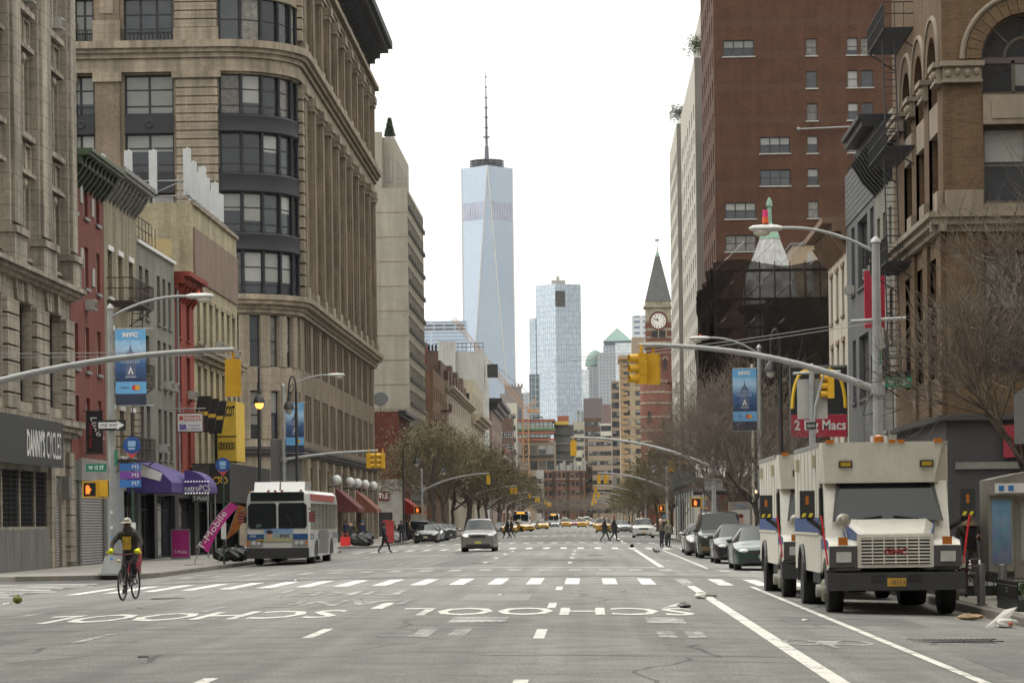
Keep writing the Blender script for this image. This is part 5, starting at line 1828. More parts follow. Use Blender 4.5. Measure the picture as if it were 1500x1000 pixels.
# ---- white apartment towers beyond
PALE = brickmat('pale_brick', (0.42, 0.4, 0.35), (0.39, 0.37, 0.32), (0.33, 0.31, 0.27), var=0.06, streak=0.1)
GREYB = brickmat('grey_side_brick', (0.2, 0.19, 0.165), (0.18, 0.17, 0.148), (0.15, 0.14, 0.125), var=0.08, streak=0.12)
for (y0, y1, ztop, lab) in ((307, 352, 54.5, 'white brick apartment tower with roof terrace behind the red tower'), (368, 400, 56.0, 'farther white brick apartment tower with planted terrace corner')):
	b = Bld('apartment_tower', (20, y0, ZR), lab, 'building')
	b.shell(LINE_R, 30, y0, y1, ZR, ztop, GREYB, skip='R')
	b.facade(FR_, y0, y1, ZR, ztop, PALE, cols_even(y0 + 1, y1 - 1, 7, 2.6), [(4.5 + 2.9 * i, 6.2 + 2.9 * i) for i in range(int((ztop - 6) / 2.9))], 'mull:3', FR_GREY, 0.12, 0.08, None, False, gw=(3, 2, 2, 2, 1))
	rl = MB()
	for i in range(14):
		rl.box(LINE_R + 0.2 + i * 0.35, y0 + 0.2, ztop, LINE_R + 0.25 + i * 0.35, y0 + 0.25, ztop + 1.2)
	rl.box(LINE_R + 0.2, y0 + 0.2, ztop + 1.15, LINE_R + 5, y0 + 0.25, ztop + 1.22)
	b.part('terrace_rail', rl, FR_WHITE)
	if y0 < 320:
		b.part('penthouse', MB().box(LINE_R + 1.6, y0 + 3, ztop, 30, y1 - 4, ztop + 9), PALE)
		b.window(Face('N', y0 + 3), LINE_R + 1.9, LINE_R + 5, ztop + 1, ztop + 3, 'mull:2', FR_WHITE, -0.02, 0.1, detail=False)
	sb = thing('terrace_shrub', (LINE_R + 0.9, y0 + 1.2, ztop), 'windblown shrub on the terrace of the %s white tower' % ('nearer' if y0 < 320 else 'farther'), 'shrub')
	q = MB()
	for i in range(900):
		p = Vector((rnd.gauss(-0.3, 0.75), rnd.gauss(0, 0.6), 1.5 + rnd.gauss(0, 0.55)))
		d = Vector((rnd.uniform(-1, 0.3), rnd.uniform(-1, 1), rnd.uniform(-0.4, 1))).normalized() * 0.35
		e = d.orthogonal().normalized() * 0.06
		q.add([p - e, p + e, p + d], [(0, 1, 2)])
	q.build('crown', mat('shrub_olive', (0.05, 0.055, 0.02), 0.8, var=0.3, scale=3), sb)
	q = MB().tube([(0, 0, 0), (0, 0, 0.8), (-0.3, 0, 1.8)], [0.1, 0.08, 0.04], 6)
	for i in range(9):
		q.tube([(-0.1, 0, 1.0), (rnd.uniform(-2, 1.4), rnd.uniform(-.6, .6), rnd.uniform(2, 3.6))], [0.04, 0.015], 4)
	q.build('trunk', IRON, sb)
# ---- the blocks behind and beside the camera, as they carry on up the avenue
for i, (y0, y1, h, sd) in enumerate(((-30, 57, 30, -1), (-95, -32, 42, -1), (-175, -112, 27, -1), (-260, -180, 36, -1), (-25, 70, 26, 1), (-92, -28, 38, 1), (-172, -110, 31, 1), (-260, -176, 44, 1))):
	x0, x1 = (-44, LINE_L) if sd < 0 else (LINE_R, 40)
	bb = simple('avenue_building', '%s storey %s masonry building %s up the avenue behind the viewpoint' % (('nine', 'twelve', 'eight', 'ten')[i % 4], ('brown', 'tan')[sd > 0], ('nearest', 'second', 'third', 'fourth')[i % 4]), x0, x1, y0, y1, h, (BRNB, BEIGE, LGREY, TANB)[(i * 3 + i // 4) % 4], n=int((y1 - y0) / 4.5), face='L' if sd < 0 else 'R', pitch=3.6)
bb = simple('avenue_building', 'broad tan masonry block closing the avenue far behind the viewpoint', -60, 50, -340, -310, 55, BEIGE, n=4)
# ================================================================== clock tower and far skyline
def gridmat(name, glass, line, bw, rh, ms, rough=0.15, metal=0.0, var=0.25, nscale=0.05, c2=None):
	if name in MATS:
		return MATS[name]
	m = brickmat(name, glass, c2 or tuple(c * 0.8 for c in glass), line, bw, rh, ms, var=var, streak=0.0, rough=rough)
	nt = m.node_tree
	for n in nt.nodes:
		if n.type == 'TEX_BRICK':
			n.offset = 0.0
		if n.type == 'BUMP':
			n.inputs['Strength'].default_value = 0.0
	b_ = nt.nodes['Principled BSDF']
	b_.inputs['Metallic'].default_value = metal
	b_.inputs['Specular IOR Level'].default_value = 0.5
	return m
# ---- clock tower of the red and buff library
YJ = 507.0
JR = brickmat('library_red', (0.15, 0.06, 0.042), (0.13, 0.052, 0.038), (0.12, 0.065, 0.05), bw=0.5, rh=0.18, streak=0.1)
JS = mat('library_stone', (0.27, 0.235, 0.175), 0.85, var=0.2, scale=0.5, streak=0.3)
SLT = mat('slate_roof', (0.085, 0.085, 0.082), 0.7, var=0.15, scale=1)
xl, xr = at(946, 470, YJ).x, at(983, 470, YJ).x
xc, hw = (xl + xr) / 2, (xr - xl) / 2
b = Bld('clock_tower', (xc, YJ + hw, ZR), 'red brick and stone clock tower with steep slate spire', 'tower')
yc = YJ + hw
z = lambda py: at(965, py, YJ).z
b.part('upper_shaft', MB().box(xl, YJ, z(560), xr, YJ + 2 * hw, z(503)), JR)
b.part('belfry_stage', MB().box(xl, YJ, z(503), xr, YJ + 2 * hw, z(440)), JS)
for py in (475, 487, 498):
	b.part('brick_band', MB().box(xl - 0.06, YJ - 0.06, z(py + 5), xr + 0.06, YJ + 2 * hw, z(py - 3)), JR)
b.part('ledge', MB().box(xl - 0.3, YJ - 0.3, z(509), xr + 0.3, YJ + 2 * hw + 0.3, z(500)), JS)
b.part('eaves', MB().box(xl - 0.35, YJ - 0.35, z(450), xr + 0.35, YJ + 2 * hw + 0.35, z(447)), JS)
for sx in (-1, 1):
	b.part('gargoyle', MB().box(xc + sx * hw - 0.2, YJ - 1.0, z(450.5), xc + sx * hw + 0.2, YJ, z(448.5)), JS)
q = MB()
zt, zb = z(374), z(441)
q.add([(xl - 0.1, YJ - 0.1, zb), (xr + 0.1, YJ - 0.1, zb), (xr + 0.1, YJ + 2 * hw + 0.1, zb), (xl - 0.1, YJ + 2 * hw + 0.1, zb), (xc - 0.45, yc - 0.45, zt), (xc + 0.45, yc - 0.45, zt), (xc + 0.45, yc + 0.45, zt), (xc - 0.45, yc + 0.45, zt)],
	  [(0, 1, 5, 4), (1, 2, 6, 5), (2, 3, 7, 6), (3, 0, 4, 7), (4, 5, 6, 7)])
b.part('spire', q, SLT)
q = MB().lathe([(0.62, z(385)), (0.48, z(380)), (0.4, z(372)), (0.12, z(366)), (0.05, z(353))], (xc, yc, 0), 8)
b.part('copper_finial', q, MATS['verdigris'])
q = MB().tube([(xc, yc, z(366)), (xc, yc, z(340))], 0.07, 5).box(xc - 0.45, yc - 0.05, z(351), xc + 0.45, yc + 0.05, z(349))
b.part('weathervane', q, FR_BLACK)
cz = z(470)
q = MB()
q.lathe([(1.75, 0), (1.75, 0.12), (1.5, 0.12)], (xc, YJ, cz), 28, M=Matrix.Rotation(R(90), 3, 'X'))
b.part('clock_rim', q, JR)
q = MB().lathe([(1.42, 0.0), (1.42, 0.2)], (xc, YJ, cz), 28, M=Matrix.Rotation(R(90), 3, 'X'))
cf = b.part('clock_face', q, mat('clock_white', (0.62, 0.6, 0.55), 0.6, var=0.03))
q = MB()
for k in range(12):
	an = math.pi / 6 * k
	q.obox((xc + 1.1 * math.sin(an), YJ - 0.22, cz + 1.1 * math.cos(an)), (0.13, 0.03, 0.34), Matrix.Rotation(an, 3, 'Y'))
b.part('hour_marks', q, BLACKM)
for an, ln, w in ((R(-62), 1.0, 0.13), (R(-30), 0.62, 0.16)):
	q = MB().obox((xc + ln / 2 * math.sin(an), YJ - 0.24, cz + ln / 2 * math.cos(an)), (w, 0.03, ln), Matrix.Rotation(an, 3, 'Y'))
	b.part('clock_hand', q, BLACKM)
q = MB()
q.tube([(xc + 1.95 * math.cos(math.pi * i / 12), YJ - 0.05, cz + 1.95 * math.sin(math.pi * i / 12)) for i in range(13)], 0.2, 6)
b.part('clock_arch', q, JS)
for sx in (-0.75, 0.75):
	b.part('belfry_opening', MB().box(xc + sx - 0.6, YJ - 0.08, z(494), xc + sx + 0.6, YJ - 0.02, z(484)), BLACKM)
	b.part('belfry_column', MB().tube([(xc + sx + 0.7, YJ - 0.15, z(495)), (xc + sx + 0.7, YJ - 0.15, z(483))], 0.12, 6), JS)
for sx in (-1.2, 1.2):
	q = MB().box(xc + sx - 0.35, YJ - 0.03, z(541), xc + sx + 0.35, YJ - 0.02, z(527))
	w = b.part('lancet', q, BLACKM)
	b.part('lancet_hood', MB().tube([(xc + sx + 0.5 * math.cos(math.pi * i / 8), YJ - 0.05, z(527) + 0.5 * math.sin(math.pi * i / 8)) for i in range(9)], 0.13, 5), JS)
# round stair drum below with stone bands
rx = hw + 0.7
b.part('drum', MB().lathe([(rx, ZR), (rx, z(556)), (rx - 0.3, z(553))], (xc - 0.5, yc, 0), 24), JR, 40)
for py in (558, 574, 590, 610, 630, 646, 664):
	b.part('stone_band', MB().lathe([(rx, z(py + 1.3)), (rx + 0.08, z(py + 1.3)), (rx + 0.08, z(py - 1.3)), (rx, z(py - 1.3))], (xc - 0.5, yc, 0), 24), JS, 40)
for (px_, py) in ((951, 610), (973, 622), (951, 668)):
	p = at(px_, py, YJ - 0.9)
	b.part('lancet', MB().box(p.x - 0.25, YJ - 0.8, p.z - 1.0, p.x + 0.25, YJ + 1, p.z + 1.0), BLACKM)
b.part('side_wing', MB().box(xr - 0.2, YJ + 1, ZR, xr + 12, YJ + 14, z(560)), JR)
b.part('wing_gable', MB().prism([(xr - 0.2, YJ + 0.95, z(560)), (xr + 4, YJ + 0.95, z(560)), (xr + 1.9, YJ + 0.95, z(538))], (0, 6, 0)), JR)
# ---- buildings where the avenue bends away
def farbox(name, label, px0, px1, pytop, Y, depth, m, n=0, nface=None, pitch=3.3, cw=1.4, rh=1.6, base=3, fm=None, group=None):
	x0, x1 = at(px0, 700, Y).x, at(px1, 700, Y).x
	zt = at((px0 + px1) / 2, pytop, Y).z
	bb = Bld(name, ((x0 + x1) / 2, Y, -0.4), label, 'building', group)
	N = Face('N', Y)
	rows = []
	v = base + 0.8
	while nface and v + rh < zt - 0.6:
		rows.append((v, v + rh))
		v += pitch
	bb.shell(x0, x1, Y, Y + depth, -0.75, zt, m, skip='N')
	bb.facade(N, x0, x1, -0.75, zt, m, cols_even(x0 + 0.3, x1 - 0.3, nface, cw) if nface else [], rows, 'dh', fm or FR_BLACK, 0.15, 0.12, None, False)
	return bb
BRK = brickmat('apartment_brick', (0.19, 0.105, 0.07), (0.17, 0.095, 0.065), (0.15, 0.1, 0.075), bw=0.6, rh=0.2)
b = farbox('brick_apartments', 'long brown brick apartment block with recessed dark bays closing the avenue', 795, 857, 689, 900, 20, BRK, nface=9, pitch=3.0, cw=1.0)
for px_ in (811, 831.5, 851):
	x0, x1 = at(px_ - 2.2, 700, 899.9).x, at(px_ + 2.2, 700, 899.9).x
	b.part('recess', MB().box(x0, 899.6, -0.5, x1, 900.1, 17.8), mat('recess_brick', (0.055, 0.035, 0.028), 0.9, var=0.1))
b.part('stone_band', MB().box(at(795, 700, 900).x - 0.1, 899.7, 15.0, at(857, 700, 900).x, 899.95, 15.4), BEIGE)
for k in range(9):
	x = at(815 + 5 * k, 690, 905).x
	b.part('chimney', MB().box(x, 903, 18, x + 0.8 + 0.5 * (k % 2), 904.5, 20 + 0.7 * (k % 3)), LGREY)
b = farbox('grey_house', 'low pale grey house beside the brown brick apartment block', 786, 796, 688, 890, 14, LGREY, nface=2)
b = farbox('brown_house', 'dark brick house right of the apartment block with roof tanks', 857, 868, 682, 905, 14, BRND, nface=2)
TANC = mat('tan_concrete', (0.26, 0.205, 0.145), 0.85, var=0.12, scale=0.3)
b = farbox('office_under_construction', 'tan building gaining open glazed floors with orange netting', 763, 814, 646, 1050, 25, TANC, nface=4, pitch=6.2, cw=2.9, rh=3.6, base=8, fm=FR_BLACK)
xa, xb = at(757, 700, 1050).x, at(812, 700, 1050).x
zz_ = lambda py: at(790, py, 1050).z
ORG = mat('orange_net', (0.24, 0.075, 0.045), 0.8, var=0.2)
PGL = gridmat('pale_glazing', (0.3, 0.34, 0.33), (0.06, 0.06, 0.06), 1.7, 3.5, 0.12, var=0.3)
for (p0, p1, m_, dx) in ((645, 640, BLACKM, 2), (640, 634, PGL, 1.5), (634, 630, BLACKM, 0), (630, 626.5, mat('green_net', (0.1, 0.17, 0.08), 0.8, var=0.2), -0.5), (626.5, 617, PGL, 0.5), (617, 614, FR_BROWN, -0.5)):
	b.part('upper_floor', MB().box(xa + dx, 1049, zz_(p0), xb - dx, 1072, zz_(p1)), m_)
for p0 in (644.5, 634, 616.5):
	b.part('safety_net', MB().box(xa - 0.6, 1048.4, zz_(p0 + 1), xb + 0.4, 1048.7, zz_(p0 - 2.2)), ORG)
b.part('balcony_slab', MB().box(xa + 1, 1047.5, zz_(669), xb, 1050, zz_(666)), BLACKM)
b.part('steel_frame', MB().tube([(xb - 8, 1055, zz_(614)), (xb - 8, 1055, zz_(610)), (xb - 4.5, 1055, zz_(610)), (xb - 4.5, 1055, zz_(614))], 0.3, 5), IRON)
b = farbox('netted_tower', 'dark netted building frame with orange and yellow top floor', 812, 841, 622, 1065, 22, mat('dark_net', (0.1, 0.1, 0.09), 0.9, var=0.3, scale=0.2))
for k in range(11):
	b.part('floor_edge', MB().box(at(812, 700, 1064).x, 1064.5, 2 + 3.3 * k, at(841, 700, 1064).x, 1064.9, 2.4 + 3.3 * k), FR_GREY if k % 2 else BLACKM)
b.part('top_floor', MB().box(at(818, 700, 1064).x, 1063, at(820, 620, 1064).z, at(834, 700, 1064).x, 1070, at(820, 609, 1064).z), ORG)
b.part('top_floor', MB().box(at(812, 700, 1064).x, 1062.5, at(820, 622, 1064).z, at(834, 700, 1064).x, 1070, at(820, 617, 1064).z), mat('yellow_net', (0.42, 0.3, 0.05), 0.8, var=0.2))
farbox('stone_house', 'pale stone building with a glazed roof lantern', 840, 857, 617, 1100, 20, mat('pale_stone_f', (0.3, 0.28, 0.22), 0.85, var=0.12, scale=0.3), nface=3).part('roof_lantern', MB().box(at(846, 700, 1101).x, 1101, at(850, 617, 1101).z, at(856, 700, 1101).x, 1108, at(850, 601, 1101).z), PGL)
farbox('tan_block', 'broad tan brick block with many small windows right of the avenue end', 862, 903, 641, 1000, 30, mat('tan_far', (0.25, 0.195, 0.14), 0.85, var=0.1, scale=0.3), nface=7, pitch=3.6)
farbox('cream_house', 'narrow cream house with three window columns in front of the tan block', 843, 853, 660, 985, 12, mat('cream_far', (0.4, 0.37, 0.29), 0.85, var=0.08), nface=2, pitch=3.2)
farbox('white_house', 'white rendered house with dark square windows above the tan block', 881, 901, 620, 1040, 16, mat('white_far', (0.46, 0.44, 0.37), 0.85, var=0.08), nface=3, pitch=4, cw=2.2, rh=2.2)
farbox('grey_block', 'dark grey brick block behind the white rendered house', 856, 882, 612, 1150, 25, BRND, nface=5, pitch=4.2, cw=1.8, rh=2)
b = farbox('quoined_tower', 'tall yellow-tan apartment house with striped corner quoins', 910, 946, 520, 870, 25, mat('yellow_tan', (0.28, 0.215, 0.14), 0.85, var=0.1, scale=0.3), nface=2, pitch=3.15, cw=1.9, rh=1.7)
for k in range(27):
	zz2 = 2 + k * 1.9
	if zz2 < 52:
		b.part('quoin', MB().box(at(911, 700, 869).x, 869.6, zz2, at(921, 700, 869).x, 869.95, zz2 + 0.9), mat('quoin_tan', (0.29, 0.19, 0.10), 0.85, var=0.1))
b.part('cornice', MB().box(at(908, 700, 868).x, 868.5, at(920, 526, 869).z, at(947, 700, 868).x, 896, at(920, 520, 869).z), MATS['quoin_tan'])
b.part('penthouse', MB().box(at(928, 700, 872).x, 872, at(935, 522, 872).z, at(946, 700, 872).x, 885, at(935, 494, 872).z), mat('penthouse_tan', (0.27, 0.21, 0.15), 0.85, var=0.1))
farbox('stepped_apartments', 'dark windowed apartment house left of the yellow-tan one', 897, 911, 558, 930, 20, mat('apartment_tan_dark', (0.22, 0.17, 0.12), 0.85, var=0.15, scale=0.3), nface=2, pitch=3.3, cw=1.6, rh=2.1)
farbox('pale_tenement', 'cream tenement beyond the black cornice house', 734, 757, 590, 900, 14, mat('cream_far2', (0.42, 0.4, 0.33), 0.85, var=0.08), nface=4, pitch=4)
farbox('dark_tenement', 'dark tenement with white trimmed top storey', 731, 752, 612, 880, 14, BRND, nface=3, fm=FR_WHITE, pitch=4.2, cw=2, rh=1.8)
# ---- tower crane over the site
cr = thing('tower_crane', (at(771, 700, 1045).x, 1045, -0.4), 'orange lattice tower crane with raised jib over the construction site', 'crane')
CRM = mat('crane_orange', (0.33, 0.19, 0.085), 0.6, var=0.15)
def lattice(mb, a, c, w, n, r=0.09):
	a, c = Vector(a), Vector(c)
	t = (c - a).normalized()
	u = t.cross(Vector((0, 1, 0))).normalized() * w / 2
	v = t.cross(u).normalized() * w / 2
	cs = [u + v, u - v, -u - v, -u + v]
	for k in cs:
		mb.tube([a + k, c + k], r, 4)
	for i in range(n):
		p, q_ = a.lerp(c, i / n), a.lerp(c, (i + 1) / n)
		for j in range(4):
			mb.tube([p + cs[j], q_ + cs[(j + 1) % 4]], r * 0.6, 3)
tz = at(769, 600, 1045).z
mb = MB()
lattice(mb, (0, 0, 0), (0, 0, tz + 0.4), 2.2, 22, 0.16)
mb.build('mast', CRM, cr)
j1 = at(664, 466, 1045)
mb = MB()
lattice(mb, (0, 0, tz + 0.5), (j1.x - cr.location.x, 0, j1.z + 0.4), 1.5, 26, 0.13)
mb.build('jib', CRM, cr)
j2 = at(786, 585, 1045)
mb = MB()
lattice(mb, (0, 0, tz + 0.5), (j2.x - cr.location.x, 0, j2.z + 0.4), 1.2, 5, 0.12)
mb.box(1, -1, tz - 0.8, 5.5, 1, tz + 0.6)
mb.build('counter_jib', CRM, cr)
MB().tube([(j2.x - cr.location.x, 0, j2.z + 0.4), ((j1.x - cr.location.x) * 0.62, 0, tz + (j1.z - tz) * 0.62)], 0.08, 4).build('stay_cable', FR_BLACK, cr)
# ---- skyline, at true distance and size
YW = 3200.0
wc = at(717.5, 600, YW).x
g1 = gridmat('tower_glass_panes', (0.35, 0.405, 0.48), (0.29, 0.34, 0.41), 3.0, 4.0, 0.3, rough=0.06, metal=0.85, var=0.04, c2=(0.335, 0.39, 0.465))
ow = thing('glass_skyscraper', (wc, YW, -0.75), 'tall tapering glass skyscraper with ringed mast', 'skyscraper')
hb_, zb_, zt_ = 30.5, 20.0, at(717, 246, YW).z
RT = Matrix.Rotation(R(3), 3, 'Z')
base = [RT @ Vector((sx * hb_, sy * hb_, 0)) for sx, sy in ((-1, -1), (1, -1), (1, 1), (-1, 1))]
top = [RT @ Vector((math.cos(a) * hb_, math.sin(a) * hb_, 0)) for a in (-math.pi / 2, 0, math.pi / 2, math.pi)]
q = MB()
vs_ = [(p.x, p.y, 0.0) for p in base] + [(p.x, p.y, zb_) for p in base] + [(p.x, p.y, zt_) for p in top]
fs_ = [(i, (i + 1) % 4, 4 + (i + 1) % 4, 4 + i) for i in range(4)]
for i in range(4):
	fs_.append((4 + i, 4 + (i + 1) % 4, 8 + i))
	fs_.append((4 + (i + 1) % 4, 8 + (i + 1) % 4, 8 + i))
fs_.append((8, 9, 10, 11))
q.add(vs_, fs_)
q.build('tower', g1, ow)
edge = mat('steel_edge', (0.5, 0.5, 0.48), 0.35, 0.6, var=0)
for i in range(4):
	MB().tube([(base[i].x, base[i].y, zb_), (top[i].x, top[i].y, zt_)], 0.9, 5).tube([(base[(i + 1) % 4].x, base[(i + 1) % 4].y, zb_), (top[i].x, top[i].y, zt_)], 0.9, 5).build('edge_trim', edge, ow)
za, zb2 = at(717, 324, YW).z, at(717, 298, YW).z
for i in range(4):
	bc = base[(i + 1) % 4]
	for k in range(8):
		f0, f1 = 0.04 + k * 0.118, 0.04 + k * 0.118 + 0.1
		ps = []
		for (zv, f) in ((za, f0), (za, f1), (zb2, f1), (zb2, f0)):
			kk = (zv - zb_) / (zt_ - zb_)
			p = bc.lerp(top[i], kk).lerp(bc.lerp(top[(i + 1) % 4], kk), f) * 1.006
			ps.append((p.x, p.y, zv))
		MB().quad(*ps).build('louvre_panel', mat('louvre', (0.33, 0.34, 0.42), 0.4, 0.6, var=0.15, scale=0.05), ow)
DK = mat('mast_steel', (0.07, 0.08, 0.1), 0.5, 0.3, var=0)
q = MB()
for k, py in enumerate((244.5, 240.5, 236)):
	q.lathe([(19.5, 0), (20.5, 0.2), (20.5, 0.9), (19.5, 1.0)], (0, 0, at(717, py, YW).z), 28)
for k in range(14):
	an = 2 * math.pi * k / 14
	q.tube([(20 * math.cos(an), 20 * math.sin(an), zt_), (20 * math.cos(an), 20 * math.sin(an), at(717, 235, YW).z)], 0.5, 4)
q.build('ring', DK, ow)
q = MB()
zl = [(3.0, 244), (2.4, 214), (1.5, 212), (1.5, 200), (1.1, 160), (0.7, 130), (0.35, 104)]
q.lathe([(r, at(717, p, YW).z) for r, p in zl], (0, 0, 0), 8)
for py, r in ((200, 4.6), (186, 2.6), (171, 2.6), (157, 2.4), (142, 2.2), (127, 1.8), (112, 1.4)):
	q.lathe([(r * 0.5, at(717, py + 1.2, YW).z), (r, at(717, py + 0.4, YW).z), (r, at(717, py - 0.5, YW).z), (r * 0.5, at(717, py - 1, YW).z)], (0, 0, 0), 8)
q.build('mast', DK, ow)
def slab(name, label, px0, px1, pytop, Y, d, m, rot=0.0):
	x0, x1 = at(px0, 700, Y).x, at(px1, 700, Y).x
	t_ = thing(name, ((x0 + x1) / 2, Y, -0.75), label, 'skyscraper')
	w = x1 - x0
	MB().box(-w / 2, 0, 0, w / 2, d, at((px0 + px1) / 2, pytop, Y).z + 0.75).build('tower', m, t_)
	return t_
gb = gridmat('blue_band_glass', (0.25, 0.34, 0.46), (0.42, 0.47, 0.53), 60.0, 4.2, 1.1, rough=0.1, metal=0.5, var=0.05)
t_ = slab('office_tower', 'blue-grey banded glass office tower left of the tapering skyscraper', 622, 686, 470, 3100, 45, gb)
for py in (477, 482.5):
	zc = at(650, py, 3100).z
	for k in range(4):
		MB().box(-24 + k * 12.3, -0.6, zc, -13.5 + k * 12.3, 0.2, zc + 2.4).build('louvre_slot', mat('slot_dark', (0.06, 0.07, 0.09), 0.5, var=0), t_)
# mirror-glass hotel tower turned on its corner
YS = 1630.0
t_ = thing('glass_hotel_tower', (at(817, 700, YS).x, YS, -0.75), 'mirror glass slab tower with dark open notch near its top', 'skyscraper')
gs = gridmat('mirror_panes', (0.44, 0.5, 0.55), (0.3, 0.35, 0.41), 1.8, 3.4, 0.16, rough=0.05, metal=0.9, var=0.12, c2=(0.4, 0.46, 0.52))
xl_, xr_ = at(787, 700, YS).x - t_.location.x, at(854, 700, YS).x - t_.location.x
zt1 = at(835, 415, YS).z + 0.75
def wedge(mb, pts, z0, z1):
	n = len(pts)
	mb.add([(x, y, z0) for x, y in pts] + [(x, y, z1) for x, y in pts], [(i, (i + 1) % n, n + (i + 1) % n, n + i) for i in range(n)] + [tuple(range(n, 2 * n))])
mb = MB()
foot = [(xl_, 13.0), (0, 0), (xr_, 9.0), (xr_ + xl_ + 2, 24)]
wedge(mb, foot, 0, zt1)
mb.build('tower', gs, t_)
mb = MB()
x3 = at(777, 700, YS).x - t_.location.x
wedge(mb, [(x3, 18), (xl_ - 0.1, 12.5), (xl_ + 6, 26), (x3 + 4, 30)], 0, at(785, 462, YS).z)
mb.build('lower_wing', gs, t_)
n0, n1, n2 = at(817, 457, YS).z, at(817, 447, YS).z, at(817, 424, YS).z
nx = at(831, 700, YS).x - t_.location.x
MB().prism([(-0.2, -0.25, n1), (nx, 0.64 * 9.0 / xr_ * nx - 0.9 + 0.3 * 0, n1), (nx, 0.64 * 9.0 / xr_ * nx - 0.9, n2), (-0.2, -0.25, n2)], (0, 2.5, 0)).build('open_notch', mat('notch_dark', (0.05, 0.045, 0.04), 0.7, var=0.2, scale=0.1), t_)
MB().box(-2.5, 4, zt1, 6, 14, zt1 + 2.5).box(0.5, 6, zt1 + 2.5, 2.5, 9, zt1 + 5).build('roof_plant', mat('plant_grey', (0.35, 0.34, 0.31), 0.7, var=0.1, scale=0.2), t_)
# domed and pyramid-roofed granite towers
gw_ = gridmat('granite_grid', (0.16, 0.22, 0.29), (0.33, 0.34, 0.35), 4.2, 4.2, 1.1, rough=0.3, var=0.08)
cop = mat('copper_green', (0.13, 0.21, 0.18), 0.6, var=0.08, scale=0.05)
YF = 3400.0
t_ = slab('pyramid_tower', 'stepped granite office tower with green copper pyramid roof', 877, 930, 516, YF, 50, gw_)
wq = at(930, 700, YF).x - at(877, 700, YF).x
zc0, zc1, zc2 = at(905, 516, YF).z, at(905, 498, YF).z, at(905, 477, YF).z
MB().box(-wq / 2 + 8, 4, zc0, wq / 2 - 2, 46, zc1 - 6).build('upper_stage', gw_, t_)
MB().box(-wq / 2 + 9, 5, zc1 - 6, wq / 2 - 3, 45, zc1).build('dark_stage', mat('stage_dark', (0.05, 0.07, 0.11), 0.5, var=0), t_)
q = MB()
q.add([(-wq / 2 + 8, 4, zc1), (wq / 2 - 2, 4, zc1), (wq / 2 - 2, 46, zc1), (-wq / 2 + 8, 46, zc1), (3, 25, zc2)], [(0, 1, 4), (1, 2, 4), (2, 3, 4), (3, 0, 4)])
q.build('pyramid_roof', cop, t_)
t_ = slab('domed_tower', 'granite office tower with green copper dome beside the pyramid roof', 862, 879, 537, 3420, 40, gw_)
q = MB()
wz = at(871, 534, 3420).z
for i in range(1):
	q.lathe([(13, 0), (12.6, 5), (11, 11), (7.5, 17), (2, 20.5), (0.1, 21)], (3, 18, wz), 20)
q.build('dome', cop, t_, smooth=50)
pg = gridmat('pale_mirror', (0.62, 0.66, 0.68), (0.45, 0.5, 0.54), 3, 4, 0.3, rough=0.08, metal=0.8, var=0.1)
slab('pale_glass_tower', 'bright mirrored tower between the pyramid roof and clock tower', 904, 930, 502, 3000, 30, pg)
slab('banded_tower', 'white and blue banded office tower behind the clock tower', 929, 992, 462, 2000, 25, gridmat('white_band', (0.13, 0.19, 0.28), (0.5, 0.52, 0.53), 7, 4.2, 1.3, rough=0.2, var=0.05))
slab('mirror_block', 'small pale mirrored block left of the domed tower', 853, 864, 541, 2500, 20, pg)
dkb = gridmat('dark_brick_grid', (0.05, 0.05, 0.055), (0.12, 0.095, 0.09), 3.0, 3.4, 1.6, rough=0.6, var=0.15)
slab('brick_slab', 'dark brick apartment slab below the granite towers', 856, 884, 583, 1800, 25, dkb)
slab('brick_slab', 'purple-brown balconied apartment slab right of the dark brick one', 884, 899, 592, 1750, 25, gridmat('plum_brick_grid', (0.06, 0.05, 0.05), (0.17, 0.11, 0.1), 3.0, 3.2, 1.3, rough=0.6, var=0.15))
# gothic telephone building
t_ = slab('gothic_tower', 'brown stone tower with arched crown at the foot of the skyscraper', 734, 770, 576, 2950, 35, mat('gothic_brown', (0.17, 0.14, 0.125), 0.85, var=0.12, scale=0.03))
wq = at(770, 700, 2950).x - at(734, 700, 2950).x
zg = at(750, 576, 2950).z
MB().box(-wq / 2 + 5, 3, zg, wq / 2 - 4, 30, at(750, 565, 2950).z).build('crown', MATS['gothic_brown'], t_)
for k in range(6):
	MB().box(-wq / 2 + 5 + k * 3.6, 2, at(750, 566, 2950).z, -wq / 2 + 7 + k * 3.6, 10, at(750, 561, 2950).z).build('pinnacle', MATS['gothic_brown'], t_)
for k in range(3):
	x = -wq / 2 + 5 + k * 8.5
	zo = at(750, 598, 2950).z
	q = MB()
	q.prism([(x - 1.8, -0.4, zo - 14), (x + 1.8, -0.4, zo - 14), (x + 1.8, -0.4, zo - 2), (x, -0.4, zo + 2), (x - 1.8, -0.4, zo - 2)], (0, 0.8, 0))
	q.build('arched_recess', mat('recess_slate', (0.05, 0.06, 0.075), 0.6, var=0), t_)
slab('office_tower', 'slate glass office tower with pitched green roof beside the gothic crown', 768, 779, 575, 2900, 25, gw_)
slab('glass_block', 'dark glass apartment block left of the mirror slab tower', 777, 792, 548, 1500, 20, gridmat('dark_glass_grid', (0.1, 0.13, 0.15), (0.25, 0.28, 0.3), 2.2, 3.4, 0.3, rough=0.1, metal=0.4, var=0.3))
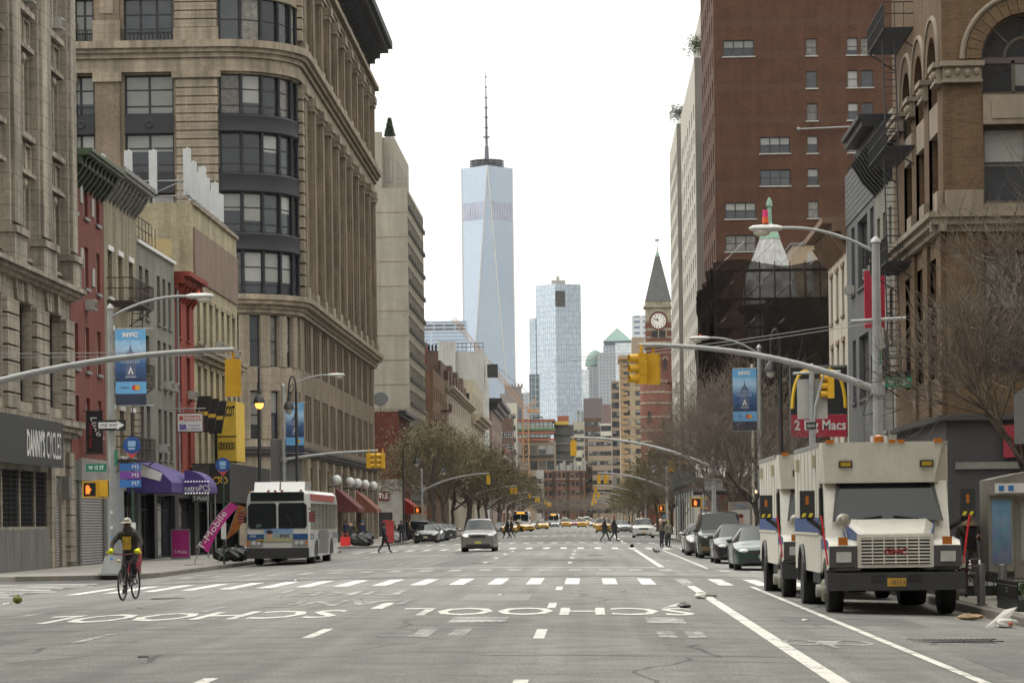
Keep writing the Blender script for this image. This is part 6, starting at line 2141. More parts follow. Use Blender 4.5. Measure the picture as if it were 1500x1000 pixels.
# ================================================================== street furniture
GALV = mat('pole_galvanised', (0.28, 0.285, 0.28), 0.5, 0.35, var=0.14, scale=2.5)
YSIG = mat('signal_yellow', (0.52, 0.29, 0.012), 0.5, var=0.1, scale=3)
LENS = mat('lens_dark', (0.02, 0.02, 0.02), 0.25, var=0)
HANDM = mat('hand_orange_lit', (0.9, 0.15, 0.02), 0.5, var=0, emit=(1.0, 0.16, 0.02), es=1.6)
GREENS = mat('street_sign_green', (0.01, 0.16, 0.085), 0.45, var=0.05)
BLUEB = mat('banner_blue', (0.12, 0.33, 0.58), 0.7, var=0.05)
NAVY = mat('banner_navy', (0.02, 0.028, 0.055), 0.7, var=0.05)
POLEBLK = mat('pole_black', (0.018, 0.018, 0.018), 0.5, var=0.1)
def cable(mb, a, c, r=0.015, sag=0.0, n=8):
	a, c = Vector(a), Vector(c)
	mb.tube([a.lerp(c, i / n) - Vector((0, 0, sag * math.sin(math.pi * i / n))) for i in range(n + 1)], r, 4)
# banner art: sky-to-sea field with a pale tower, flat print on cloth
def banner_art():
	m, nt, b_ = _new('banner_print')
	L = nt.links.new
	tc = nt.nodes.new('ShaderNodeTexCoord')
	sp = nt.nodes.new('ShaderNodeSeparateXYZ')
	L(tc.outputs['Generated'], sp.inputs[0])
	rp = nt.nodes.new('ShaderNodeValToRGB')
	e = rp.color_ramp.elements
	e[0].position = 0.0
	e[0].color = (0.012, 0.03, 0.085, 1)
	e[1].position = 1.0
	e[1].color = (0.22, 0.42, 0.62, 1)
	x = rp.color_ramp.elements.new(0.45)
	x.color = (0.04, 0.10, 0.24, 1)
	x = rp.color_ramp.elements.new(0.8)
	x.color = (0.34, 0.5, 0.66, 1)
	L(sp.outputs[2], rp.inputs[0])
	no = nt.nodes.new('ShaderNodeTexNoise')
	no.inputs['Scale'].default_value = 9
	no.inputs['Detail'].default_value = 5
	L(tc.outputs['Generated'], no.inputs['Vector'])
	mx = nt.nodes.new('ShaderNodeMix')
	mx.data_type = 'RGBA'
	mx.blend_type = 'OVERLAY'
	mx.inputs[0].default_value = 0.5
	L(rp.outputs[0], mx.inputs[6])
	L(no.outputs[0], mx.inputs[7])
	L(mx.outputs[2], b_.inputs['Base Color'])
	b_.inputs['Roughness'].default_value = 0.7
	return m
ART = banner_art()
TOWERP = mat('print_tower', (0.09, 0.11, 0.19), 0.7, var=0.2, scale=6)
def banner(parent, x0, x1, z0, z1, y):
	"""street banner: printed cloth with title, tower picture and sponsor strip"""
	w, h = x1 - x0, z1 - z0
	cl = MB().box(x0, y, z0 + 0.31 * h, x1, y + 0.012, z0 + 0.86 * h).build('banner_picture', ART, parent)
	MB().box(x0, y, z0 + 0.862 * h, x1, y + 0.012, z1).build('banner_title_strip', BLUEB, parent)
	MB().box(x0, y, z0 + 0.15 * h, x1, y + 0.012, z0 + 0.308 * h).build('banner_sponsor_strip', BLUEB, parent)
	MB().box(x0, y, z0, x1, y + 0.012, z0 + 0.148 * h).build('banner_foot', NAVY, parent)
	c = (x0 + x1) / 2
	tw = MB()
	tw.prism([(c - 0.17 * w, y - 0.004, z0 + 0.36 * h), (c + 0.17 * w, y - 0.004, z0 + 0.36 * h), (c + 0.15 * w, y - 0.004, z0 + 0.68 * h), (c + 0.05 * w, y - 0.004, z0 + 0.72 * h), (c, y - 0.004, z0 + 0.8 * h), (c - 0.05 * w, y - 0.004, z0 + 0.72 * h), (c - 0.16 * w, y - 0.004, z0 + 0.67 * h)], (0, 0.003, 0))
	tw.build('printed_tower', TOWERP, parent)
	lettering('NYC', 0.065 * h, WHITEP, parent, (c, y - 0.006, z0 + 0.93 * h), 0.5 * w, bold=0.07)
	lettering('SEE\nFOREVER', 0.10 * h, mat('print_pale', (0.35, 0.42, 0.52), 0.7, var=0), parent, (c, y - 0.008, z0 + 0.6 * h), 0.62 * w)
	lettering('ONE WORLD', 0.02 * h, WHITEP, parent, (c, y - 0.008, z0 + 0.37 * h), 0.36 * w)
	MB().prism([(c - 0.09 * w, y - 0.009, z0 + 0.41 * h), (c - 0.04 * w, y - 0.009, z0 + 0.41 * h), (c, y - 0.009, z0 + 0.47 * h), (c + 0.04 * w, y - 0.009, z0 + 0.41 * h), (c + 0.09 * w, y - 0.009, z0 + 0.41 * h), (c, y - 0.009, z0 + 0.51 * h)], (0, 0.004, 0)).build('printed_arrow', WHITEP, parent)
	lettering('jetBlue', 0.032 * h, mat('print_navy', (0.02, 0.04, 0.12), 0.7, var=0), parent, (c - 0.2 * w, y - 0.006, z0 + 0.23 * h), 0.28 * w)
	for dx, m_ in ((0.12, mat('disc_red', (0.5, 0.03, 0.02), 0.6, var=0)), (0.22, mat('disc_amber', (0.6, 0.3, 0.03), 0.6, var=0))):
		MB().lathe([(0.085 * w, 0), (0.085 * w, 0.003)], (c + dx * w, y - 0.003 - dx * 0.02, z0 + 0.23 * h), 14, M=Matrix.Rotation(R(90), 3, 'X')).build('emblem_disc', m_, parent)
	MB().tube([(x0, y + 0.02, z1 + 0.02), (x1 + 0.25, y + 0.02, z1 + 0.02)], 0.02, 6).build('banner_rod', GALV, parent)
	MB().tube([(x0, y + 0.02, z0 - 0.02), (x1 + 0.25, y + 0.02, z0 - 0.02)], 0.02, 6).build('banner_rod', GALV, parent)
def signal(parent, loc, rotz, s=1.0):
	"""three-lamp head; its lamps face local -Y"""
	e = MB()
	e.box(-0.17 * s, -0.1 * s, -0.42 * s, 0.17 * s, 0.12 * s, 0.42 * s)
	for k in (-1, 1):
		e.box(-0.185 * s, -0.09 * s, k * 0.14 * s - 0.012, 0.185 * s, 0.11 * s, k * 0.14 * s + 0.012)
	h = e.build('signal_head', YSIG, parent, loc=loc, rotz=rotz)
	for k in (-1, 0, 1):
		v = MB()
		n = 12
		pts = []
		for i in range(n + 1):
			an = R(-50) + R(280) * i / n
			pts.append((0.125 * s * math.cos(an), 0.125 * s * math.sin(an)))
		for i in range(n):
			(a, b_), (c, d) = pts[i], pts[i + 1]
			z0 = k * 0.28 * s
			v.quad((a, -0.1 * s, z0 + b_), (c, -0.1 * s, z0 + d), (c, -0.34 * s, z0 + d), (a, -0.34 * s, z0 + b_))
		v.build('visor', YSIG, h)
		MB().lathe([(0.1 * s, 0), (0.09 * s, 0.02 * s), (0.03 * s, 0.035 * s)], (0, -0.1 * s, k * 0.28 * s), 12, M=Matrix.Rotation(R(90), 3, 'X')).build('lens', LENS, h)
	MB().box(-0.03 * s, -0.02 * s, 0.42 * s, 0.03 * s, 0.04 * s, 0.66 * s).build('hanger', YSIG, h)
	return h
def luminaire(parent, p, sgn, amber=True):
	q = MB()
	prof = [(-0.05, 0.10), (0.1, 0.17), (0.45, 0.19), (0.75, 0.15), (0.85, 0.05)]
	n = 10
	vs, fs = [], []
	for (x, r) in prof:
		for k in range(n):
			an = 2 * math.pi * k / n
			vs.append((p[0] + sgn * x, p[1] + r * math.cos(an), p[2] + 0.55 * r * math.sin(an)))
	for i in range(len(prof) - 1):
		for k in range(n):
			fs.append((i * n + k, i * n + (k + 1) % n, (i + 1) * n + (k + 1) % n, (i + 1) * n + k))
	fs += [tuple(range(n)), tuple((len(prof) - 1) * n + k for k in range(n))]
	q.add(vs, fs)
	h = q.build('lamp_head', mat('lamp_housing', (0.45, 0.45, 0.43), 0.45, var=0.05), parent, smooth=50)
	MB().ball((p[0] + sgn * 0.5, p[1], p[2] - 0.1), (0.24, 0.15, 0.13), 12).build('lamp_glass', mat('lamp_glass', (0.45, 0.43, 0.36), 0.15, var=0.05), h, smooth=60)
	if amber:
		MB().lathe([(0.045, 0), (0.04, 0.08)], (p[0] + sgn * 0.35, p[1], p[2] + 0.1), 8).build('photocell', mat('photocell_red', (0.5, 0.06, 0.04), 0.5, var=0), h)
	return h
def bez(a, b, c, n=10):
	a, b, c = Vector(a), Vector(b), Vector(c)
	return [a * (1 - t) ** 2 + b * 2 * t * (1 - t) + c * t * t for t in [i / n for i in range(n + 1)]]
def traffic_pole(x, y, z0, label, top, lum=None, arm=None, heads=(), base=True, group=None, r=0.11):
	"""lum: (dx, z) tip; arm: (z start, dx tip, z tip); heads: (dx, z, rot, dy)"""
	t = thing('traffic_pole', (x, y, z0), label, 'pole', group)
	MB().tube([(0, 0, 0.1), (0, 0, (top - z0) * 0.5), (0, 0, top - z0)], [r * 1.25, r * 1.1, r * 0.85], 12).build('pole', GALV, t, smooth=50)
	MB().lathe([(r * 0.9, 0), (r * 1.15, 0.03), (r * 0.9, 0.12), (0.02, 0.2)], (0, 0, top - z0), 12).build('pole_cap', GALV, t, smooth=40)
	if base:
		q = MB()
		q.add([(-0.36, -0.36, 0), (0.36, -0.36, 0), (0.36, 0.36, 0), (-0.36, 0.36, 0), (-0.23, -0.23, 0.62), (0.23, -0.23, 0.62), (0.23, 0.23, 0.62), (-0.23, 0.23, 0.62)], [(0, 1, 5, 4), (1, 2, 6, 5), (2, 3, 7, 6), (3, 0, 4, 7), (4, 5, 6, 7)])
		q.box(-0.42, -0.42, 0.0, 0.42, 0.42, 0.06)
		q.build('pole_base', GALV, t)
	if lum:
		dx, z = lum
		zs = top - z0 - 0.25
		MB().tube(bez((0, 0, zs), (dx * 0.5, 0, z - z0 + 0.06), (dx, 0, z - z0)), [0.045] * 11, 8).build('lamp_arm', GALV, t, smooth=60)
		luminaire(t, (dx, 0, z - z0), 1 if dx > 0 else -1)
	if arm:
		zs, dx, zt = arm
		MB().tube(bez((0, 0, zs - z0), (dx * 0.45, 0, zt - z0 - 0.05), (dx, 0, zt - z0), 14), [0.105 - 0.0035 * i for i in range(15)], 10).build('mast_arm', GALV, t, smooth=60)
		MB().lathe([(0.2, -0.12), (0.2, 0.12)], (0, 0, zs - z0), 12).build('arm_clamp', GALV, t)
	for (dx, z, rot, dy) in heads:
		signal(t, (dx, dy, z - z0), rot)
		MB().tube([(dx, 0, z - z0 + 0.62), (dx, dy, z - z0 + 0.6)], 0.025, 6).build('head_bracket', GALV, t)
	return t
def plate(parent, name, x0, x1, z0, z1, y, m, text=None, tm=None, th=None, tw=None):
	o = MB().box(x0, y - 0.012, z0, x1, y + 0.012, z1).build(name, m, parent)
	if text:
		lettering(text, th or (z1 - z0) * 0.55, tm or WHITEP, parent, ((x0 + x1) / 2, y - 0.017, (z0 + z1) / 2), tw, bold=0.02)
	return o
def arrow_sign(parent, x0, x1, z0, z1, y):
	plate(parent, 'one_way_sign', x0, x1, z0, z1, y, BLACKM)
	w, h = x1 - x0, z1 - z0
	c = (z0 + z1) / 2
	MB().prism([(x0 + 0.08 * w, y - 0.016, c - 0.28 * h), (x1 - 0.3 * w, y - 0.016, c - 0.28 * h), (x1 - 0.3 * w, y - 0.016, c - 0.42 * h), (x1 - 0.05 * w, y - 0.016, c), (x1 - 0.3 * w, y - 0.016, c + 0.42 * h), (x1 - 0.3 * w, y - 0.016, c + 0.28 * h), (x0 + 0.08 * w, y - 0.016, c + 0.28 * h)], (0, 0.003, 0)).build('arrow', WHITEP, parent)
	lettering('ONE WAY', 0.34 * h, BLACKM, parent, (x0 + 0.42 * w, y - 0.019, c), 0.62 * w, bold=0.02)
def ped_signal(parent, x0, x1, z0, z1, y):
	h = MB().box(x0, y, z0, x1, y + 0.2, z1).build('pedestrian_signal', YSIG, parent)
	MB().box(x0 + 0.05, y - 0.012, z0 + 0.05, x1 - 0.05, y, z1 - 0.05).build('screen', LENS, h)
	c, zc, s = (x0 + x1) / 2 - 0.06, (z0 + z1) / 2, (z1 - z0) * 0.3
	q = MB()
	q.box(c - 0.4 * s, y - 0.022, zc - 0.9 * s, c + 0.4 * s, y - 0.014, zc + 0.15 * s)
	for k, ln in enumerate((0.7, 0.9, 0.85, 0.6)):
		q.box(c - 0.4 * s + k * 0.21 * s, y - 0.022, zc + 0.15 * s, c - 0.24 * s + k * 0.21 * s, y - 0.014, zc + (0.15 + ln * 0.8) * s)
	q.prism([(c + 0.4 * s, y - 0.022, zc - 0.5 * s), (c + 0.75 * s, y - 0.022, zc + 0.1 * s), (c + 0.6 * s, y - 0.022, zc + 0.2 * s), (c + 0.4 * s, y - 0.022, zc - 0.1 * s)], (0, 0.008, 0))
	q.build('hand_symbol', HANDM, h)
	for z in (z0 - 0.04, z1 + 0.01):
		MB().box(x1 - 0.12, y + 0.06, z, x1 + 0.45, y + 0.1, z + 0.03).build('bracket', YSIG, h)
# corner pole with banner, one-way sign and lit hand
t = traffic_pole(-15.42, 86.0, SIDE_L, 'grey corner lamp pole with blue city banner, one-way sign and lit hand', 8.55, lum=(2.55, 8.95))
banner(t, 0.16, 1.16, 5.45 - SIDE_L, 7.9 - SIDE_L, -0.05)
arrow_sign(t, -0.46, 0.5, 4.63 - SIDE_L, 4.97 - SIDE_L, -0.17)
plate(t, 'street_name_sign', -0.82, -0.16, 3.31 - SIDE_L, 3.56 - SIDE_L, -0.12, GREENS, 'W 15 ST', None, 0.13, 0.5)
plate(t, 'street_name_sign', 0.12, 0.2, 3.5 - SIDE_L, 4.0 - SIDE_L, -0.12, GREENS)
ped_signal(t, -0.95, -0.46, 2.47 - SIDE_L, 3.0 - SIDE_L, -0.15)
MB().box(-0.46, -0.1, 2.5 - SIDE_L, -0.12, 0.12, 3.0 - SIDE_L).build('pedestrian_signal', YSIG, t)
for z, m_ in ((2.0, WHITEP), (1.2, mat('sticker_blue', (0.1, 0.3, 0.6), 0.5, var=0)), (0.5, MATS['sticker_blue']), (1.5, WHITEP)):
	MB().box(-0.05, -0.145 if z > 0.7 else -0.27, z, 0.03, -0.135 if z > 0.7 else -0.255, z + 0.08).build('sticker', m_, t)
# near-left pole (stands just outside the frame) whose mast arm reaches over the avenue
t = traffic_pole(-16.6, 60.0, SIDE_L, 'grey pole with long mast arm and rear-facing yellow signal over the avenue', 6.2, arm=(3.75, 8.65, 5.5), heads=((8.62, 4.86, math.pi, 0.05),))
# right corner pole
t = traffic_pole(7.95, 73.0, SIDE_R, 'tall grey corner pole with lamp arm, mast arm and green street sign', 9.0, lum=(-2.6, 9.46), arm=(4.98, -6.5, 6.32), heads=((-6.45, 5.66, R(-75), -0.15), (-6.1, 5.66, R(165), 0.15)), r=0.13)
plate(t, 'street_name_sign', 0.2, 0.92, 5.06 - SIDE_R, 5.34 - SIDE_R, -0.1, GREENS, 'W 15 ST', None, 0.15, 0.56)
plate(t, 'street_name_sign', 0.05, 0.1, 5.7 - SIDE_R, 6.1 - SIDE_R, -0.16, GREENS)
for (a, c) in ((-0.3, -0.08), (0.16, 0.42)):
	plate(t, 'sign_back', a, c, 3.9 - SIDE_R, 4.95 - SIDE_R, 0.15, GALV)
MB().lathe([(0.09, 0), (0.08, 0.16)], (-3.0, 0, 9.6 - SIDE_R), 10).build('warning_beacon', mat('beacon_orange', (0.6, 0.1, 0.02), 0.5, var=0), t)
MB().lathe([(0.075, 0), (0.075, 0.2)], (-3.0, 0, 9.76 - SIDE_R), 10).build('warning_beacon', mat('beacon_pink', (0.6, 0.03, 0.16), 0.5, var=0), t)
q = MB()
for i in range(18):
	pass
q.tube([(-0.15, -0.2, 4.9 - SIDE_R), (-0.35, -0.25, 4.6 - SIDE_R), (-0.42, -0.25, 4.3 - SIDE_R), (-0.15, -0.2, 4.35 - SIDE_R)], 0.018, 6)
q.build('loose_cable', POLEBLK, t)
# far-right corner pole with back of a big sign
t = traffic_pole(7.85, 93.0, SIDE_R, 'grey corner pole carrying blank sign back and side-facing signal', 6.7, heads=((0.62, 6.1, R(-80), 0.0),))
plate(t, 'sign_back', -0.5, 0.55, 4.97 - SIDE_R, 6.36 - SIDE_R, 0.14, mat('sign_back_grey', (0.33, 0.33, 0.31), 0.5, var=0.08))
MB().tube([(-0.65, 0, 6.55 - SIDE_R), (1.0, 0, 6.6 - SIDE_R)], 0.05, 8).build('cross_bar', GALV, t)
MB().tube([(0.0, -0.14, 4.4 - SIDE_R), (0.1, -0.16, 5.4 - SIDE_R), (0.4, -0.14, 6.5 - SIDE_R)], 0.045, 6).build('conduit', GALV, t)
o = MB().box(-0.22, -0.2, 4.6 - SIDE_R, 0.12, -0.18, 4.85 - SIDE_R).build('one_way_sign', BLACKM, t)
lettering('ONE WAY', 0.1, WHITEP, t, (-0.05, -0.21, 4.72 - SIDE_R), 0.28)
# lamp pole with banner on the right
t = traffic_pole(7.85, 121.0, SIDE_R, 'grey lamp pole with blue city banner behind the parked trucks', 9.2, lum=(-2.3, 9.72), base=False)
banner(t, -1.22, -0.14, 5.5 - SIDE_R, 8.3 - SIDE_R, -0.05)
t = thing('thin_pole', (7.9, 127.0, SIDE_R), 'thin cream pole beside the right-hand banner', 'pole')
MB().tube([(0, 0, 0), (0, 0, 8.9)], 0.07, 8).build('pole', mat('cream_pole', (0.4, 0.37, 0.3), 0.6, var=0.1), t)
# wide-street corner poles
t = traffic_pole(-16.8, 147.0, SIDE_L, 'grey lamp pole with blue city banner and twin yellow signals by the bus', 9.1, lum=(2.6, 9.72), arm=(5.05, 5.2, 5.5), heads=((4.75, 4.95, R(80), -0.05), (5.2, 4.95, R(180), 0.05), (5.5, 4.95, R(-80), -0.05)))
banner(t, 0.15, 1.15, 5.45 - SIDE_L, 8.2 - SIDE_L, -0.05)
plate(t, 'sign_back', -0.75, 1.0, 3.9 - SIDE_L, 6.2 - SIDE_L, 0.2, mat('sign_back_dark', (0.12, 0.12, 0.12), 0.5, var=0.05))
t = traffic_pole(6.95, 147.0, SIDE_R, 'grey pole with long mast arm to the middle of the wide crossing', 5.6, arm=(4.3, -7.85, 6.1), heads=((-7.7, 5.5, R(180), 0.0),))
plate(t, 'sign_back', -0.5, 0.5, 3.1 - SIDE_R, 4.0 - SIDE_R, 0.1, GALV)
t = traffic_pole(7.2, 208.0, SIDE_R, 'black pole with a pair of yellow signals by the sidewalk shed', 7.0, heads=((-0.55, 5.6, R(-70), 0.0), (0.55, 5.6, R(70), 0.0)), base=False)
MB().box(-0.62, -0.08, 5.9, 0.62, 0.0, 5.97).build('cross_bar', YSIG, t)
ys_ = [250, 345, 427, 507, 585, 664]
for i, y in enumerate(ys_):
	zt = 6.0
	where = ('first', 'second', 'third', 'fourth', 'fifth', 'sixth')[i]
	traffic_pole(-15.6, y, SIDE_L, 'grey mast arm signal pole under left street trees, %s beyond the wide crossing' % where, 6.3, arm=(4.4, 6.4, zt), heads=((6.3, zt - 0.62, math.pi, 0.0),) + (((5.7, zt - 0.62, R(80), 0.0),) if i % 2 else ()), group='far mast arms on the left', base=False)
	traffic_pole(7.6, y + 6, SIDE_R, 'grey mast arm signal pole under right street trees, %s beyond the wide crossing' % where, 6.3, arm=(4.4, -6.6, zt), heads=((-6.5, zt - 0.62, math.pi, 0.0),) + (((-5.9, zt - 0.62, R(80), 0.0),) if i % 2 == 0 else ()), group='far mast arms on the right', base=False)
# lit pedestrian signals at the far corners
for (x, y, sd, lab) in ((-14.9, 236, SIDE_L, 'yellow pedestrian signal box with lit orange hand by the parked cars'), (7.3, 176, SIDE_R, 'yellow pedestrian signal box with lit orange hand by the shed'), (7.4, 262, SIDE_R, 'small yellow pedestrian signal with lit hand past the shed')):
	t = thing('pedestrian_signal_post', (x, y, sd), lab, 'signal')
	MB().tube([(0.3, 0, 0), (0.3, 0, 3.2)], 0.06, 8).build('post', GALV, t)
	ped_signal(t, -0.5, 0.2, 2.3, 2.95, -0.15)
# bishop's crook lamps
def crook(x, y, z0, label, lit, sgn, h=8.6):
	t = thing('crook_lamp', (x, y, z0), label, 'street lamp', 'black crook street lamps')
	MB().lathe([(0.3, 0), (0.28, 0.3), (0.16, 0.5), (0.13, 1.3), (0.09, 1.5), (0.07, h)], (0, 0, 0), 12).build('post', POLEBLK, t, smooth=40)
	pts = [(sgn * (0.55 - 0.55 * math.cos(math.pi * i / 12)), 0, h + 0.75 * math.sin(math.pi * i / 12)) for i in range(13)]
	pts += [(sgn * 1.1, 0, h - 0.3)]
	MB().tube(pts, 0.045, 8).build('crook', POLEBLK, t, smooth=60)
	MB().tube([(sgn * (0.5 + 0.32 * math.cos(a * 0.6) * (1 - a / 14)), 0, h + 0.1 + 0.32 * math.sin(a * 0.6) * (1 - a / 14)) for a in range(12)], 0.022, 6).build('scroll', POLEBLK, t)
	MB().lathe([(0.05, 0.75), (0.1, 0.6), (0.09, 0.45), (0.22, 0.3), (0.27, 0.12), (0.29, 0.02)], (sgn * 1.1, 0, h - 1.0), 12).build('lantern_hood', POLEBLK, t, smooth=40)
	MB().ball((sgn * 1.1, 0, h - 1.02), (0.2, 0.2, 0.24), 12).build('lantern_glass', mat('lamp_lit', (0.8, 0.45, 0.1), 0.4, var=0, emit=(1, 0.5, 0.08), es=2.2) if lit else mat('lamp_clear', (0.4, 0.4, 0.36), 0.2, var=0), t, smooth=60)
	MB().box(-0.06, -0.06, 3.0, 0.06, 0.06, 3.3).build('collar', POLEBLK, t)
	return t
crook(-15.3, 124.0, SIDE_L, 'black crook street lamp with glowing amber lantern above the bus', True, 0.02, 8.2)
crook(-15.3, 140.0, SIDE_L, 'black crook street lamp turned towards the rounded building', False, -0.35, 8.6)
crook(-15.3, 221.0, SIDE_L, 'black crook street lamp beside the red brick corner building', False, 1.0, 7.4)
crook(-15.3, 263.0, SIDE_L, 'black crook street lamp in front of the left street trees', False, 1.0, 7.4)
crook(8.0, 110.0, SIDE_R, 'black crook street lamp in front of the debris netting', False, -0.35, 8.6)
crook(7.6, 262.0, SIDE_R, 'black crook street lamp near the clock tower side', False, -1.0, 7.4)
# overhead cables
t = thing('overhead_cables', (-16.6, 62, 5), 'pair of thin cables strung across the avenue corner', 'cable')
for dz in (0.0, 0.09):
	q = MB()
	cable(q, (-6, 0.0, 0.62 + dz), (8.6, 0, 0.5 + dz), 0.009, 0.03)
	q.build('cable', mat('cable_pale', (0.2, 0.2, 0.19), 0.6, var=0), t)
t = thing('overhead_cables', (7.95, 73, 7), 'pair of cables from the tall right corner pole over the avenue', 'cable')
for dz in (0.0, 0.1):
	q = MB()
	cable(q, (0, 0.1, -0.05 - dz), (-9, 14, -0.2 - dz), 0.009, 0.12)
	q.build('cable', MATS['cable_pale'], t)
MB().tube([(-0.7, 0, -0.12), (0.8, 0, -0.05)], 0.05, 8).build('cross_bar', GALV, t)
# ---- bus stop poles
def bus_stop(x, y, h, label, panels):
	t = thing('bus_stop_pole', (x, y, SIDE_L), label, 'bus stop')
	MB().tube([(0, 0, 0), (0, 0, h)], 0.045, 8).build('pole', mat('pole_green', (0.02, 0.05, 0.035), 0.5, var=0.1), t)
	MB().lathe([(0.3, 0), (0.3, 0.03)], (0, -0.06, h + 0.1), 22, M=Matrix.Rotation(R(90), 3, 'X')).build('round_sign', mat('stop_blue', (0.02, 0.07, 0.25), 0.5, var=0), t)
	MB().box(-0.13, -0.11, h + 0.06, 0.13, -0.093, h + 0.25).box(-0.11, -0.11, h - 0.05, 0.11, -0.093, h + 0.03).build('bus_symbol', mat('stop_pale', (0.25, 0.4, 0.6), 0.5, var=0), t)
	MB().prism([(-0.2, -0.1, h - 0.12), (0, -0.1, h - 0.36), (0.2, -0.1, h - 0.12), (0, -0.1, h - 0.2)], (0, 0.03, 0)).build('red_chevron', mat('stop_red', (0.45, 0.06, 0.05), 0.5, var=0), t)
	for k in range(panels):
		MB().box(-0.42, -0.1, h - 0.75 - 0.28 * k, 0.3, -0.08, h - 0.5 - 0.28 * k).build('route_panel', mat('route_%d' % k, ((0.03, 0.12, 0.35), (0.16, 0.05, 0.28), (0.03, 0.14, 0.4))[k], 0.5, var=0.05), t)
		lettering(('M5', 'M5', 'M7')[k], 0.14, WHITEP, t, (0.12, -0.11, h - 0.62 - 0.28 * k))
	MB().box(-0.1, -0.09, 1.0, 0.1, -0.07, 1.7).build('timetable', WHITEP, t)
	return t
bus_stop(-15.35, 89.5, 4.2, 'bus stop pole with blue roundel and three route panels by the corner', 3)
bus_stop(-14.75, 107.5, 3.9, 'bus stop pole with blue roundel beside the pink feather flag', 0)
# ---- shop signs and awnings on the left row
PUR = mat('awning_purple', (0.05, 0.03, 0.16), 0.7, var=0.08)
aw = thing('shop_awning', FL.p(121.2, 3.0, 0), 'purple phone shop awning with white letters and barrel front', 'awning')
MB().prism([(0, -3.2, 0), (2.0, -3.2, 0), (2.0, -3.2, 0.45), (1.5, -3.2, 0.95), (0, -3.2, 1.55)], (0, 7.2, 0)).build('canopy', PUR, aw)
MB().prism([(0.02, -3.23, 0.9), (1.5, -3.23, 0.5), (1.6, -3.23, 0.85), (0.1, -3.23, 1.5)], (0, 0.02, 0)).build('white_panel', WHITEP, aw)
n = 10
q = MB()
q.prism([(2.0 + 0.0, 0.6, 0)] + [(2.0 + 1.15 * math.sin(math.pi / 2 * i / n), 0.6, 0.1 + 0.95 * math.cos(math.pi / 2 * i / n)) for i in range(n + 1)] + [(3.15, 0.6, 0)], (0, 2.6, 0))
q.build('barrel_front', PUR, aw)
lettering('metroPCS', 0.3, WHITEP, aw, (2.55, 0.57, 0.22), 1.25, bold=0.01)
q = MB()
for i in range(9):
	q.box(2.02 + i * 0.13, 0.56, -0.04, 2.08 + i * 0.13, 0.59, 0.02)
	q.box(2.02 + i * 0.13, 0.56, 0.5, 2.08 + i * 0.13, 0.59, 0.55)
q.build('light_beads', mat('bead_white', (0.8, 0.8, 0.8), 0.5, var=0, emit=(1, 1, 1), es=0.5), aw)
for y in (0.7, 3.1):
	MB().tube([(3.05, y, 0), (3.05, y, -3.0)], 0.04, 6).build('awning_post', GALV, aw)
ds = thing('blade_sign', FL.p(128.2, 6.0, 0), 'white square donut shop blade sign with maroon frame', 'sign')
MB().box(0.7, -0.08, 0, 2.0, 0.08, 0.95).build('frame', mat('maroon_frame', (0.08, 0.015, 0.02), 0.5, var=0), ds)
MB().box(0.75, -0.09, 0.05, 1.95, -0.08, 0.9).build('face', WHITEP, ds)
lettering('DUNKIN\'\nDONUTS', 0.3, mat('dd_red', (0.45, 0.07, 0.06), 0.5, var=0), ds, (1.48, -0.1, 0.68), 0.8, bold=0.03)
MB().box(0.83, -0.1, 0.58, 1.02, -0.092, 0.8).build('cup_mark', MATS['dd_red'], ds)
lettering('BR', 0.28, mat('br_blue', (0.08, 0.05, 0.3), 0.5, var=0), ds, (1.03, -0.1, 0.26), 0.36, bold=0.04)
lettering('baskin\nrobbins', 0.28, MATS['br_blue'], ds, (1.55, -0.1, 0.26), 0.62)
MB().tube([(0, 0, 1.15), (2.1, 0, 1.15)], 0.03, 6).tube([(1.0, 0, 0.95), (1.0, 0, 1.15)], 0.02, 5).tube([(1.8, 0, 0.95), (1.8, 0, 1.15)], 0.02, 5).build('bracket', GALV, ds)
YEL2 = mat('billboard_yellow', (0.55, 0.36, 0.035), 0.6, var=0.1, scale=2)
ms = thing('billboard', FL.p(146.2, 5.0, 0), 'tall yellow optician billboard with black letters and spectacles', 'sign')
MB().box(0.1, -0.1, 0, 1.2, 3.6, 3.3).build('board', YEL2, ms)
MB().box(0.08, -0.12, -0.05, 0.16, 3.62, 3.35).build('black_edge', BLACKM, ms)
MB().box(-0.0, -0.13, 1.35, 1.22, -0.1, 1.4).build('rule', BLACKM, ms)
lettering('MOSCOT', 0.62, BLACKM, ms, (0.66, -0.12, 2.75), 0.95, bold=0.04)
for k in range(3):
	q = MB()
	for dx in (-0.07, 0.07):
		q.tube([(0.36 + k * 0.31 + dx + 0.06 * math.cos(a * 0.7), -0.12, 0.85 + 0.2 * math.sin(a * 0.7)) for a in range(10)], 0.022, 5)
	q.build('spectacles', BLACKM, ms)
for k in range(3):
	bs2 = thing('panel_sign', FL.p(136.6 + k * 2.9, 6.4, 0), ('first', 'second', 'third')[k] + ' tilted black panel sign in a row above the optician shop', 'sign')
	MB().prism([(0.2, 0, 0), (0.9, 0, 0), (1.2, 0, 1.75), (0.5, 0, 1.75)], (0, 0.1, 0)).build('panel', BLACKM, bs2)
	MB().prism([(0.42, -0.01, 0.75), (0.98, -0.01, 0.75), (1.02, -0.01, 0.95), (0.46, -0.01, 0.95)], (0, 0.008, 0)).build('gold_label', YEL2, bs2)
	MB().tube([(0, 0.05, 1.5), (0.5, 0.05, 1.5)], 0.025, 5).build('bracket', FR_BLACK, bs2)
sb = thing('shop_sign_box', FL.p(139.5, 2.7, 0), 'black projecting shopfront box with white and yellow signs', 'sign')
MB().box(0.02, -2.2, 0, 2.0, 15.5, 2.0).build('box', BLACKM, sb)
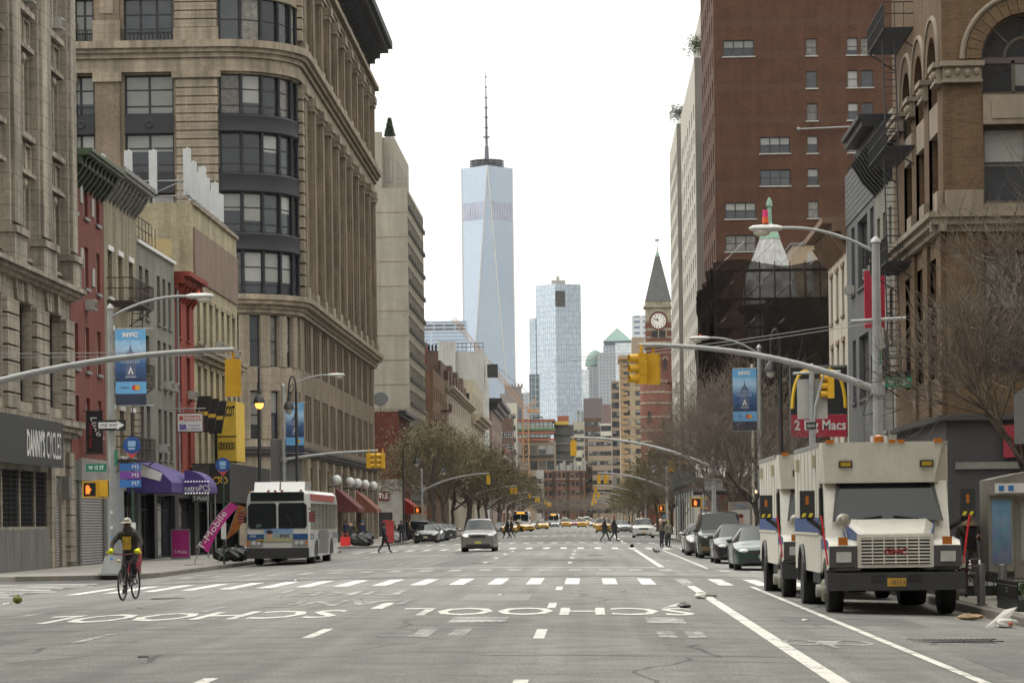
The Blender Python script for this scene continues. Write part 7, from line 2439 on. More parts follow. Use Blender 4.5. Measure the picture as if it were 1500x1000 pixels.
MB().box(0.05, -2.24, 0.02, 0.95, -2.2, 1.95).build('grey_panel', mat('panel_dark', (0.05, 0.05, 0.05), 0.5, var=0.1), sb)
lettering('T-Mobile', 0.22, WHITEP, sb, (0.5, -2.26, 0.2), 0.8)
q = MB()
for dx in (-0.2, 0.2):
	q.tube([(1.5 + dx + 0.17 * math.cos(a * 0.7), -2.23, 1.1 + 0.16 * math.sin(a * 0.7)) for a in range(10)], 0.03, 5)
q.box(1.2, -2.26, 1.25, 1.8, -2.22, 1.3)
q.build('yellow_spectacles', YEL2, sb)
mv = thing('shop_sign_box', FL.p(152.8, 1.6, 0), 'black optician fascia with yellow letters at the row end', 'sign')
MB().box(0.02, 0, 0, 1.5, 3.2, 3.0).build('box', BLACKM, mv)
lettering('MOSCOT', 0.75, YEL2, mv, (0.8, -0.02, 1.6), 1.15, bold=0.03)
MB().box(0.02, -0.02, 2.85, 1.5, 0, 2.92).build('yellow_rule', YEL2, mv)
# feather flag and A-board of the phone shop
PINK = mat('flag_magenta', (0.36, 0.015, 0.17), 0.7, var=0.06)
ff = thing('feather_flag', (-15.6, 105.0, SIDE_L), 'leaning magenta feather flag with white letters by bus stop', 'flag')
ff.scale = (0.74, 0.74, 0.74)
pp = bez((0, 0, 0.0), (0.55, 0, 2.1), (2.0, 0, 3.35), 12)
MB().tube(pp, [0.025] * 13, 6).tube([(0, -0.5, 0.02), (0, 0.5, 0.02)], 0.03, 5).tube([(-0.5, 0, 0.02), (0.5, 0, 0.02)], 0.03, 5).build('pole', GALV, ff)
q = MB()
n = 12
top_ = [Vector(p) for p in pp[3:]]
low_ = [p + Vector((0.42, 0.02 * math.sin(i), -0.36 + 0.1 * (i / 9))) for i, p in enumerate(top_)]
for i in range(len(top_) - 1):
	q.quad(top_[i], top_[i + 1], low_[i + 1], low_[i])
	q.quad(top_[i] + Vector((0, .01, 0)), low_[i] + Vector((0, .01, 0)), low_[i + 1] + Vector((0, .01, 0)), top_[i + 1] + Vector((0, .01, 0)))
q.build('cloth', PINK, ff)
lettering('T-Mobile', 0.36, WHITEP, ff, (0.98, -0.03, 1.85), 2.4, tilt=(0, R(-55), 0))
ff = thing('feather_flag', (-15.3, 109.5, SIDE_L), 'smaller orange and black feather flag behind the magenta one', 'flag')
MB().tube([(0, 0, 0), (0.9, 0, 2.4)], 0.02, 6).build('pole', GALV, ff)
q = MB()
q.quad((0.35, 0, 0.95), (0.85, 0, 1.3), (1.35, 0, 2.25), (0.9, 0, 2.4)).quad((0.9, 0.01, 2.4), (1.35, 0.01, 2.25), (0.85, 0.01, 1.3), (0.35, 0.01, 0.95))
q.build('cloth', mat('flag_orange', (0.3, 0.1, 0.015), 0.7, var=0.3, scale=4), ff)
ab = thing('a_board', (-18.9, 123.0, SIDE_L + 0.0), 'magenta A-board shop sign on the left pavement', 'sign')
MB().box(-0.4, 0, 0.1, 0.4, 0.05, 1.35).build('board', PINK, ab)
MB().box(-0.46, -0.01, 0.02, 0.46, 0.06, 0.1).box(-0.44, -0.01, 0.1, -0.4, 0.06, 1.38).box(0.4, -0.01, 0.1, 0.44, 0.06, 1.38).box(-0.44, -0.01, 1.35, 0.44, 0.06, 1.4).build('frame', FR_GREY, ab)
MB().box(-0.4, 0.35, 0.1, 0.4, 0.4, 1.3).build('back_leg', FR_GREY, ab)
lettering('T-Mobile', 0.15, WHITEP, ab, (0, -0.012, 0.35), 0.6)
# post box behind the corner pole, rubbish bags, red bin
pb = thing('newspaper_box', (-15.15, 88.3, SIDE_L), 'red and blue newspaper box behind the corner pole', 'box')
MB().box(-0.25, -0.22, 0.3, 0.25, 0.22, 1.05).build('body', mat('box_red', (0.24, 0.03, 0.035), 0.5, var=0.1), pb)
MB().prism([(-0.26, -0.23, 1.05), (0.26, -0.23, 1.05), (0.2, -0.23, 1.22), (-0.2, -0.23, 1.22)], (0, 0.46, 0)).build('lid', mat('box_navy', (0.03, 0.035, 0.07), 0.5, var=0.1), pb)
MB().box(-0.22, -0.2, 0, 0.22, 0.2, 0.3).build('base', mat('box_base', (0.18, 0.02, 0.025), 0.5, var=0.1), pb)
MB().box(-0.2, -0.232, 0.45, 0.2, -0.222, 0.7).build('label_plate', WHITEP, pb)
def rubbish(x, y, z, r, label, m):
	t = thing('rubbish_bag', (x, y, z), label, 'bag', 'rubbish bags at the kerb')
	q = MB()
	n = 14
	for i in range(8):
		pass
	h = 8
	vs, fs = [], []
	for i in range(h + 1):
		th = math.pi * i / h
		for k in range(n):
			an = 2 * math.pi * k / n
			rr = r * (1 + 0.16 * math.sin(3 * an + i) + 0.1 * math.sin(7 * an + 2 * i))
			vs.append((rr * math.sin(th) * math.cos(an) * 1.15, rr * math.sin(th) * math.sin(an), max(0, r * 0.75 + 0.78 * rr * math.cos(th) * (1 if th < 1.6 else 0.95))))
	for i in range(h):
		for k in range(n):
			fs.append((i * n + k, (i + 1) * n + k, (i + 1) * n + (k + 1) % n, i * n + (k + 1) % n))
	q.add(vs, fs)
	q.build('bag', m, t)
	MB().lathe([(0.04, r * 1.45), (0.1, r * 1.62), (0.12, r * 1.75)], (0, 0, 0), 8).build('knot', m, t)
BAGB = mat('bag_black', (0.012, 0.012, 0.013), 0.3, var=0.1)
BAGC = mat('bag_clear', (0.22, 0.22, 0.21), 0.35, var=0.4, scale=8)
rubbish(-15.0, 113.5, SIDE_L, 0.42, 'black rubbish bag beside the bus at the kerb', BAGB)
rubbish(-15.8, 115.0, SIDE_L, 0.38, 'black rubbish bag behind another bag by the bus', BAGB)
rubbish(-15.2, 161.0 + 20, SIDE_L, 0.6, 'large black rubbish bag by the wide crossing corner', BAGB)
rubbish(-15.9, 183.0, SIDE_L, 0.55, 'black rubbish bag left of the large one by the crossing', BAGB)
rubbish(-13.9 - 0.9, 204.0, SIDE_L, 0.55, 'pale translucent rubbish bag beside the red bin', BAGC)
rb = thing('news_box', (-14.9, 198.5, SIDE_L), 'tall red street box on the far left corner', 'box')
MB().box(-0.4, -0.35, 0.08, 0.4, 0.35, 1.55).build('body', mat('bin_red', (0.33, 0.03, 0.03), 0.5, var=0.1), rb)
MB().prism([(-0.42, -0.37, 1.55), (0.42, -0.37, 1.55), (0.36, -0.37, 1.7), (-0.36, -0.37, 1.75)], (0, 0.74, 0)).build('lid', MATS['bin_red'], rb)
MB().box(-0.3, -0.3, 0, 0.3, 0.3, 0.08).build('foot', BLACKM, rb)
rb2 = thing('shopping_bag', (-16.6, 176 + 5.5, SIDE_L), 'bright red carrier bags on the far left corner', 'bag')
MB().box(-0.3, -0.2, 0, 0.35, 0.2, 0.62).build('bag', mat('carrier_red', (0.55, 0.02, 0.02), 0.5, var=0.1), rb2)
MB().tube([(-0.15, 0, 0.6), (-0.1, 0, 0.85), (0.15, 0, 0.85), (0.2, 0, 0.6)], 0.02, 5).build('handle', MATS['carrier_red'], rb2)
# ---- right pavement: phone kiosk, bollards, planter
STL = mat('kiosk_steel', (0.24, 0.225, 0.195), 0.45, 0.4, var=0.18, scale=2, streak=0.2)
def advert(name, cols):
	m, nt, b_ = _new(name)
	L = nt.links.new
	tc = nt.nodes.new('ShaderNodeTexCoord')
	sp = nt.nodes.new('ShaderNodeSeparateXYZ')
	L(tc.outputs['Generated'], sp.inputs[0])
	rp = nt.nodes.new('ShaderNodeValToRGB')
	rp.color_ramp.elements[0].color = (*cols[0], 1)
	rp.color_ramp.elements[1].color = (*cols[1], 1)
	L(sp.outputs[2], rp.inputs[0])
	no = nt.nodes.new('ShaderNodeTexNoise')
	no.inputs['Scale'].default_value = 4
	L(tc.outputs['Generated'], no.inputs['Vector'])
	mx = nt.nodes.new('ShaderNodeMix')
	mx.data_type = 'RGBA'
	mx.inputs[0].default_value = 0.2
	L(rp.outputs[0], mx.inputs[6])
	L(no.outputs[1], mx.inputs[7])
	L(mx.outputs[2], b_.inputs['Base Color'])
	b_.inputs['Roughness'].default_value = 0.2
	return m
kx, ky = 7.95, 50.5
kb = thing('phone_kiosk', (kx, ky, SIDE_R), 'grey steel phone kiosk with blue advert panel', 'phone booth')
MB().box(-0.42, -0.2, 0.55, 0.05, 0.9, 2.02).build('advert_case', STL, kb)
MB().box(-0.36, -0.215, 0.68, 0.0, -0.2, 1.9).build('advert_poster', advert('poster_blue', ((0.03, 0.07, 0.16), (0.06, 0.24, 0.42))), kb)
MB().box(0.07, -0.1, 0.25, 1.5, 0.95, 1.95).build('booth_body', STL, kb)
MB().box(0.2, -0.115, 0.75, 1.4, -0.1, 1.85).build('glass_panel', mat('frosted_panel', (0.27, 0.28, 0.27), 0.3, var=0.12, scale=3), kb)
q = MB()
n = 10
q.prism([(-0.4, -0.35, 1.98), (1.7, -0.35, 1.98)] + [(1.7 - 2.1 * i / n, -0.35, 2.18 + 0.3 * math.sin(math.pi * (0.1 + 0.55 * (1 - i / n)))) for i in range(n + 1)], (0, 1.4, 0))
q.build('curved_canopy', STL, kb)
MB().box(-0.32, -0.37, 2.02, 0.3, -0.355, 2.2).build('canopy_panel', WHITEP, kb)
lettering('Phone', 0.13, mat('phone_blue', (0.03, 0.16, 0.42), 0.5, var=0), kb, (0.75, -0.36, 2.28), 0.42)
for x in (-0.2, -0.02):
	MB().box(x - 0.05, -0.38, 2.06, x + 0.05, -0.37, 2.16).build('phone_mark', mat('phone_blue', (0.03, 0.16, 0.42), 0.5, var=0), kb)
MB().box(0.15, 0.0, 0.0, 0.5, 0.7, 0.25).box(1.0, 0, 0, 1.4, 0.7, 0.25).build('plinth', STL, kb)
k2 = thing('phone_kiosk', (7.5, 131.0, SIDE_R), 'phone kiosk with portrait poster behind parked cars', 'phone booth')
MB().box(-0.55, 0, 0, 0.55, 0.9, 2.4).build('body', STL, k2)
MB().box(-0.45, -0.02, 0.5, 0.45, 0, 2.0).build('advert_poster', mat('poster_white', (0.42, 0.41, 0.39), 0.3, var=0.05), k2)
q = MB()
q.prism([(-0.42, -0.03, 0.55), (0.42, -0.03, 0.55), (0.36, -0.03, 1.05), (0.15, -0.03, 1.2), (-0.15, -0.03, 1.2), (-0.38, -0.03, 1.0)], (0, 0.008, 0))
q.build('poster_dress', mat('poster_black', (0.02, 0.02, 0.02), 0.3, var=0.6, scale=18), k2)
MB().ball((0, -0.025, 1.42), (0.14, 0.006, 0.2), 14).box(-0.06, -0.028, 1.15, 0.06, -0.021, 1.3).build('poster_face', mat('poster_skin', (0.4, 0.24, 0.17), 0.3, var=0.1), k2)
MB().ball((0, -0.022, 1.68), (0.14, 0.006, 0.13), 14).build('poster_hair', mat('poster_hair', (0.1, 0.015, 0.015), 0.3, var=0.1), k2)
lettering('Phone', 0.14, mat('phone_blue', (0.03, 0.16, 0.42), 0.5, var=0), k2, (0, -0.02, 2.2), 0.5)
for i, (x, y) in enumerate(((6.98, 47.6), (7.22, 46.7))):
	t = thing('bollard', (x, y, SIDE_R + 0.012), 'steel bollard beside the planter railing' if i else 'steel bollard closer to the truck bumper', 'bollard', 'steel bollards')
	MB().lathe([(0.075, 0), (0.075, 0.7), (0.068, 0.73), (0.01, 0.745)], (0, 0, 0), 16).build('post', mat('bollard_steel', (0.16, 0.16, 0.155), 0.4, 0.6, var=0.15, scale=4), t, smooth=40)
	MB().lathe([(0.11, 0), (0.11, 0.02)], (0, 0, 0), 16).build('base_plate', MATS['bollard_steel'], t)
GREENL = mat('planter_leaf', (0.05, 0.09, 0.025), 0.6, var=0.3, scale=6, rand=0.2)
def planter(x, y, w, d, label):
	t = thing('planter', (x, y, SIDE_R + 0.012), label, 'planter')
	q = MB().box(0, 0, 0, w, d, 0.2)
	q.build('trough', mat('planter_black', (0.02, 0.022, 0.02), 0.5, var=0.1), t)
	r_ = MB()
	nn = int(w / 0.12)
	for i in range(nn + 1):
		for yy in (0, d):
			r_.tube([(w * i / nn, yy, 0.15), (w * i / nn, yy, 0.5)], 0.01, 4)
	nn2 = int(d / 0.12)
	for i in range(nn2 + 1):
		for xx in (0, w):
			r_.tube([(xx, d * i / nn2, 0.15), (xx, d * i / nn2, 0.5)], 0.01, 4)
	for z in (0.42, 0.5):
		r_.tube([(0, 0, z), (w, 0, z), (w, d, z), (0, d, z), (0, 0, z)], 0.013, 4)
	r_.build('railing', POLEBLK, t)
	for k in range(26):
		px_, py_ = rnd.uniform(0.1, w - 0.1), rnd.uniform(0.1, d - 0.1)
		lf = MB()
		for j in range(9):
			an, ln = rnd.uniform(0, 6.28), rnd.uniform(0.12, 0.28)
			dx, dy = math.cos(an), math.sin(an)
			z = rnd.uniform(0.2, 0.3)
			lf.add([(px_, py_, z), (px_ + dx * ln * 0.6 - dy * 0.035, py_ + dy * ln * 0.6 + dx * 0.035, z + ln * 0.7), (px_ + dx * ln, py_ + dy * ln, z + ln * 0.55), (px_ + dx * ln * 0.6 + dy * 0.035, py_ + dy * ln * 0.6 - dx * 0.035, z + ln * 0.7)], [(0, 1, 2, 3)])
		lf.build('plant', GREENL, t)
	return t
planter(7.05, 44.0, 1.6, 2.2, 'black railed planter with green plants near the kerb')
planter(7.0, 53.0, 1.4, 5.5, 'long railed tree bed beside the front truck')
# blank back of a big sign at the right edge
t = thing('road_sign', (8.25, 47.0, SIDE_R), 'large grey sign back on a pole above the kiosk', 'sign')
MB().tube([(0.35, 0, 0), (0.35, 0, 4.4)], 0.05, 8).build('pole', GALV, t)
MB().prism([(-0.75, -0.06, 2.85), (1.0, -0.06, 2.85), (1.0, -0.06, 4.3), (0.1, -0.06, 4.3), (-0.75, -0.06, 3.7)], (0, 0.02, 0)).build('panel', mat('sign_back_grey2', (0.16, 0.165, 0.165), 0.5, 0.3, var=0.1), t)
# ---- litter
PAPER = mat('paper_white', (0.55, 0.54, 0.5), 0.8, var=0.12, scale=9)
def crumple(name, x, y, z, sx, sy, sz, m, label, seed):
	r_ = random.Random(seed)
	t = thing(name, (x, y, z), label, 'litter')
	q = MB()
	n, h = 11, 6
	vs, fs = [], []
	for i in range(h + 1):
		th = math.pi * i / h
		for k in range(n):
			an = 2 * math.pi * k / n
			f = r_.uniform(0.7, 1.25)
			vs.append((sx * f * math.sin(th) * math.cos(an), sy * f * math.sin(th) * math.sin(an), max(0.0, sz * (0.85 + f * math.cos(th)))))
	for i in range(h):
		for k in range(n):
			fs.append((i * n + k, (i + 1) * n + k, (i + 1) * n + (k + 1) % n, i * n + (k + 1) % n))
	q.add(vs, fs)
	q.build('crumpled_body', m, t)
	t.scale = (0.8, 0.8, 0.8)
	return t
def rz(x):
	return road_z(x) + 0.004
t = crumple('plastic_bag', 2.27, 54.1, rz(2.27), 0.17, 0.17, 0.09, PAPER, 'crumpled white plastic bag on the thick lane line', 1)
MB().quad((0.1, 0, 0.05), (0.42, 0.1, 0.02), (0.4, -0.12, 0.1), (0.12, -0.15, 0.12)).build('loose_flap', PAPER, t)
t = crumple('plastic_bag', 1.72, 48.1, rz(1.72), 0.13, 0.15, 0.07, BAGB, 'crumpled black bag on the road beside the school lettering', 2)
MB().add([(-0.5, -0.05, 0.01), (-0.2, -0.15, 0.05), (-0.12, 0.05, 0.12), (-0.3, 0.1, 0.02)], [(0, 1, 2, 3)]).build('white_paper', PAPER, t)
t = crumple('paper_litter', 6.45, 41.4, rz(6.4), 0.22, 0.18, 0.1, PAPER, 'torn white paper litter in the right gutter', 3)
MB().add([(-0.42, 0, 0.0), (-0.05, -0.05, 0.05), (0.22, 0.0, 0.4), (-0.02, 0.1, 0.34)], [(0, 1, 2, 3)]).build('torn_sheet', PAPER, t)
MB().ball((0.05, -0.2, 0.08), (0.05, 0.03, 0.03), 8).build('red_wrapper', mat('wrapper_red', (0.5, 0.06, 0.03), 0.6, var=0.1), t)
crumple('paper_litter', 6.35, 44.5, rz(6.3), 0.26, 0.2, 0.07, mat('paper_brown', (0.28, 0.2, 0.11), 0.85, var=0.25, scale=9), 'crushed brown paper bag in the gutter by the front truck', 4)
t = thing('green_fruit', (-12.6, 58.4, rz(-12.6)), 'round green husk lying by the left corner kerb', 'litter')
MB().ball((0, 0, 0.09), (0.11, 0.105, 0.09), 14).build('husk', mat('husk_green', (0.13, 0.15, 0.03), 0.8, var=0.4, scale=9), t, smooth=60)
MB().tube([(0, 0, 0.17), (0.02, 0, 0.2)], 0.02, 5).build('stalk', IRON, t)
for i in range(22):
	x, y = (-12.9 + rnd.uniform(-0.7, 0.5), 58.6 + rnd.uniform(-1.2, 0.6)) if i < 14 else (rnd.choice([-13.9, 6.4, -8, 3.2, -2, 5.5]) + rnd.uniform(-0.3, 0.3), rnd.uniform(30, 110))
	s_ = rnd.uniform(0.03, 0.09)
	q = MB().add([(-s_, -s_, 0.003), (s_, -s_ * 0.6, 0.02), (s_ * 0.8, s_, 0.006), (-s_ * 0.7, s_ * 0.8, 0.03)], [(0, 1, 2), (0, 2, 3)])
	tag(q.build('paper_scrap', PAPER, None, loc=(x, y, road_z(x) + 0.006)), 'small white paper scrap on the road by the kerb corner' if i < 14 else 'small stray white paper scrap on the asphalt', 'litter', 'paper scraps at the corner' if i < 14 else 'stray paper scraps')
t = thing('drain_grate', (4.9, 36.0, road_z(4.9) + 0.006), 'cast iron drain grate in the parking lane', 'grate')
q = MB()
for i in range(16):
	q.box(-0.55 + i * 0.07, -0.3, 0, -0.52 + i * 0.07, 0.3, 0.012)
q.build('bars', mat('cast_iron', (0.06, 0.058, 0.055), 0.6, 0.4, var=0.25, scale=5), t)
MB().box(-0.6, -0.36, 0, 0.62, -0.31, 0.014).box(-0.6, 0.31, 0, 0.62, 0.36, 0.014).build('frame', MATS['cast_iron'], t)
# ================================================================== vehicles (nose towards local -Y at y = 0)
CARGL = mat('car_glass', (0.014, 0.018, 0.019), 0.05, var=0, spec=0.3)
TYRE = mat('tyre', (0.012, 0.012, 0.012), 0.8, var=0.1, scale=6)
RIM = mat('rim', (0.24, 0.24, 0.24), 0.35, 0.7, var=0.1, scale=8)
HEADL = mat('headlight', (0.42, 0.42, 0.4), 0.1, var=0.1, scale=12, coat=0.5)
DARKP = mat('dark_plastic', (0.02, 0.02, 0.021), 0.5, var=0.08)
TAILL = mat('tail_light', (0.25, 0.01, 0.01), 0.2, var=0)
AMBER = mat('amber_lens', (0.38, 0.12, 0.012), 0.25, var=0)
CHROME = mat('chrome', (0.5, 0.5, 0.5), 0.2, 0.9, var=0)
def paint(name, c, rough=0.25, metal=0.1):
	return mat('paint_' + name, c, rough, metal, var=0.05, scale=2, coat=0.4)
_wh = {}
def wheel(parent, x, y, r, w, side):
	key = (round(r, 3), round(w, 3))
	if key not in _wh:
		M = Matrix.Rotation(R(90), 3, 'Y')
		a = MB().lathe([(r * 0.6, -w / 2), (r * 0.93, -w / 2), (r, -w * 0.36), (r, w * 0.36), (r * 0.93, w / 2), (r * 0.6, w / 2)], (0, 0, 0), 22, M=M).mesh('tyre', TYRE, 40)
		q = MB().lathe([(r * 0.62, -w * 0.44), (r * 0.5, -w * 0.3), (r * 0.16, -w * 0.34), (r * 0.1, -w * 0.46)], (0, 0, 0), 16, M=M)
		q.lathe([(r * 0.62, w * 0.44), (r * 0.5, w * 0.3), (r * 0.16, w * 0.34), (r * 0.1, w * 0.46)], (0, 0, 0), 16, M=M)
		_wh[key] = (a, q.mesh('rim', RIM, 40))
	t = link('wheel', _wh[key][0], parent, (x, y, r))
	link('rim', _wh[key][1], t)
	return t
def interp(keys, y):
	for (a, va), (b_, vb) in zip(keys, keys[1:]):
		if a <= y <= b_:
			f = (y - a) / (b_ - a) if b_ > a else 0
			return va + (vb - va) * f
	return keys[0][1] if y < keys[0][0] else keys[-1][1]
PROFILES = {
	# keys along normalised length: top height, belt height, half width at belt, half width at top (fractions of H and W/2)
	'sedan': dict(top=[(0, .47), (.02, .53), (.2, .62), (.28, .68), (.44, .985), (.56, 1.0), (.68, .97), (.85, .72), (.97, .69), (1, .55)], belt=[(0, .44), (.02, .49), (.2, .58), (.28, .63), (.85, .68), (1, .52)],
				  wt=[(0, .72), (.2, .8), (.28, .78), (.44, .62), (.68, .62), (.85, .76), (1, .75)], cab=(.28, .44, .68, .85), wheels=(.19, .79)),
	'suv': dict(top=[(0, .52), (.02, .56), (.22, .62), (.28, .66), (.42, .97), (.56, 1.0), (.85, .97), (.97, .68), (1, .6)], belt=[(0, .48), (.02, .53), (.22, .585), (.28, .62), (.97, .64), (1, .56)],
				wt=[(0, .75), (.22, .82), (.28, .8), (.42, .66), (.85, .66), (.97, .8), (1, .8)], cab=(.28, .42, .85, .97), wheels=(.19, .79)),
	'van': dict(top=[(0, .5), (.02, .54), (.13, .58), (.17, .61), (.29, .97), (.4, 1.0), (.95, .99), (.99, .62), (1, .6)], belt=[(0, .47), (.02, .5), (.13, .55), (.17, .57), (1, .58)],
				wt=[(0, .8), (.13, .86), (.17, .84), (.29, .76), (.95, .78), (1, .84)], cab=(.17, .29, .95, .99), wheels=(.16, .77)),
}
def car(label, x, y, kind, L, W, H, pm, group=None, rotz=0.0, plate=(0.45, 0.4, 0.25), grille=DARKP, taxi=False, lit=False, lights=HEADL, bump=None):
	P = PROFILES[kind]
	t = thing('taxi' if taxi else 'parked_car' if group == 'parked cars' else 'car', (x, y, road_z(x) - 0.005), label, 'taxi' if taxi else 'car', group, rotz)
	r = 0.235 * H if kind == 'sedan' else 0.21 * H
	ws = [f * L for f in P['wheels']]
	ys = {0.0, 0.03, 0.1, L, L - 0.04, L - 0.12}
	for k in ('top', 'belt', 'wt'):
		ys |= {f * L for f, _ in P[k]}
	ra = r * 1.13
	for w in ws:
		for d in (1.0, 0.97, 0.8, 0.5, 0):
			ys |= {w - d * ra, w + d * ra}
	ys = sorted(ys)
	ys = [a for i, a in enumerate(ys) if i == 0 or a - ys[i - 1] > 0.008]
	rings = []
	for yy in ys:
		f = yy / L
		top = interp(P['top'], f) * H
		belt = min(interp(P['belt'], f) * H, top - 0.03)
		wt = interp(P['wt'], f) * W / 2
		nose = min(1, max(0, (yy + 0.02) / 0.35)) ** 0.5
		tail = min(1, max(0, (L - yy + 0.03) / 0.3)) ** 0.5
		wb = W / 2 * (0.82 + 0.18 * nose) * (0.86 + 0.14 * tail)
		wt = min(wt * (0.86 + 0.14 * nose), wb * 0.97)
		zl = 0.2 + 0.1 * (1 - nose) + 0.12 * (1 - tail)
		for w in ws:
			d = abs(yy - w)
			if d < ra:
				zl = max(zl, r + math.sqrt(max(0, ra * ra - d * d)) * 0.98)
		zm = max(zl + 0.02, (0.38 * H * 0.62 + belt) / 2)
		rings.append([(0, zl), (wb * 0.9, zl), (wb * 0.97, zl + 0.03), (wb, zm), (wb * 0.985, belt), (wt, top - 0.05 * (top - belt) - 0.012), (wt * 0.82, top), (0, top + 0.025)])
	nr = 8
	body = MB()
	vs = []
	for yy, ring in zip(ys, rings):
		full = [(px_, yy, z) for px_, z in ring] + [(-px_, yy, z) for px_, z in ring[-2:0:-1]]
		vs += full
	m = 2 * nr - 2
	c0, c1, c2, c3 = [f * L for f in P['cab']]
	bf, gf = [], {}
	for i in range(len(ys) - 1):
		ym = (ys[i] + ys[i + 1]) / 2
		for j in range(m):
			k = (j + 1) % m
			f = (i * m + j, i * m + k, (i + 1) * m + k, (i + 1) * m + j)
			jj = j if j < nr - 1 else m - 1 - j
			g_ = (jj == 4 and c0 + 0.12 < ym < c3 - 0.1) or (jj in (5, 6) and (c0 + 0.03 < ym < c1 - 0.05 or c2 + 0.04 < ym < c3 - 0.03))
			(gf.setdefault(('side_window', j < nr) if jj == 4 else ('windscreen' if ym < L / 2 else 'rear_window', 0), []) if g_ else bf).append(f)
	n_ = len(ys)
	bf += [tuple(range(m))[::-1], tuple((n_ - 1) * m + j for j in range(m))]
	body.add(vs, bf)
	body.build('body', pm, t, smooth=38)
	for (gn, _), fl in gf.items():
		us = sorted({i for f in fl for i in f})
		MB().add([vs[i] for i in us], [tuple(us.index(i) for i in f) for f in fl]).build(gn, CARGL, t, smooth=25)
	MB().box(-W * 0.4, 0.3, 0.16, W * 0.4, L - 0.3, 0.4).build('underbody', DARKP, t)
	for w in ws:
		for s in (-1, 1):
			wheel(t, s * (W / 2 - 0.14), w, r, 0.23, s)
	hz = interp(P['belt'], 0.02) * H * 0.93
	for s in (-1, 1):
		MB().ball((s * W * 0.335, 0.12, hz), (W * 0.105, 0.16, 0.085), 12).build('headlight', mat('headlight_on', (0.8, 0.7, 0.5), 0.2, var=0, emit=(1, 0.8, 0.5), es=1.5) if lit and s < 0 else lights, t, smooth=50)
		MB().ball((s * (W / 2 + 0.08), c0 + 0.35, interp(P['belt'], P['cab'][0]) * H + 0.08), (0.11, 0.06, 0.075), 10).build('mirror', pm if kind != 'van' else DARKP, t, smooth=50)
		MB().box(s * W * 0.4 - 0.12, L - 0.1, 0.5 * H, s * W * 0.4 + 0.08, L - 0.01, 0.62 * H).build('tail_light', TAILL, t)
	MB().box(-W * 0.21, -0.012, hz - 0.11, W * 0.21, 0.06, hz + 0.03).build('grille', grille, t)
	MB().box(-W * 0.34, -0.015, 0.27, W * 0.34, 0.08, 0.4).build('lower_intake', DARKP, t)
	if bump:
		MB().box(-W * 0.44, -0.06, 0.36, W * 0.44, 0.1, 0.54).build('bumper', bump, t)
	MB().box(-0.16, -0.07 if bump else -0.03, 0.42, 0.16, -0.015, 0.54).build('number_plate', mat('plate_%.2f' % plate[2], plate, 0.5, var=0), t)
	if taxi:
		MB().prism([(-0.3, c1 + 0.3, H + 0.02), (0.3, c1 + 0.3, H + 0.02), (0.22, c1 + 0.3, H + 0.2), (-0.22, c1 + 0.3, H + 0.2)], (0, 0.22, 0)).build('roof_light', WHITEP, t)
	return t
PK = 'parked cars'
YCAB = paint('cab_yellow', (0.52, 0.27, 0.01))
WHITEC, SILV, BLK, GRY = paint('white', (0.55, 0.55, 0.52)), paint('silver', (0.33, 0.33, 0.33), 0.25, 0.5), paint('black', (0.012, 0.012, 0.013)), paint('grey', (0.13, 0.125, 0.12), 0.25, 0.5)
def cx(px, Y):
	return at(px, 780, Y).x
car('dark green parked sedan with oval headlights behind the trucks', 5.62, 85.5, 'sedan', 5.0, 1.86, 1.42, paint('green', (0.018, 0.045, 0.033)), PK, plate=(0.3, 0.33, 0.4))
car('black parked muscle sedan with gloss bonnet behind the green one', 5.62, 98.5, 'sedan', 5.05, 1.9, 1.48, BLK, PK)
t = car('olive and bronze parked van with roof rack', 5.6, 111.5, 'van', 5.0, 1.97, 1.98, paint('olive', (0.035, 0.04, 0.033)), PK, bump=paint('bronze', (0.16, 0.11, 0.065)))
for s in (-1, 1):
	MB().tube([(s * 0.6, 1.9, 2.06), (s * 0.6, 4.5, 2.06)], 0.02, 6).build('roof_rail', DARKP, t)
car('dark grey hatchback parked between the van and the white sedan', 5.3, 119.8, 'sedan', 4.2, 1.75, 1.45, GRY, PK)
car('cream white parked sedan beside the people crossing', 5.5, 127.5, 'sedan', 4.8, 1.82, 1.45, paint('cream', (0.55, 0.53, 0.46)), PK)
car('white luxury SUV with dark grille and yellow plate past the crossing', cx(943, 236), 236, 'suv', 4.8, 1.97, 1.73, WHITEC, plate=(0.5, 0.3, 0.03))
car('silver sedan parked beyond the white SUV', cx(915, 330), 330, 'sedan', 4.8, 1.84, 1.45, SILV, PK)
car('maroon hatchback behind the silver sedan', cx(908, 352), 352, 'sedan', 4.6, 1.8, 1.5, paint('maroon', (0.12, 0.015, 0.02)), PK)
car('dark saloon at the end of the right parked row', cx(900, 375), 375, 'sedan', 4.8, 1.84, 1.45, BLK, PK)
car('grey crossover SUV with chrome V grille driving towards the crossing', cx(700, 134), 134, 'suv', 4.65, 1.8, 1.66, paint('warm_silver', (0.2, 0.193, 0.183), 0.28, 0.5), None, plate=(0.5, 0.45, 0.12), lit=True)
car('black parked saloon with gloss bonnet on the left corner', cx(623, 206), 206, 'sedan', 4.9, 1.88, 1.45, BLK, PK)
car('silver saloon behind the black one on the left', cx(632, 222), 222, 'sedan', 4.8, 1.84, 1.47, SILV, PK)
car('white hatchback in the left parked row', cx(641, 238), 238, 'sedan', 4.6, 1.8, 1.5, WHITEC, PK)
car('black people carrier turning across the left lane', cx(663, 232), 229, 'suv', 5.0, 1.95, 1.75, paint('navy', (0.02, 0.02, 0.03)), None, rotz=R(62))
car('dark saloon waiting near the taxis on the left', cx(731, 370), 370, 'sedan', 4.7, 1.82, 1.46, paint('charcoal', (0.04, 0.045, 0.05)), None)
car('black saloon in the far left parked row', cx(653, 262), 262, 'sedan', 4.7, 1.82, 1.5, BLK, PK)
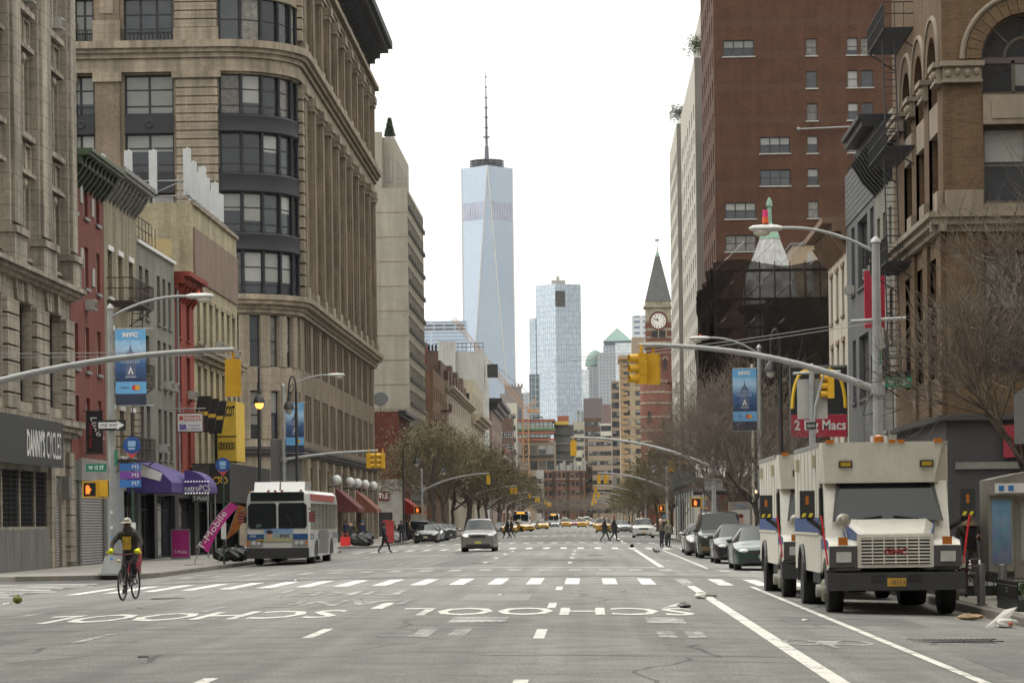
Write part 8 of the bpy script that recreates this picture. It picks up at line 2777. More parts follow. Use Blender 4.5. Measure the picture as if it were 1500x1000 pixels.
for (px, Y, rot, lab, kind) in ((746, 335, 0, 'yellow taxi partly hidden by the walking pair', 'sedan'), (777, 362, R(38), 'yellow taxi sedan turning with its side showing', 'sedan'), (797, 450, R(8), 'yellow taxi behind the turning one', 'sedan'), (829, 545, 0, 'yellow taxi in the middle lane beside the red car', 'suv'),
						   (853, 515, 0, 'yellow taxi leading the queue right of the red car', 'suv'), (884, 318, 0, 'yellow taxi behind the couple in black', 'suv'), (876, 480, 0, 'yellow taxi farther back in the right lane', 'sedan'), (806, 640, 0, 'small distant yellow taxi in the left queue', 'suv'), (866, 650, 0, 'small distant yellow taxi in the right queue', 'suv'), (845, 740, 0, 'tiny distant yellow taxi near the brick block', 'sedan')):
	car(lab, cx(px, Y), Y, kind, 4.8, 1.85, 1.5 if kind == 'sedan' else 1.75, YCAB, 'yellow taxis in the avenue', rot, (0.5, 0.4, 0.1), taxi=True)
for (px, Y, pm, lab, kind) in ((813, 575, SILV, 'silver saloon in the middle of the far traffic', 'sedan'), (841, 610, paint('red', (0.3, 0.02, 0.03)), 'red saloon between two yellow taxis', 'sedan'), (785, 480, SILV, 'pale silver saloon behind the turning taxi', 'sedan'), (822, 670, GRY, 'grey estate in the far queue', 'suv'),
						   (859, 690, WHITEC, 'white van in the far queue', 'van'), (834, 720, BLK, 'black SUV in the far queue', 'suv'), (795, 590, WHITEC, 'white saloon in the far left lane', 'sedan'), (870, 560, SILV, 'silver saloon in the far right lane', 'sedan'), (827, 800, WHITEC, 'white lorry cab far down the avenue', 'van'), (850, 820, WHITEC, 'pale box van far down the avenue', 'van'), (862, 780, GRY, 'grey van far down the avenue', 'van')):
	car(lab, cx(px, Y), Y, kind, 4.8, 1.84, {'sedan': 1.46, 'suv': 1.7, 'van': 2.3}[kind], pm, 'far traffic', lit=(pm.name == 'paint_red'))
# ---- buses
def bus(label, x, y, detail=True, rotz=0.0, name='city_bus', L=12.2):
	t = thing(name, (x, y, road_z(x) - 0.01), label, 'bus', None, rotz)
	W, H = 2.55, 3.02
	BW, BB = paint('bus_white', (0.52, 0.52, 0.5)), paint('bus_blue', (0.012, 0.06, 0.17))
	w = W / 2
	def ring(yy, inset, zt):
		k = w - inset
		return [(-k, yy, 0.34), (k, yy, 0.34), (k, yy, 0.75), (k, yy, 2.55), (k - 0.06, yy, zt - 0.14), (k - 0.22, yy, zt), (-k + 0.22, yy, zt), (-k + 0.06, yy, zt - 0.14), (-k, yy, 2.55), (-k, yy, 0.75)]
	q = MB()
	rs = [ring(0.02, 0.16, H - 0.05), ring(0.06, 0.05, H - 0.01), ring(0.2, 0.0, H), ring(L - 0.15, 0, H), ring(L, 0.1, H - 0.05)]
	vs = [p for r_ in rs for p in r_]
	n = 10
	q.add(vs, [(i * n + j, i * n + (j + 1) % n, (i + 1) * n + (j + 1) % n, (i + 1) * n + j) for i in range(4) for j in range(n)] + [tuple(range(n))[::-1], tuple(4 * n + j for j in range(n))])
	q.build('body', BW, t, smooth=30)
	MB().box(-w + 0.2, -0.02, 2.6, w - 0.2, 0.04, 2.95).build('destination_sign', CARGL, t)
	for s in (-1, 1):
		pts = [(s * 0.06, 1.5), (s * 1.1, 1.5), (s * 1.18, 1.6), (s * 1.18, 2.42), (s * 1.08, 2.52), (s * 0.1, 2.52), (s * 0.04, 2.42), (s * 0.04, 1.58)]
		MB().prism([(a, -0.025, z) for a, z in pts], (0, 0.05, 0)).build('windscreen', CARGL, t)
		for yy in (2.6, 9.0):
			wheel(t, s * (w - 0.2), yy, 0.48, 0.3, s)
			o = MB()
			o.tube([(s * (w + 0.005), yy + 0.62 * math.cos(math.pi * i / 10), 0.42 + 0.62 * math.sin(math.pi * i / 10)) for i in range(11)], 0.035, 6)
			o.prism([(s * (w + 0.004), yy + 0.6 * math.cos(math.pi * i / 10), 0.36 + 0.66 * math.sin(math.pi * i / 10)) for i in range(11)], (s * 0.006, 0, 0))
			o.build('wheel_arch', DARKP, t)
	MB().box(-w + 0.02, -0.1, 0.3, w - 0.02, 0.25, 0.72).build('bumper', DARKP, t)
	for s in (-1, 1):
		MB().box(s * 0.86 - 0.27, -0.03, 0.8, s * 0.86 + 0.27, 0.05, 1.02).build('headlight_bezel', mat('bezel_grey', (0.2, 0.2, 0.2), 0.4, var=0), t)
		for k in (-0.1, 0.1):
			MB().lathe([(0.085, 0), (0.07, 0.02)], (s * 0.86 + k, -0.03, 0.91), 12, M=Matrix.Rotation(R(90), 3, 'X')).build('headlight', HEADL, t)
		MB().box(s * 1.18 - 0.05, -0.03, 0.82, s * 1.18 + 0.03, 0.05, 1.0).build('indicator', AMBER, t)
		m_ = MB().box(s * 1.42 - 0.12, -0.3, 1.75, s * 1.42 + 0.12, -0.18, 2.15).build('mirror', DARKP, t)
		MB().tube([(s * 1.25, 0.1, 2.3), (s * 1.42, -0.2, 2.2)], 0.025, 5).build('mirror_arm', DARKP, m_)
		for k in range(3):
			MB().box(s * 1.42 - 0.1, -0.305, 1.8 + 0.12 * k, s * 1.42 + 0.1, -0.3, 1.85 + 0.12 * k).build('mirror_stripe', mat('stripe_redwhite', (0.4, 0.05, 0.05), 0.5, var=0), m_)
	if not detail:
		MB().box(-0.6, -0.03, 2.66, 0.6, -0.02, 2.86).build('lit_route', mat('led_amber', (0.8, 0.3, 0.02), 0.5, var=0, emit=(1, 0.35, 0.02), es=2.0), t)
		return t
	MB().box(-w + 0.06, -0.01, 1.05, w - 0.06, 0.07, 1.28).build('blue_stripe', BB, t)
	lettering('6763', 0.09, WHITEP, t, (-1.0, -0.015, 1.2))
	MB().box(-0.55, -0.04, 0.98, 0.62, -0.01, 1.48).build('front_advert', advert('bus_advert', ((0.25, 0.25, 0.02), (0.03, 0.16, 0.45))), t)
	lettering('PIX', 0.13, BLACKM, t, (0.3, -0.045, 1.2), 0.4, bold=0.03)
	MB().ball((-0.32, -0.04, 1.22), (0.12, 0.006, 0.16), 12).build('advert_face', mat('poster_skin', (0.4, 0.24, 0.17), 0.3, var=0.1), t)
	MB().ball((-0.32, -0.043, 1.36), (0.14, 0.006, 0.09), 12).build('advert_hair', mat('advert_hair', (0.02, 0.015, 0.01), 0.5, var=0), t)
	MB().box(-0.85, -0.03, 0.95, -0.57, -0.005, 1.07).build('number_plate', mat('plate_gold', (0.45, 0.26, 0.03), 0.5, var=0), t)
	lettering('207', 0.1, mat('led_green', (0.25, 0.45, 0.35), 0.5, var=0), t, (-0.75, -0.04, 1.62))
	for k, xx in enumerate((-1.15, -0.35, -0.08, 0.2, 0.95)):
		MB().box(xx - 0.05, 0.0, 2.98, xx + 0.05, 0.08, 3.04).build('marker_lamp', AMBER, t)
	for a, c in ((-1.05, -0.03), (0.03, 1.0)):
		MB().prism([(a, 1.0, 3.0), (c, 1.0, 3.0), (c, 1.25, 3.38), (a, 1.25, 3.38)], (0, 2.4, 0)).build('roof_unit', BW, t)
	sx = w + 0.004
	for k in range(7):
		y0 = 0.7 + k * 1.6
		MB().box(sx - 0.02, y0, 1.45, sx + 0.008, y0 + 1.48, 2.5).build('side_window', CARGL, t)
	for (y0, y1) in ((0.4, 1.9), (3.4, 8.2), (9.8, 12.0)):
		MB().box(sx - 0.02, y0, 1.05, sx + 0.006, y1, 1.28).build('blue_stripe', BB, t)
	MB().box(sx - 0.02, 0.9, 2.62, sx + 0.012, 10.5, 2.88).build('side_advert', mat('advert_red', (0.36, 0.06, 0.06), 0.5, var=0.15, scale=3), t)
	MB().box(sx - 0.02, 3.9, 0.45, sx + 0.01, 7.6, 1.4).build('side_panel', mat('bus_panel', (0.14, 0.14, 0.14), 0.35, 0.4, var=0.1), t)
	for s in (-1, 1):
		MB().tube([(s * 0.35, -0.03, 1.48), (s * 0.62, -0.06, 1.62), (s * 0.35, -0.05, 2.1)], 0.012, 4).build('wiper', DARKP, t)
	return t
bus('white city bus with blue stripe stopped at the left kerb', -12.45, 106.5)
bus('distant city bus with amber route display behind the taxis', cx(763, 412), 412, False)
bus('far city bus half hidden in traffic', cx(811, 620), 620, False)
t = thing('ambulance', (-13.3, 120.5, road_z(-13.3)), 'white and red service vehicle behind the bus', 'truck')
MB().box(-1.2, 0, 0.5, 1.1, 6, 2.85).build('body', WHITEC, t)
MB().box(-1.21, -0.01, 0.75, 1.11, 6.01, 1.45).build('red_band', mat('band_red', (0.28, 0.02, 0.02), 0.4, var=0.05), t)
for z in (0.95, 1.2):
	MB().box(-1.215, -0.015, z, 1.115, 6.02, z + 0.06).build('yellow_line', YEL2, t)
MB().box(-1.0, -0.02, 1.6, 0.9, 0.02, 2.4).build('windscreen', CARGL, t)
MB().box(-1.1, -0.12, 0.35, 1.05, 0.2, 0.72).build('bumper', DARKP, t)
for s in (-1, 1):
	wheel(t, s * 0.95 - 0.05, 1.0, 0.42, 0.25, s)
	wheel(t, s * 0.95 - 0.05, 4.8, 0.42, 0.25, s)
# ---- police-style step trucks at the right kerb
CREAMP = mat('truck_cream', (0.6, 0.58, 0.51), 0.4, var=0.07, scale=1.2, streak=0.1)
BLUES = mat('truck_blue', (0.018, 0.06, 0.2), 0.4, var=0.08)
def truck(x, y, label, front=True):
	t = thing('box_truck', (x, y, road_z(x) - 0.02), label, 'truck', 'cream box trucks at the kerb')
	# wheels, then chassis
	for s in (-1, 1):
		wheel(t, s * 0.98, 1.05, 0.43, 0.27, s)
		wheel(t, s * 0.93, 5.6, 0.43, 0.5, s)
		q = MB().lathe([(0.2, 0), (0.2, 0.08), (0.11, 0.12), (0.11, 0.2)], (s * 1.1, 1.05, 0.43), 14, M=Matrix.Rotation(R(90) * s, 3, 'Y'))
		q.build('hub', mat('hub_grey', (0.3, 0.29, 0.26), 0.5, 0.3, var=0.15), t)
		n_ = MB()
		for k in range(8):
			an = math.pi / 4 * k
			n_.box(s * 1.17 - 0.03, 1.05 + 0.17 * math.cos(an) - 0.02, 0.43 + 0.17 * math.sin(an) - 0.02, s * 1.17 + 0.05, 1.05 + 0.17 * math.cos(an) + 0.02, 0.43 + 0.17 * math.sin(an) + 0.02)
		n_.build('wheel_nuts', mat('nut_lime', (0.2, 0.38, 0.08), 0.5, var=0), t)
	MB().box(-0.45, 0.5, 0.42, 0.45, 7.0, 0.66).box(-1.05, 3.0, 0.5, -0.5, 4.6, 0.74).box(0.5, 3.0, 0.5, 1.05, 4.6, 0.74).build('chassis', DARKP, t)
	# bonnet and wings
	q = MB()
	secs = [(0.12, 0.56, 1.32, 0.86), (0.2, 0.62, 1.44, 0.8), (1.2, 0.80, 1.68, 0.78)]
	vs = []
	for (yy, hw, zt, zl) in secs:
		vs += [(-hw, yy, zl), (-hw, yy, zt - 0.1), (-hw + 0.12, yy, zt), (hw - 0.12, yy, zt), (hw, yy, zt - 0.1), (hw, yy, zl)]
	q.add(vs, [(i * 6 + j, i * 6 + j + 1, (i + 1) * 6 + j + 1, (i + 1) * 6 + j) for i in range(2) for j in range(5)] + [tuple(range(6))])
	q.build('bonnet', CREAMP, t, smooth=30)
	for s in (-1, 1):
		q = MB()
		N = 10
		out = [(0.14, 0.86), (0.16, 1.18), (0.35, 1.3), (1.2, 1.36), (1.62, 1.3), (1.62, 0.8)]
		arch = [(1.05 + 0.55 * math.cos(math.pi * i / N), 0.46 + 0.55 * math.sin(math.pi * i / N)) for i in range(N + 1)]
		arch = [(a, max(z, 0.8)) if a > 1.5 or a < 0.6 else (a, z) for a, z in arch]
		for (xa, xb) in ((0.56, 1.14),):
			prof = out + arch
			q.prism([(s * xa, a, z) for a, z in prof], (s * (xb - xa), 0, 0))
		q.build('wing', CREAMP, t)
		MB().prism([(s * 1.145, 0.3, 1.16), (s * 1.145, 0.35, 1.31), (s * 1.145, 1.2, 1.37), (s * 1.145, 1.6, 1.31), (s * 1.145, 1.6, 1.16)], (s * 0.005, 0, 0)).build('blue_flash', BLUES, t)
		MB().prism([(s * 0.6, 0.22, 1.2), (s * 0.63, 0.22, 1.42), (s * 0.805, 1.1, 1.65), (s * 0.79, 1.1, 1.38)], (s * 0.012, 0, 0.004)).build('blue_flash', BLUES, t)
		MB().box(s * 0.9 - 0.24, 0.06, 0.86, s * 0.9 + 0.24, 0.2, 1.22).build('headlight_bezel', mat('bezel_dark', (0.055, 0.055, 0.053), 0.5, var=0.08), t)
		MB().box(s * 0.9 - 0.13, 0.035, 0.94, s * 0.9 + 0.13, 0.07, 1.12).build('headlight', HEADL, t)
		MB().box(s * 0.9 - 0.08, 0.12, 1.235, s * 0.9 + 0.08, 0.22, 1.37).build('marker_lamp', AMBER, t)
		# tall door mirrors on arms, height rods
		m_ = MB().box(s * 1.42 - 0.13, 1.2, 1.7, s * 1.42 + 0.13, 1.32, 2.2).build('mirror', DARKP, t)
		MB().box(s * 1.42 - 0.035, 1.19, 1.95, s * 1.42 + 0.02, 1.2, 2.1).build('mirror_lamp', AMBER, m_)
		for k in range(2):
			MB().prism([(s * 1.42 - 0.11 + k * 0.12, 1.19, 1.73), (s * 1.42 - 0.05 + k * 0.12, 1.19, 1.73), (s * 1.42 - 0.02 + k * 0.12, 1.19, 1.8), (s * 1.42 - 0.08 + k * 0.12, 1.19, 1.8)], (0, 0.006, 0)).build('hazard_mark', mat('hazard_yellow', (0.6, 0.5, 0.02), 0.5, var=0), m_)
		MB().tube([(s * 1.05, 1.6, 1.45), (s * 1.4, 1.28, 1.7)], 0.045, 6).build('mirror_arm', DARKP, m_)
		MB().tube([(s * 1.17, 0.12, 0.9), (s * 1.28, 0.05, 1.75)], 0.016, 5).build('height_rod', mat('rod_red', (0.65, 0.015, 0.02), 0.4, var=0), t)
	MB().box(-1.19, -0.02, 0.45, 1.19, 0.2, 0.76).prism([(-1.19, 0.2, 0.5), (-1.19, 0.55, 0.55), (-1.19, 0.55, 0.8), (-1.19, 0.2, 0.8)], (0.06, 0, 0)).prism([(1.13, 0.2, 0.5), (1.13, 0.55, 0.55), (1.13, 0.55, 0.8), (1.13, 0.2, 0.8)], (0.06, 0, 0)).build('bumper', mat('bumper_grey', (0.03, 0.03, 0.03), 0.6, var=0.1), t)
	for xx in (-0.32, 0.32):
		MB().box(xx - 0.12, -0.03, 0.6, xx + 0.12, -0.015, 0.72).build('tow_slot', BLACKM, t)
	MB().box(-0.16, -0.035, 0.52, 0.16, -0.02, 0.66).build('number_plate', mat('plate_gold', (0.45, 0.26, 0.03), 0.5, var=0), t)
	lettering('08553', 0.08, mat('sign_navy', (0.02, 0.02, 0.05), 0.5, var=0), t, (0.02, -0.038, 0.59), 0.24)
	MB().box(-0.66, 0.09, 0.84, 0.66, 0.13, 1.42).build('grille_surround', CREAMP, t)
	MB().box(-0.59, 0.075, 0.9, 0.59, 0.1, 1.36).build('grille_void', BLACKM, t)
	for k in range(8):
		MB().box(-0.59, 0.05, 0.92 + k * 0.058, 0.59, 0.09, 0.945 + k * 0.058).build('grille_bar', CREAMP, t)
	for k in range(5):
		MB().box(-0.4 + k * 0.2 - 0.01, 0.055, 0.9, -0.4 + k * 0.2 + 0.01, 0.085, 1.36).build('grille_rib', CREAMP, t)
	lettering('GMC', 0.11, mat('badge_red', (0.22, 0.015, 0.02), 0.4, var=0), t, (0, 0.04, 1.12), 0.42, bold=0.05)
	# windscreen, raked, and the box body with its forward-leaning brow
	MB().prism([(-0.92, 1.2, 1.66), (0.92, 1.2, 1.66), (0.8, 1.62, 2.34), (-0.8, 1.62, 2.34)], (0, 0.03, 0.02)).build('windscreen', CARGL, t)
	MB().prism([(-1.1, 1.26, 1.36), (1.1, 1.26, 1.36), (1.1, 1.68, 2.36), (-1.1, 1.68, 2.36)], (0, 0.3, 0)).build('cab_front', CREAMP, t)
	for s in (-1, 1):
		MB().tube([(s * 0.55, 1.19, 1.69), (s * 0.1, 1.22, 1.74)], 0.015, 4).build('wiper', DARKP, t)
		MB().prism([(s * 0.93, 1.19, 1.64), (s * 0.98, 1.19, 1.64), (s * 0.86, 1.62, 2.36), (s * 0.81, 1.62, 2.36)], (0, 0.02, 0.01)).build('screen_trim', DARKP, t)
	q = MB()
	q.add([(-1.08, 1.5, 2.33), (0.86, 1.5, 2.33), (1.0, 1.32, 3.05), (-1.14, 1.32, 3.05), (1.16, 2.0, 2.33), (1.16, 2.0, 3.05), (-1.14, 2.0, 2.33), (-1.14, 2.0, 3.05)],
		  [(0, 1, 2, 3), (1, 4, 5, 2), (6, 0, 3, 7), (3, 2, 5, 7), (0, 6, 4, 1)])
	q.build('brow', CREAMP, t)
	MB().box(-1.15, 2.0, 0.72, 1.17, 7.5, 3.05).build('box_body', CREAMP, t)
	MB().box(-1.12, 1.75, 0.7, 1.12, 2.0, 2.33).build('door_recess', BLACKM, t)
	MB().prism([(-1.155, 1.58, 1.42), (-1.155, 1.98, 1.42), (-1.155, 1.98, 2.25), (-1.155, 1.68, 2.25)], (0.03, 0, 0)).build('door_window', CARGL, t)
	MB().box(-1.16, 1.6, 0.75, -1.12, 1.95, 1.4).build('door', CREAMP, t)
	MB().box(-1.165, 2.0, 3.0, 1.18, 7.52, 3.07).build('roof_rail', GALV, t)
	for s, xs_ in ((-1, -1.155), (1, 1.172)):
		MB().box(min(xs_, xs_ + s * 0.006), 2.02, 1.45, max(xs_, xs_ + s * 0.006), 7.5, 1.72).build('blue_stripe', BLUES, t)
		MB().box(min(xs_, xs_ + s * 0.02), 2.02, 1.4, max(xs_, xs_ + s * 0.02), 7.5, 1.44).build('rub_rail', CREAMP, t)
		o = MB()
		o.prism([(xs_, 5.6 + 0.62 * math.cos(math.pi * i / 12), 0.5 + 0.66 * math.sin(math.pi * i / 12)) for i in range(13)], (s * 0.008, 0, 0))
		o.build('arch_void', BLACKM, t)
		MB().tube([(xs_ + s * 0.02, 5.6 + 0.64 * math.cos(math.pi * i / 12), 0.5 + 0.68 * math.sin(math.pi * i / 12)) for i in range(13)], 0.045, 6).build('arch_flare', DARKP, t)
		for yy in (2.6, 6.3):
			MB().box(min(xs_, xs_ + s * 0.06), yy, 2.62, max(xs_, xs_ + s * 0.06), yy + 0.2, 2.86).build('side_lamp', mat('lamp_cream', (0.4, 0.36, 0.24), 0.4, var=0.1), t)
	for k in range(6):
		MB().box(-1.158, 2.5 + 0.85 * k, 1.75, -1.149, 2.52 + 0.85 * k, 2.98).build('panel_seam', GALV, t)
	MB().box(-1.1, 1.4, 2.8, 0.9, 1.41, 2.806).build('panel_seam', GALV, t)
	for xx in (-1.0, 0.92):
		MB().box(xx - 0.07, 1.28, 3.03, xx + 0.07, 1.42, 3.1).build('marker_lamp', AMBER, t)
	MB().lathe([(0.1, 0), (0.09, 0.1), (0.03, 0.13)], (-0.13, 1.38, 3.05), 12).build('beacon', AMBER, t, smooth=40)
	MB().box(-0.26, 1.36, 3.04, 0.02, 1.5, 3.16).build('beacon_mount', WHITEP, t)
	for xx in (0.1, 0.26):
		MB().box(xx - 0.06, 1.28, 3.03, xx + 0.06, 1.4, 3.09).build('marker_lamp', AMBER, t)
	for xx in (-0.72, 0.72):
		l_ = MB().box(xx - 0.12, 1.37, 2.6, xx + 0.12, 1.46, 2.72).build('lamp_frame', DARKP, t)
		MB().box(xx - 0.09, 1.355, 2.625, xx + 0.09, 1.375, 2.695).build('lamp_lens', mat('lens_ochre', (0.36, 0.23, 0.01), 0.3, var=0), l_)
	MB().lathe([(0.12, 0), (0.13, 0.03), (0.1, 0.1), (0.03, 0.12)], (-0.86, 0.45, 1.66), 14, M=Matrix.Rotation(R(90), 3, 'X')).build('round_mirror', mat('mirror_cream', (0.3, 0.29, 0.25), 0.2, 0.3, var=0), t, smooth=40)
	MB().tube([(-0.86, 0.5, 1.62), (-0.78, 0.5, 1.34)], 0.018, 5).build('mirror_stalk', CHROME, t)
	MB().box(-1.1, 7.5, 0.5, 1.1, 7.62, 0.75).build('rear_step', DARKP, t)
	return t
truck(5.32, 46.2, 'cream box truck with blue stripe and grey bumper at the right kerb, foremost')
truck(5.2, 55.3, 'second cream box truck parked close behind the front one')
# ================================================================== street trees
BARK = mat('bark_grey', (0.075, 0.062, 0.05), 0.9, var=0.3, scale=5, bump=0.4)
TWIG = mat('twig_brown', (0.13, 0.106, 0.084), 0.9, var=0.25, scale=3)
BUD = mat('bud_olive', (0.1, 0.082, 0.03), 0.8, var=0.35, scale=1.2)
def tree_mesh(seed, h, spread, depth, leaves, fork=0.3, km=5):
	r_ = random.Random(seed)
	wood, fine = MB(), MB()
	tips = []
	def grow(p, d, ln, rad, lv):
		n = 4 if lv < 2 else 3
		pts, rr = [p], [rad]
		for i in range(n):
			d = (d + Vector((r_.gauss(0, .16), r_.gauss(0, .16), r_.gauss(.05, .1)))).normalized()
			p = p + d * ln / n
			pts.append(p)
			rr.append(max(0.006, rad * (1 - 0.38 * (i + 1) / n)))
		(wood if lv < 2 else fine).tube(pts, rr, 7 if lv == 0 else 5 if lv < 3 else 3, cap=False)
		if lv >= depth:
			tips.extend(pts[1:])
			return
		k = r_.randint(4, 5) if lv == 0 else r_.randint(3, km)
		for j in range(k):
			f = r_.uniform(0.4, 1.0) if lv else r_.uniform(0.75, 1.0)
			q = pts[min(n, max(1, round(f * n)))]
			an = r_.uniform(0, 6.283)
			side = d.orthogonal().normalized()
			side.rotate(Matrix.Rotation(an, 3, d))
			nd = (d * r_.uniform(0.45, 0.9) + side * r_.uniform(0.6, 1.0) * spread + Vector((0, 0, 0.12))).normalized()
			grow(q, nd, ln * r_.uniform(0.66, 0.92), rr[-1] * r_.uniform(0.66, 0.92), lv + 1)
	grow(Vector((0, 0, 0)), Vector((0, 0, 1)), h * fork, h * 0.0165, 0)
	for i in range(leaves):
		p = r_.choice(tips) + Vector((r_.gauss(0, .22), r_.gauss(0, .22), r_.gauss(0, .2)))
		d = Vector((r_.uniform(-1, 1), r_.uniform(-1, 1), r_.uniform(-1, 1))).normalized() * r_.uniform(0.05, 0.11)
		e = d.orthogonal() * 0.55
		fine.add([p - d, p + e, p + d, p - e], [(0, 1, 2, 3)], 1)
	return wood.mesh('trunk', BARK, 50), fine.mesh('crown', [TWIG, BUD])
TM = [tree_mesh(14, 9.5, 0.66, 6, 0, 0.25, 5), tree_mesh(8, 10.0, 0.8, 5, 0, 0.28), tree_mesh(15, 13.5, 0.7, 5, 9000, 0.25), tree_mesh(21, 13.5, 0.75, 5, 9000, 0.25)]
def tree(x, y, z, k, s, rot, label, group):
	t = thing('street_tree', (x, y, z), label, 'tree', group, rot)
	t.scale = (s, s, s)
	link('trunk', TM[k][0], t)
	link('crown', TM[k][1], t)
tree(9.35, 54.5, SIDE_R, 0, 1.08, 0.6, 'bare branching tree rising behind the phone kiosk', 'bare street trees')
tree(7.8, 140.0, SIDE_R, 0, 1.25, 1.0, 'bare tree with dark trunk beside the right-hand banner', 'bare street trees')
tree(7.5, 152.0, SIDE_R, 0, 1.2, 3.2, 'bare tree standing by the shed and mast arm', 'bare street trees')
tree(8.2, 118.0, SIDE_R, 1, 0.85, 2.2, 'thin bare tree in front of the debris netting', 'bare street trees')
for i, y in enumerate((272, 290, 309, 330, 356, 384, 412, 445, 480, 520, 565, 610)):
	tree(-15.7 + 0.4 * (i % 2), y, SIDE_L, 2 + i % 2, 1.2 + 0.1 * math.sin(i * 2.3), i * 1.7, 'budding olive tree in the left row along the avenue', 'left row of budding trees')
for i, y in enumerate((238, 276, 300, 330, 362, 395, 430, 465, 505, 550, 600, 650)):
	tree(8.2 + 0.4 * (i % 2), y, SIDE_R, 3 - i % 2 if i else 1, 0.85 + 0.1 * math.sin(i * 1.9), i * 2.1, 'budding olive tree in the right row along the avenue', 'right row of budding trees')
for i in range(7):
	tree(-13.5 + i * 2.6, 760 + 18 * (i % 3), -0.2, 1, 1.25, i * 0.9, 'bare grey tree in front of the brown brick block', 'bare trees closing the avenue')
# ================================================================== people
BASE = dict(pel=(0, 0, .96), spi=(0, 0, 1.16), che=(0, .01, 1.36), nec=(0, 0, 1.5), hea=(0, -.02, 1.6), top=(0, -.01, 1.69))
for s, n in ((1, 'l'), (-1, 'r')):
	BASE.update({'hip' + n: (.095 * s, 0, .9), 'kne' + n: (.1 * s, -.01, .5), 'ank' + n: (.1 * s, .03, .1), 'toe' + n: (.11 * s, -.15, .05), 'sho' + n: (.19 * s, .01, 1.41), 'elb' + n: (.25 * s, .04, 1.13), 'wri' + n: (.25 * s, -.07, .9), 'han' + n: (.25 * s, -.1, .82)})
RAD = dict(pel=.15, spi=.135, che=.15, nec=.06, hea=.088, top=.075, hip=.1, kne=.066, ank=.045, toe=.042, sho=.08, elb=.052, wri=.036, han=.036)
BONES = [('pel', 'spi'), ('spi', 'che'), ('che', 'nec'), ('nec', 'hea'), ('hea', 'top')] + [(a + n if a not in ('pel', 'che') else a, b_ + n) for n in 'lr' for a, b_ in (('pel', 'hip'), ('hip', 'kne'), ('kne', 'ank'), ('ank', 'toe'), ('che', 'sho'), ('sho', 'elb'), ('elb', 'wri'), ('wri', 'han'))]
WALK = dict(kneel=(.1, -.2, .52), ankl=(.1, -.3, .12), toel=(.1, -.46, .1), kner=(-.1, .08, .52), ankr=(-.1, .34, .16), toer=(-.1, .24, .05), elbl=(.24, .16, 1.14), wril=(.24, .14, .92), hanl=(.24, .13, .83), elbr=(-.24, -.08, 1.14), wrir=(-.23, -.24, .95), hanr=(-.23, -.29, .87))
SKIN = [mat('skin_%d' % i, c, 0.6, var=0.05) for i, c in enumerate(((0.38, 0.22, 0.15), (0.09, 0.05, 0.035)))]
def cloth(c):
	return mat('cloth_%02d%02d%02d' % tuple(int(v * 99) for v in c), c, 0.9, var=0.15, scale=8)
def fingers(parent, w, h, m, name='hand', g=1.0):
	"""five separate fingers curling on from the palm"""
	w, h = Vector(w), Vector(h)
	d = (h - w).normalized()
	u = d.cross(Vector((0, 1, 0.2))).normalized()
	v = d.cross(u)
	q = MB()
	q.tube([w, w + d * .05, w + d * .09], [.03, .042, .036], 8)
	for k, ln in enumerate((.06, .075, .08, .068)):
		o = w + d * .085 + u * (.03 - .02 * k)
		q.tube([o, o + d * ln * .5 + v * .012, o + d * ln * .75 + v * .04, o + d * ln * .6 + v * .06], [.011, .0105, .0095, .008], 6)
	o = w + d * .03 + u * .04
	q.tube([o, o + u * .025 + d * .03, o + u * .02 + d * .06 + v * .03], [.013, .012, .009], 6)
	q.v = [tuple(w + (Vector(p) - w) * g) for p in q.v]
	return q.build(name, m, parent, smooth=60)
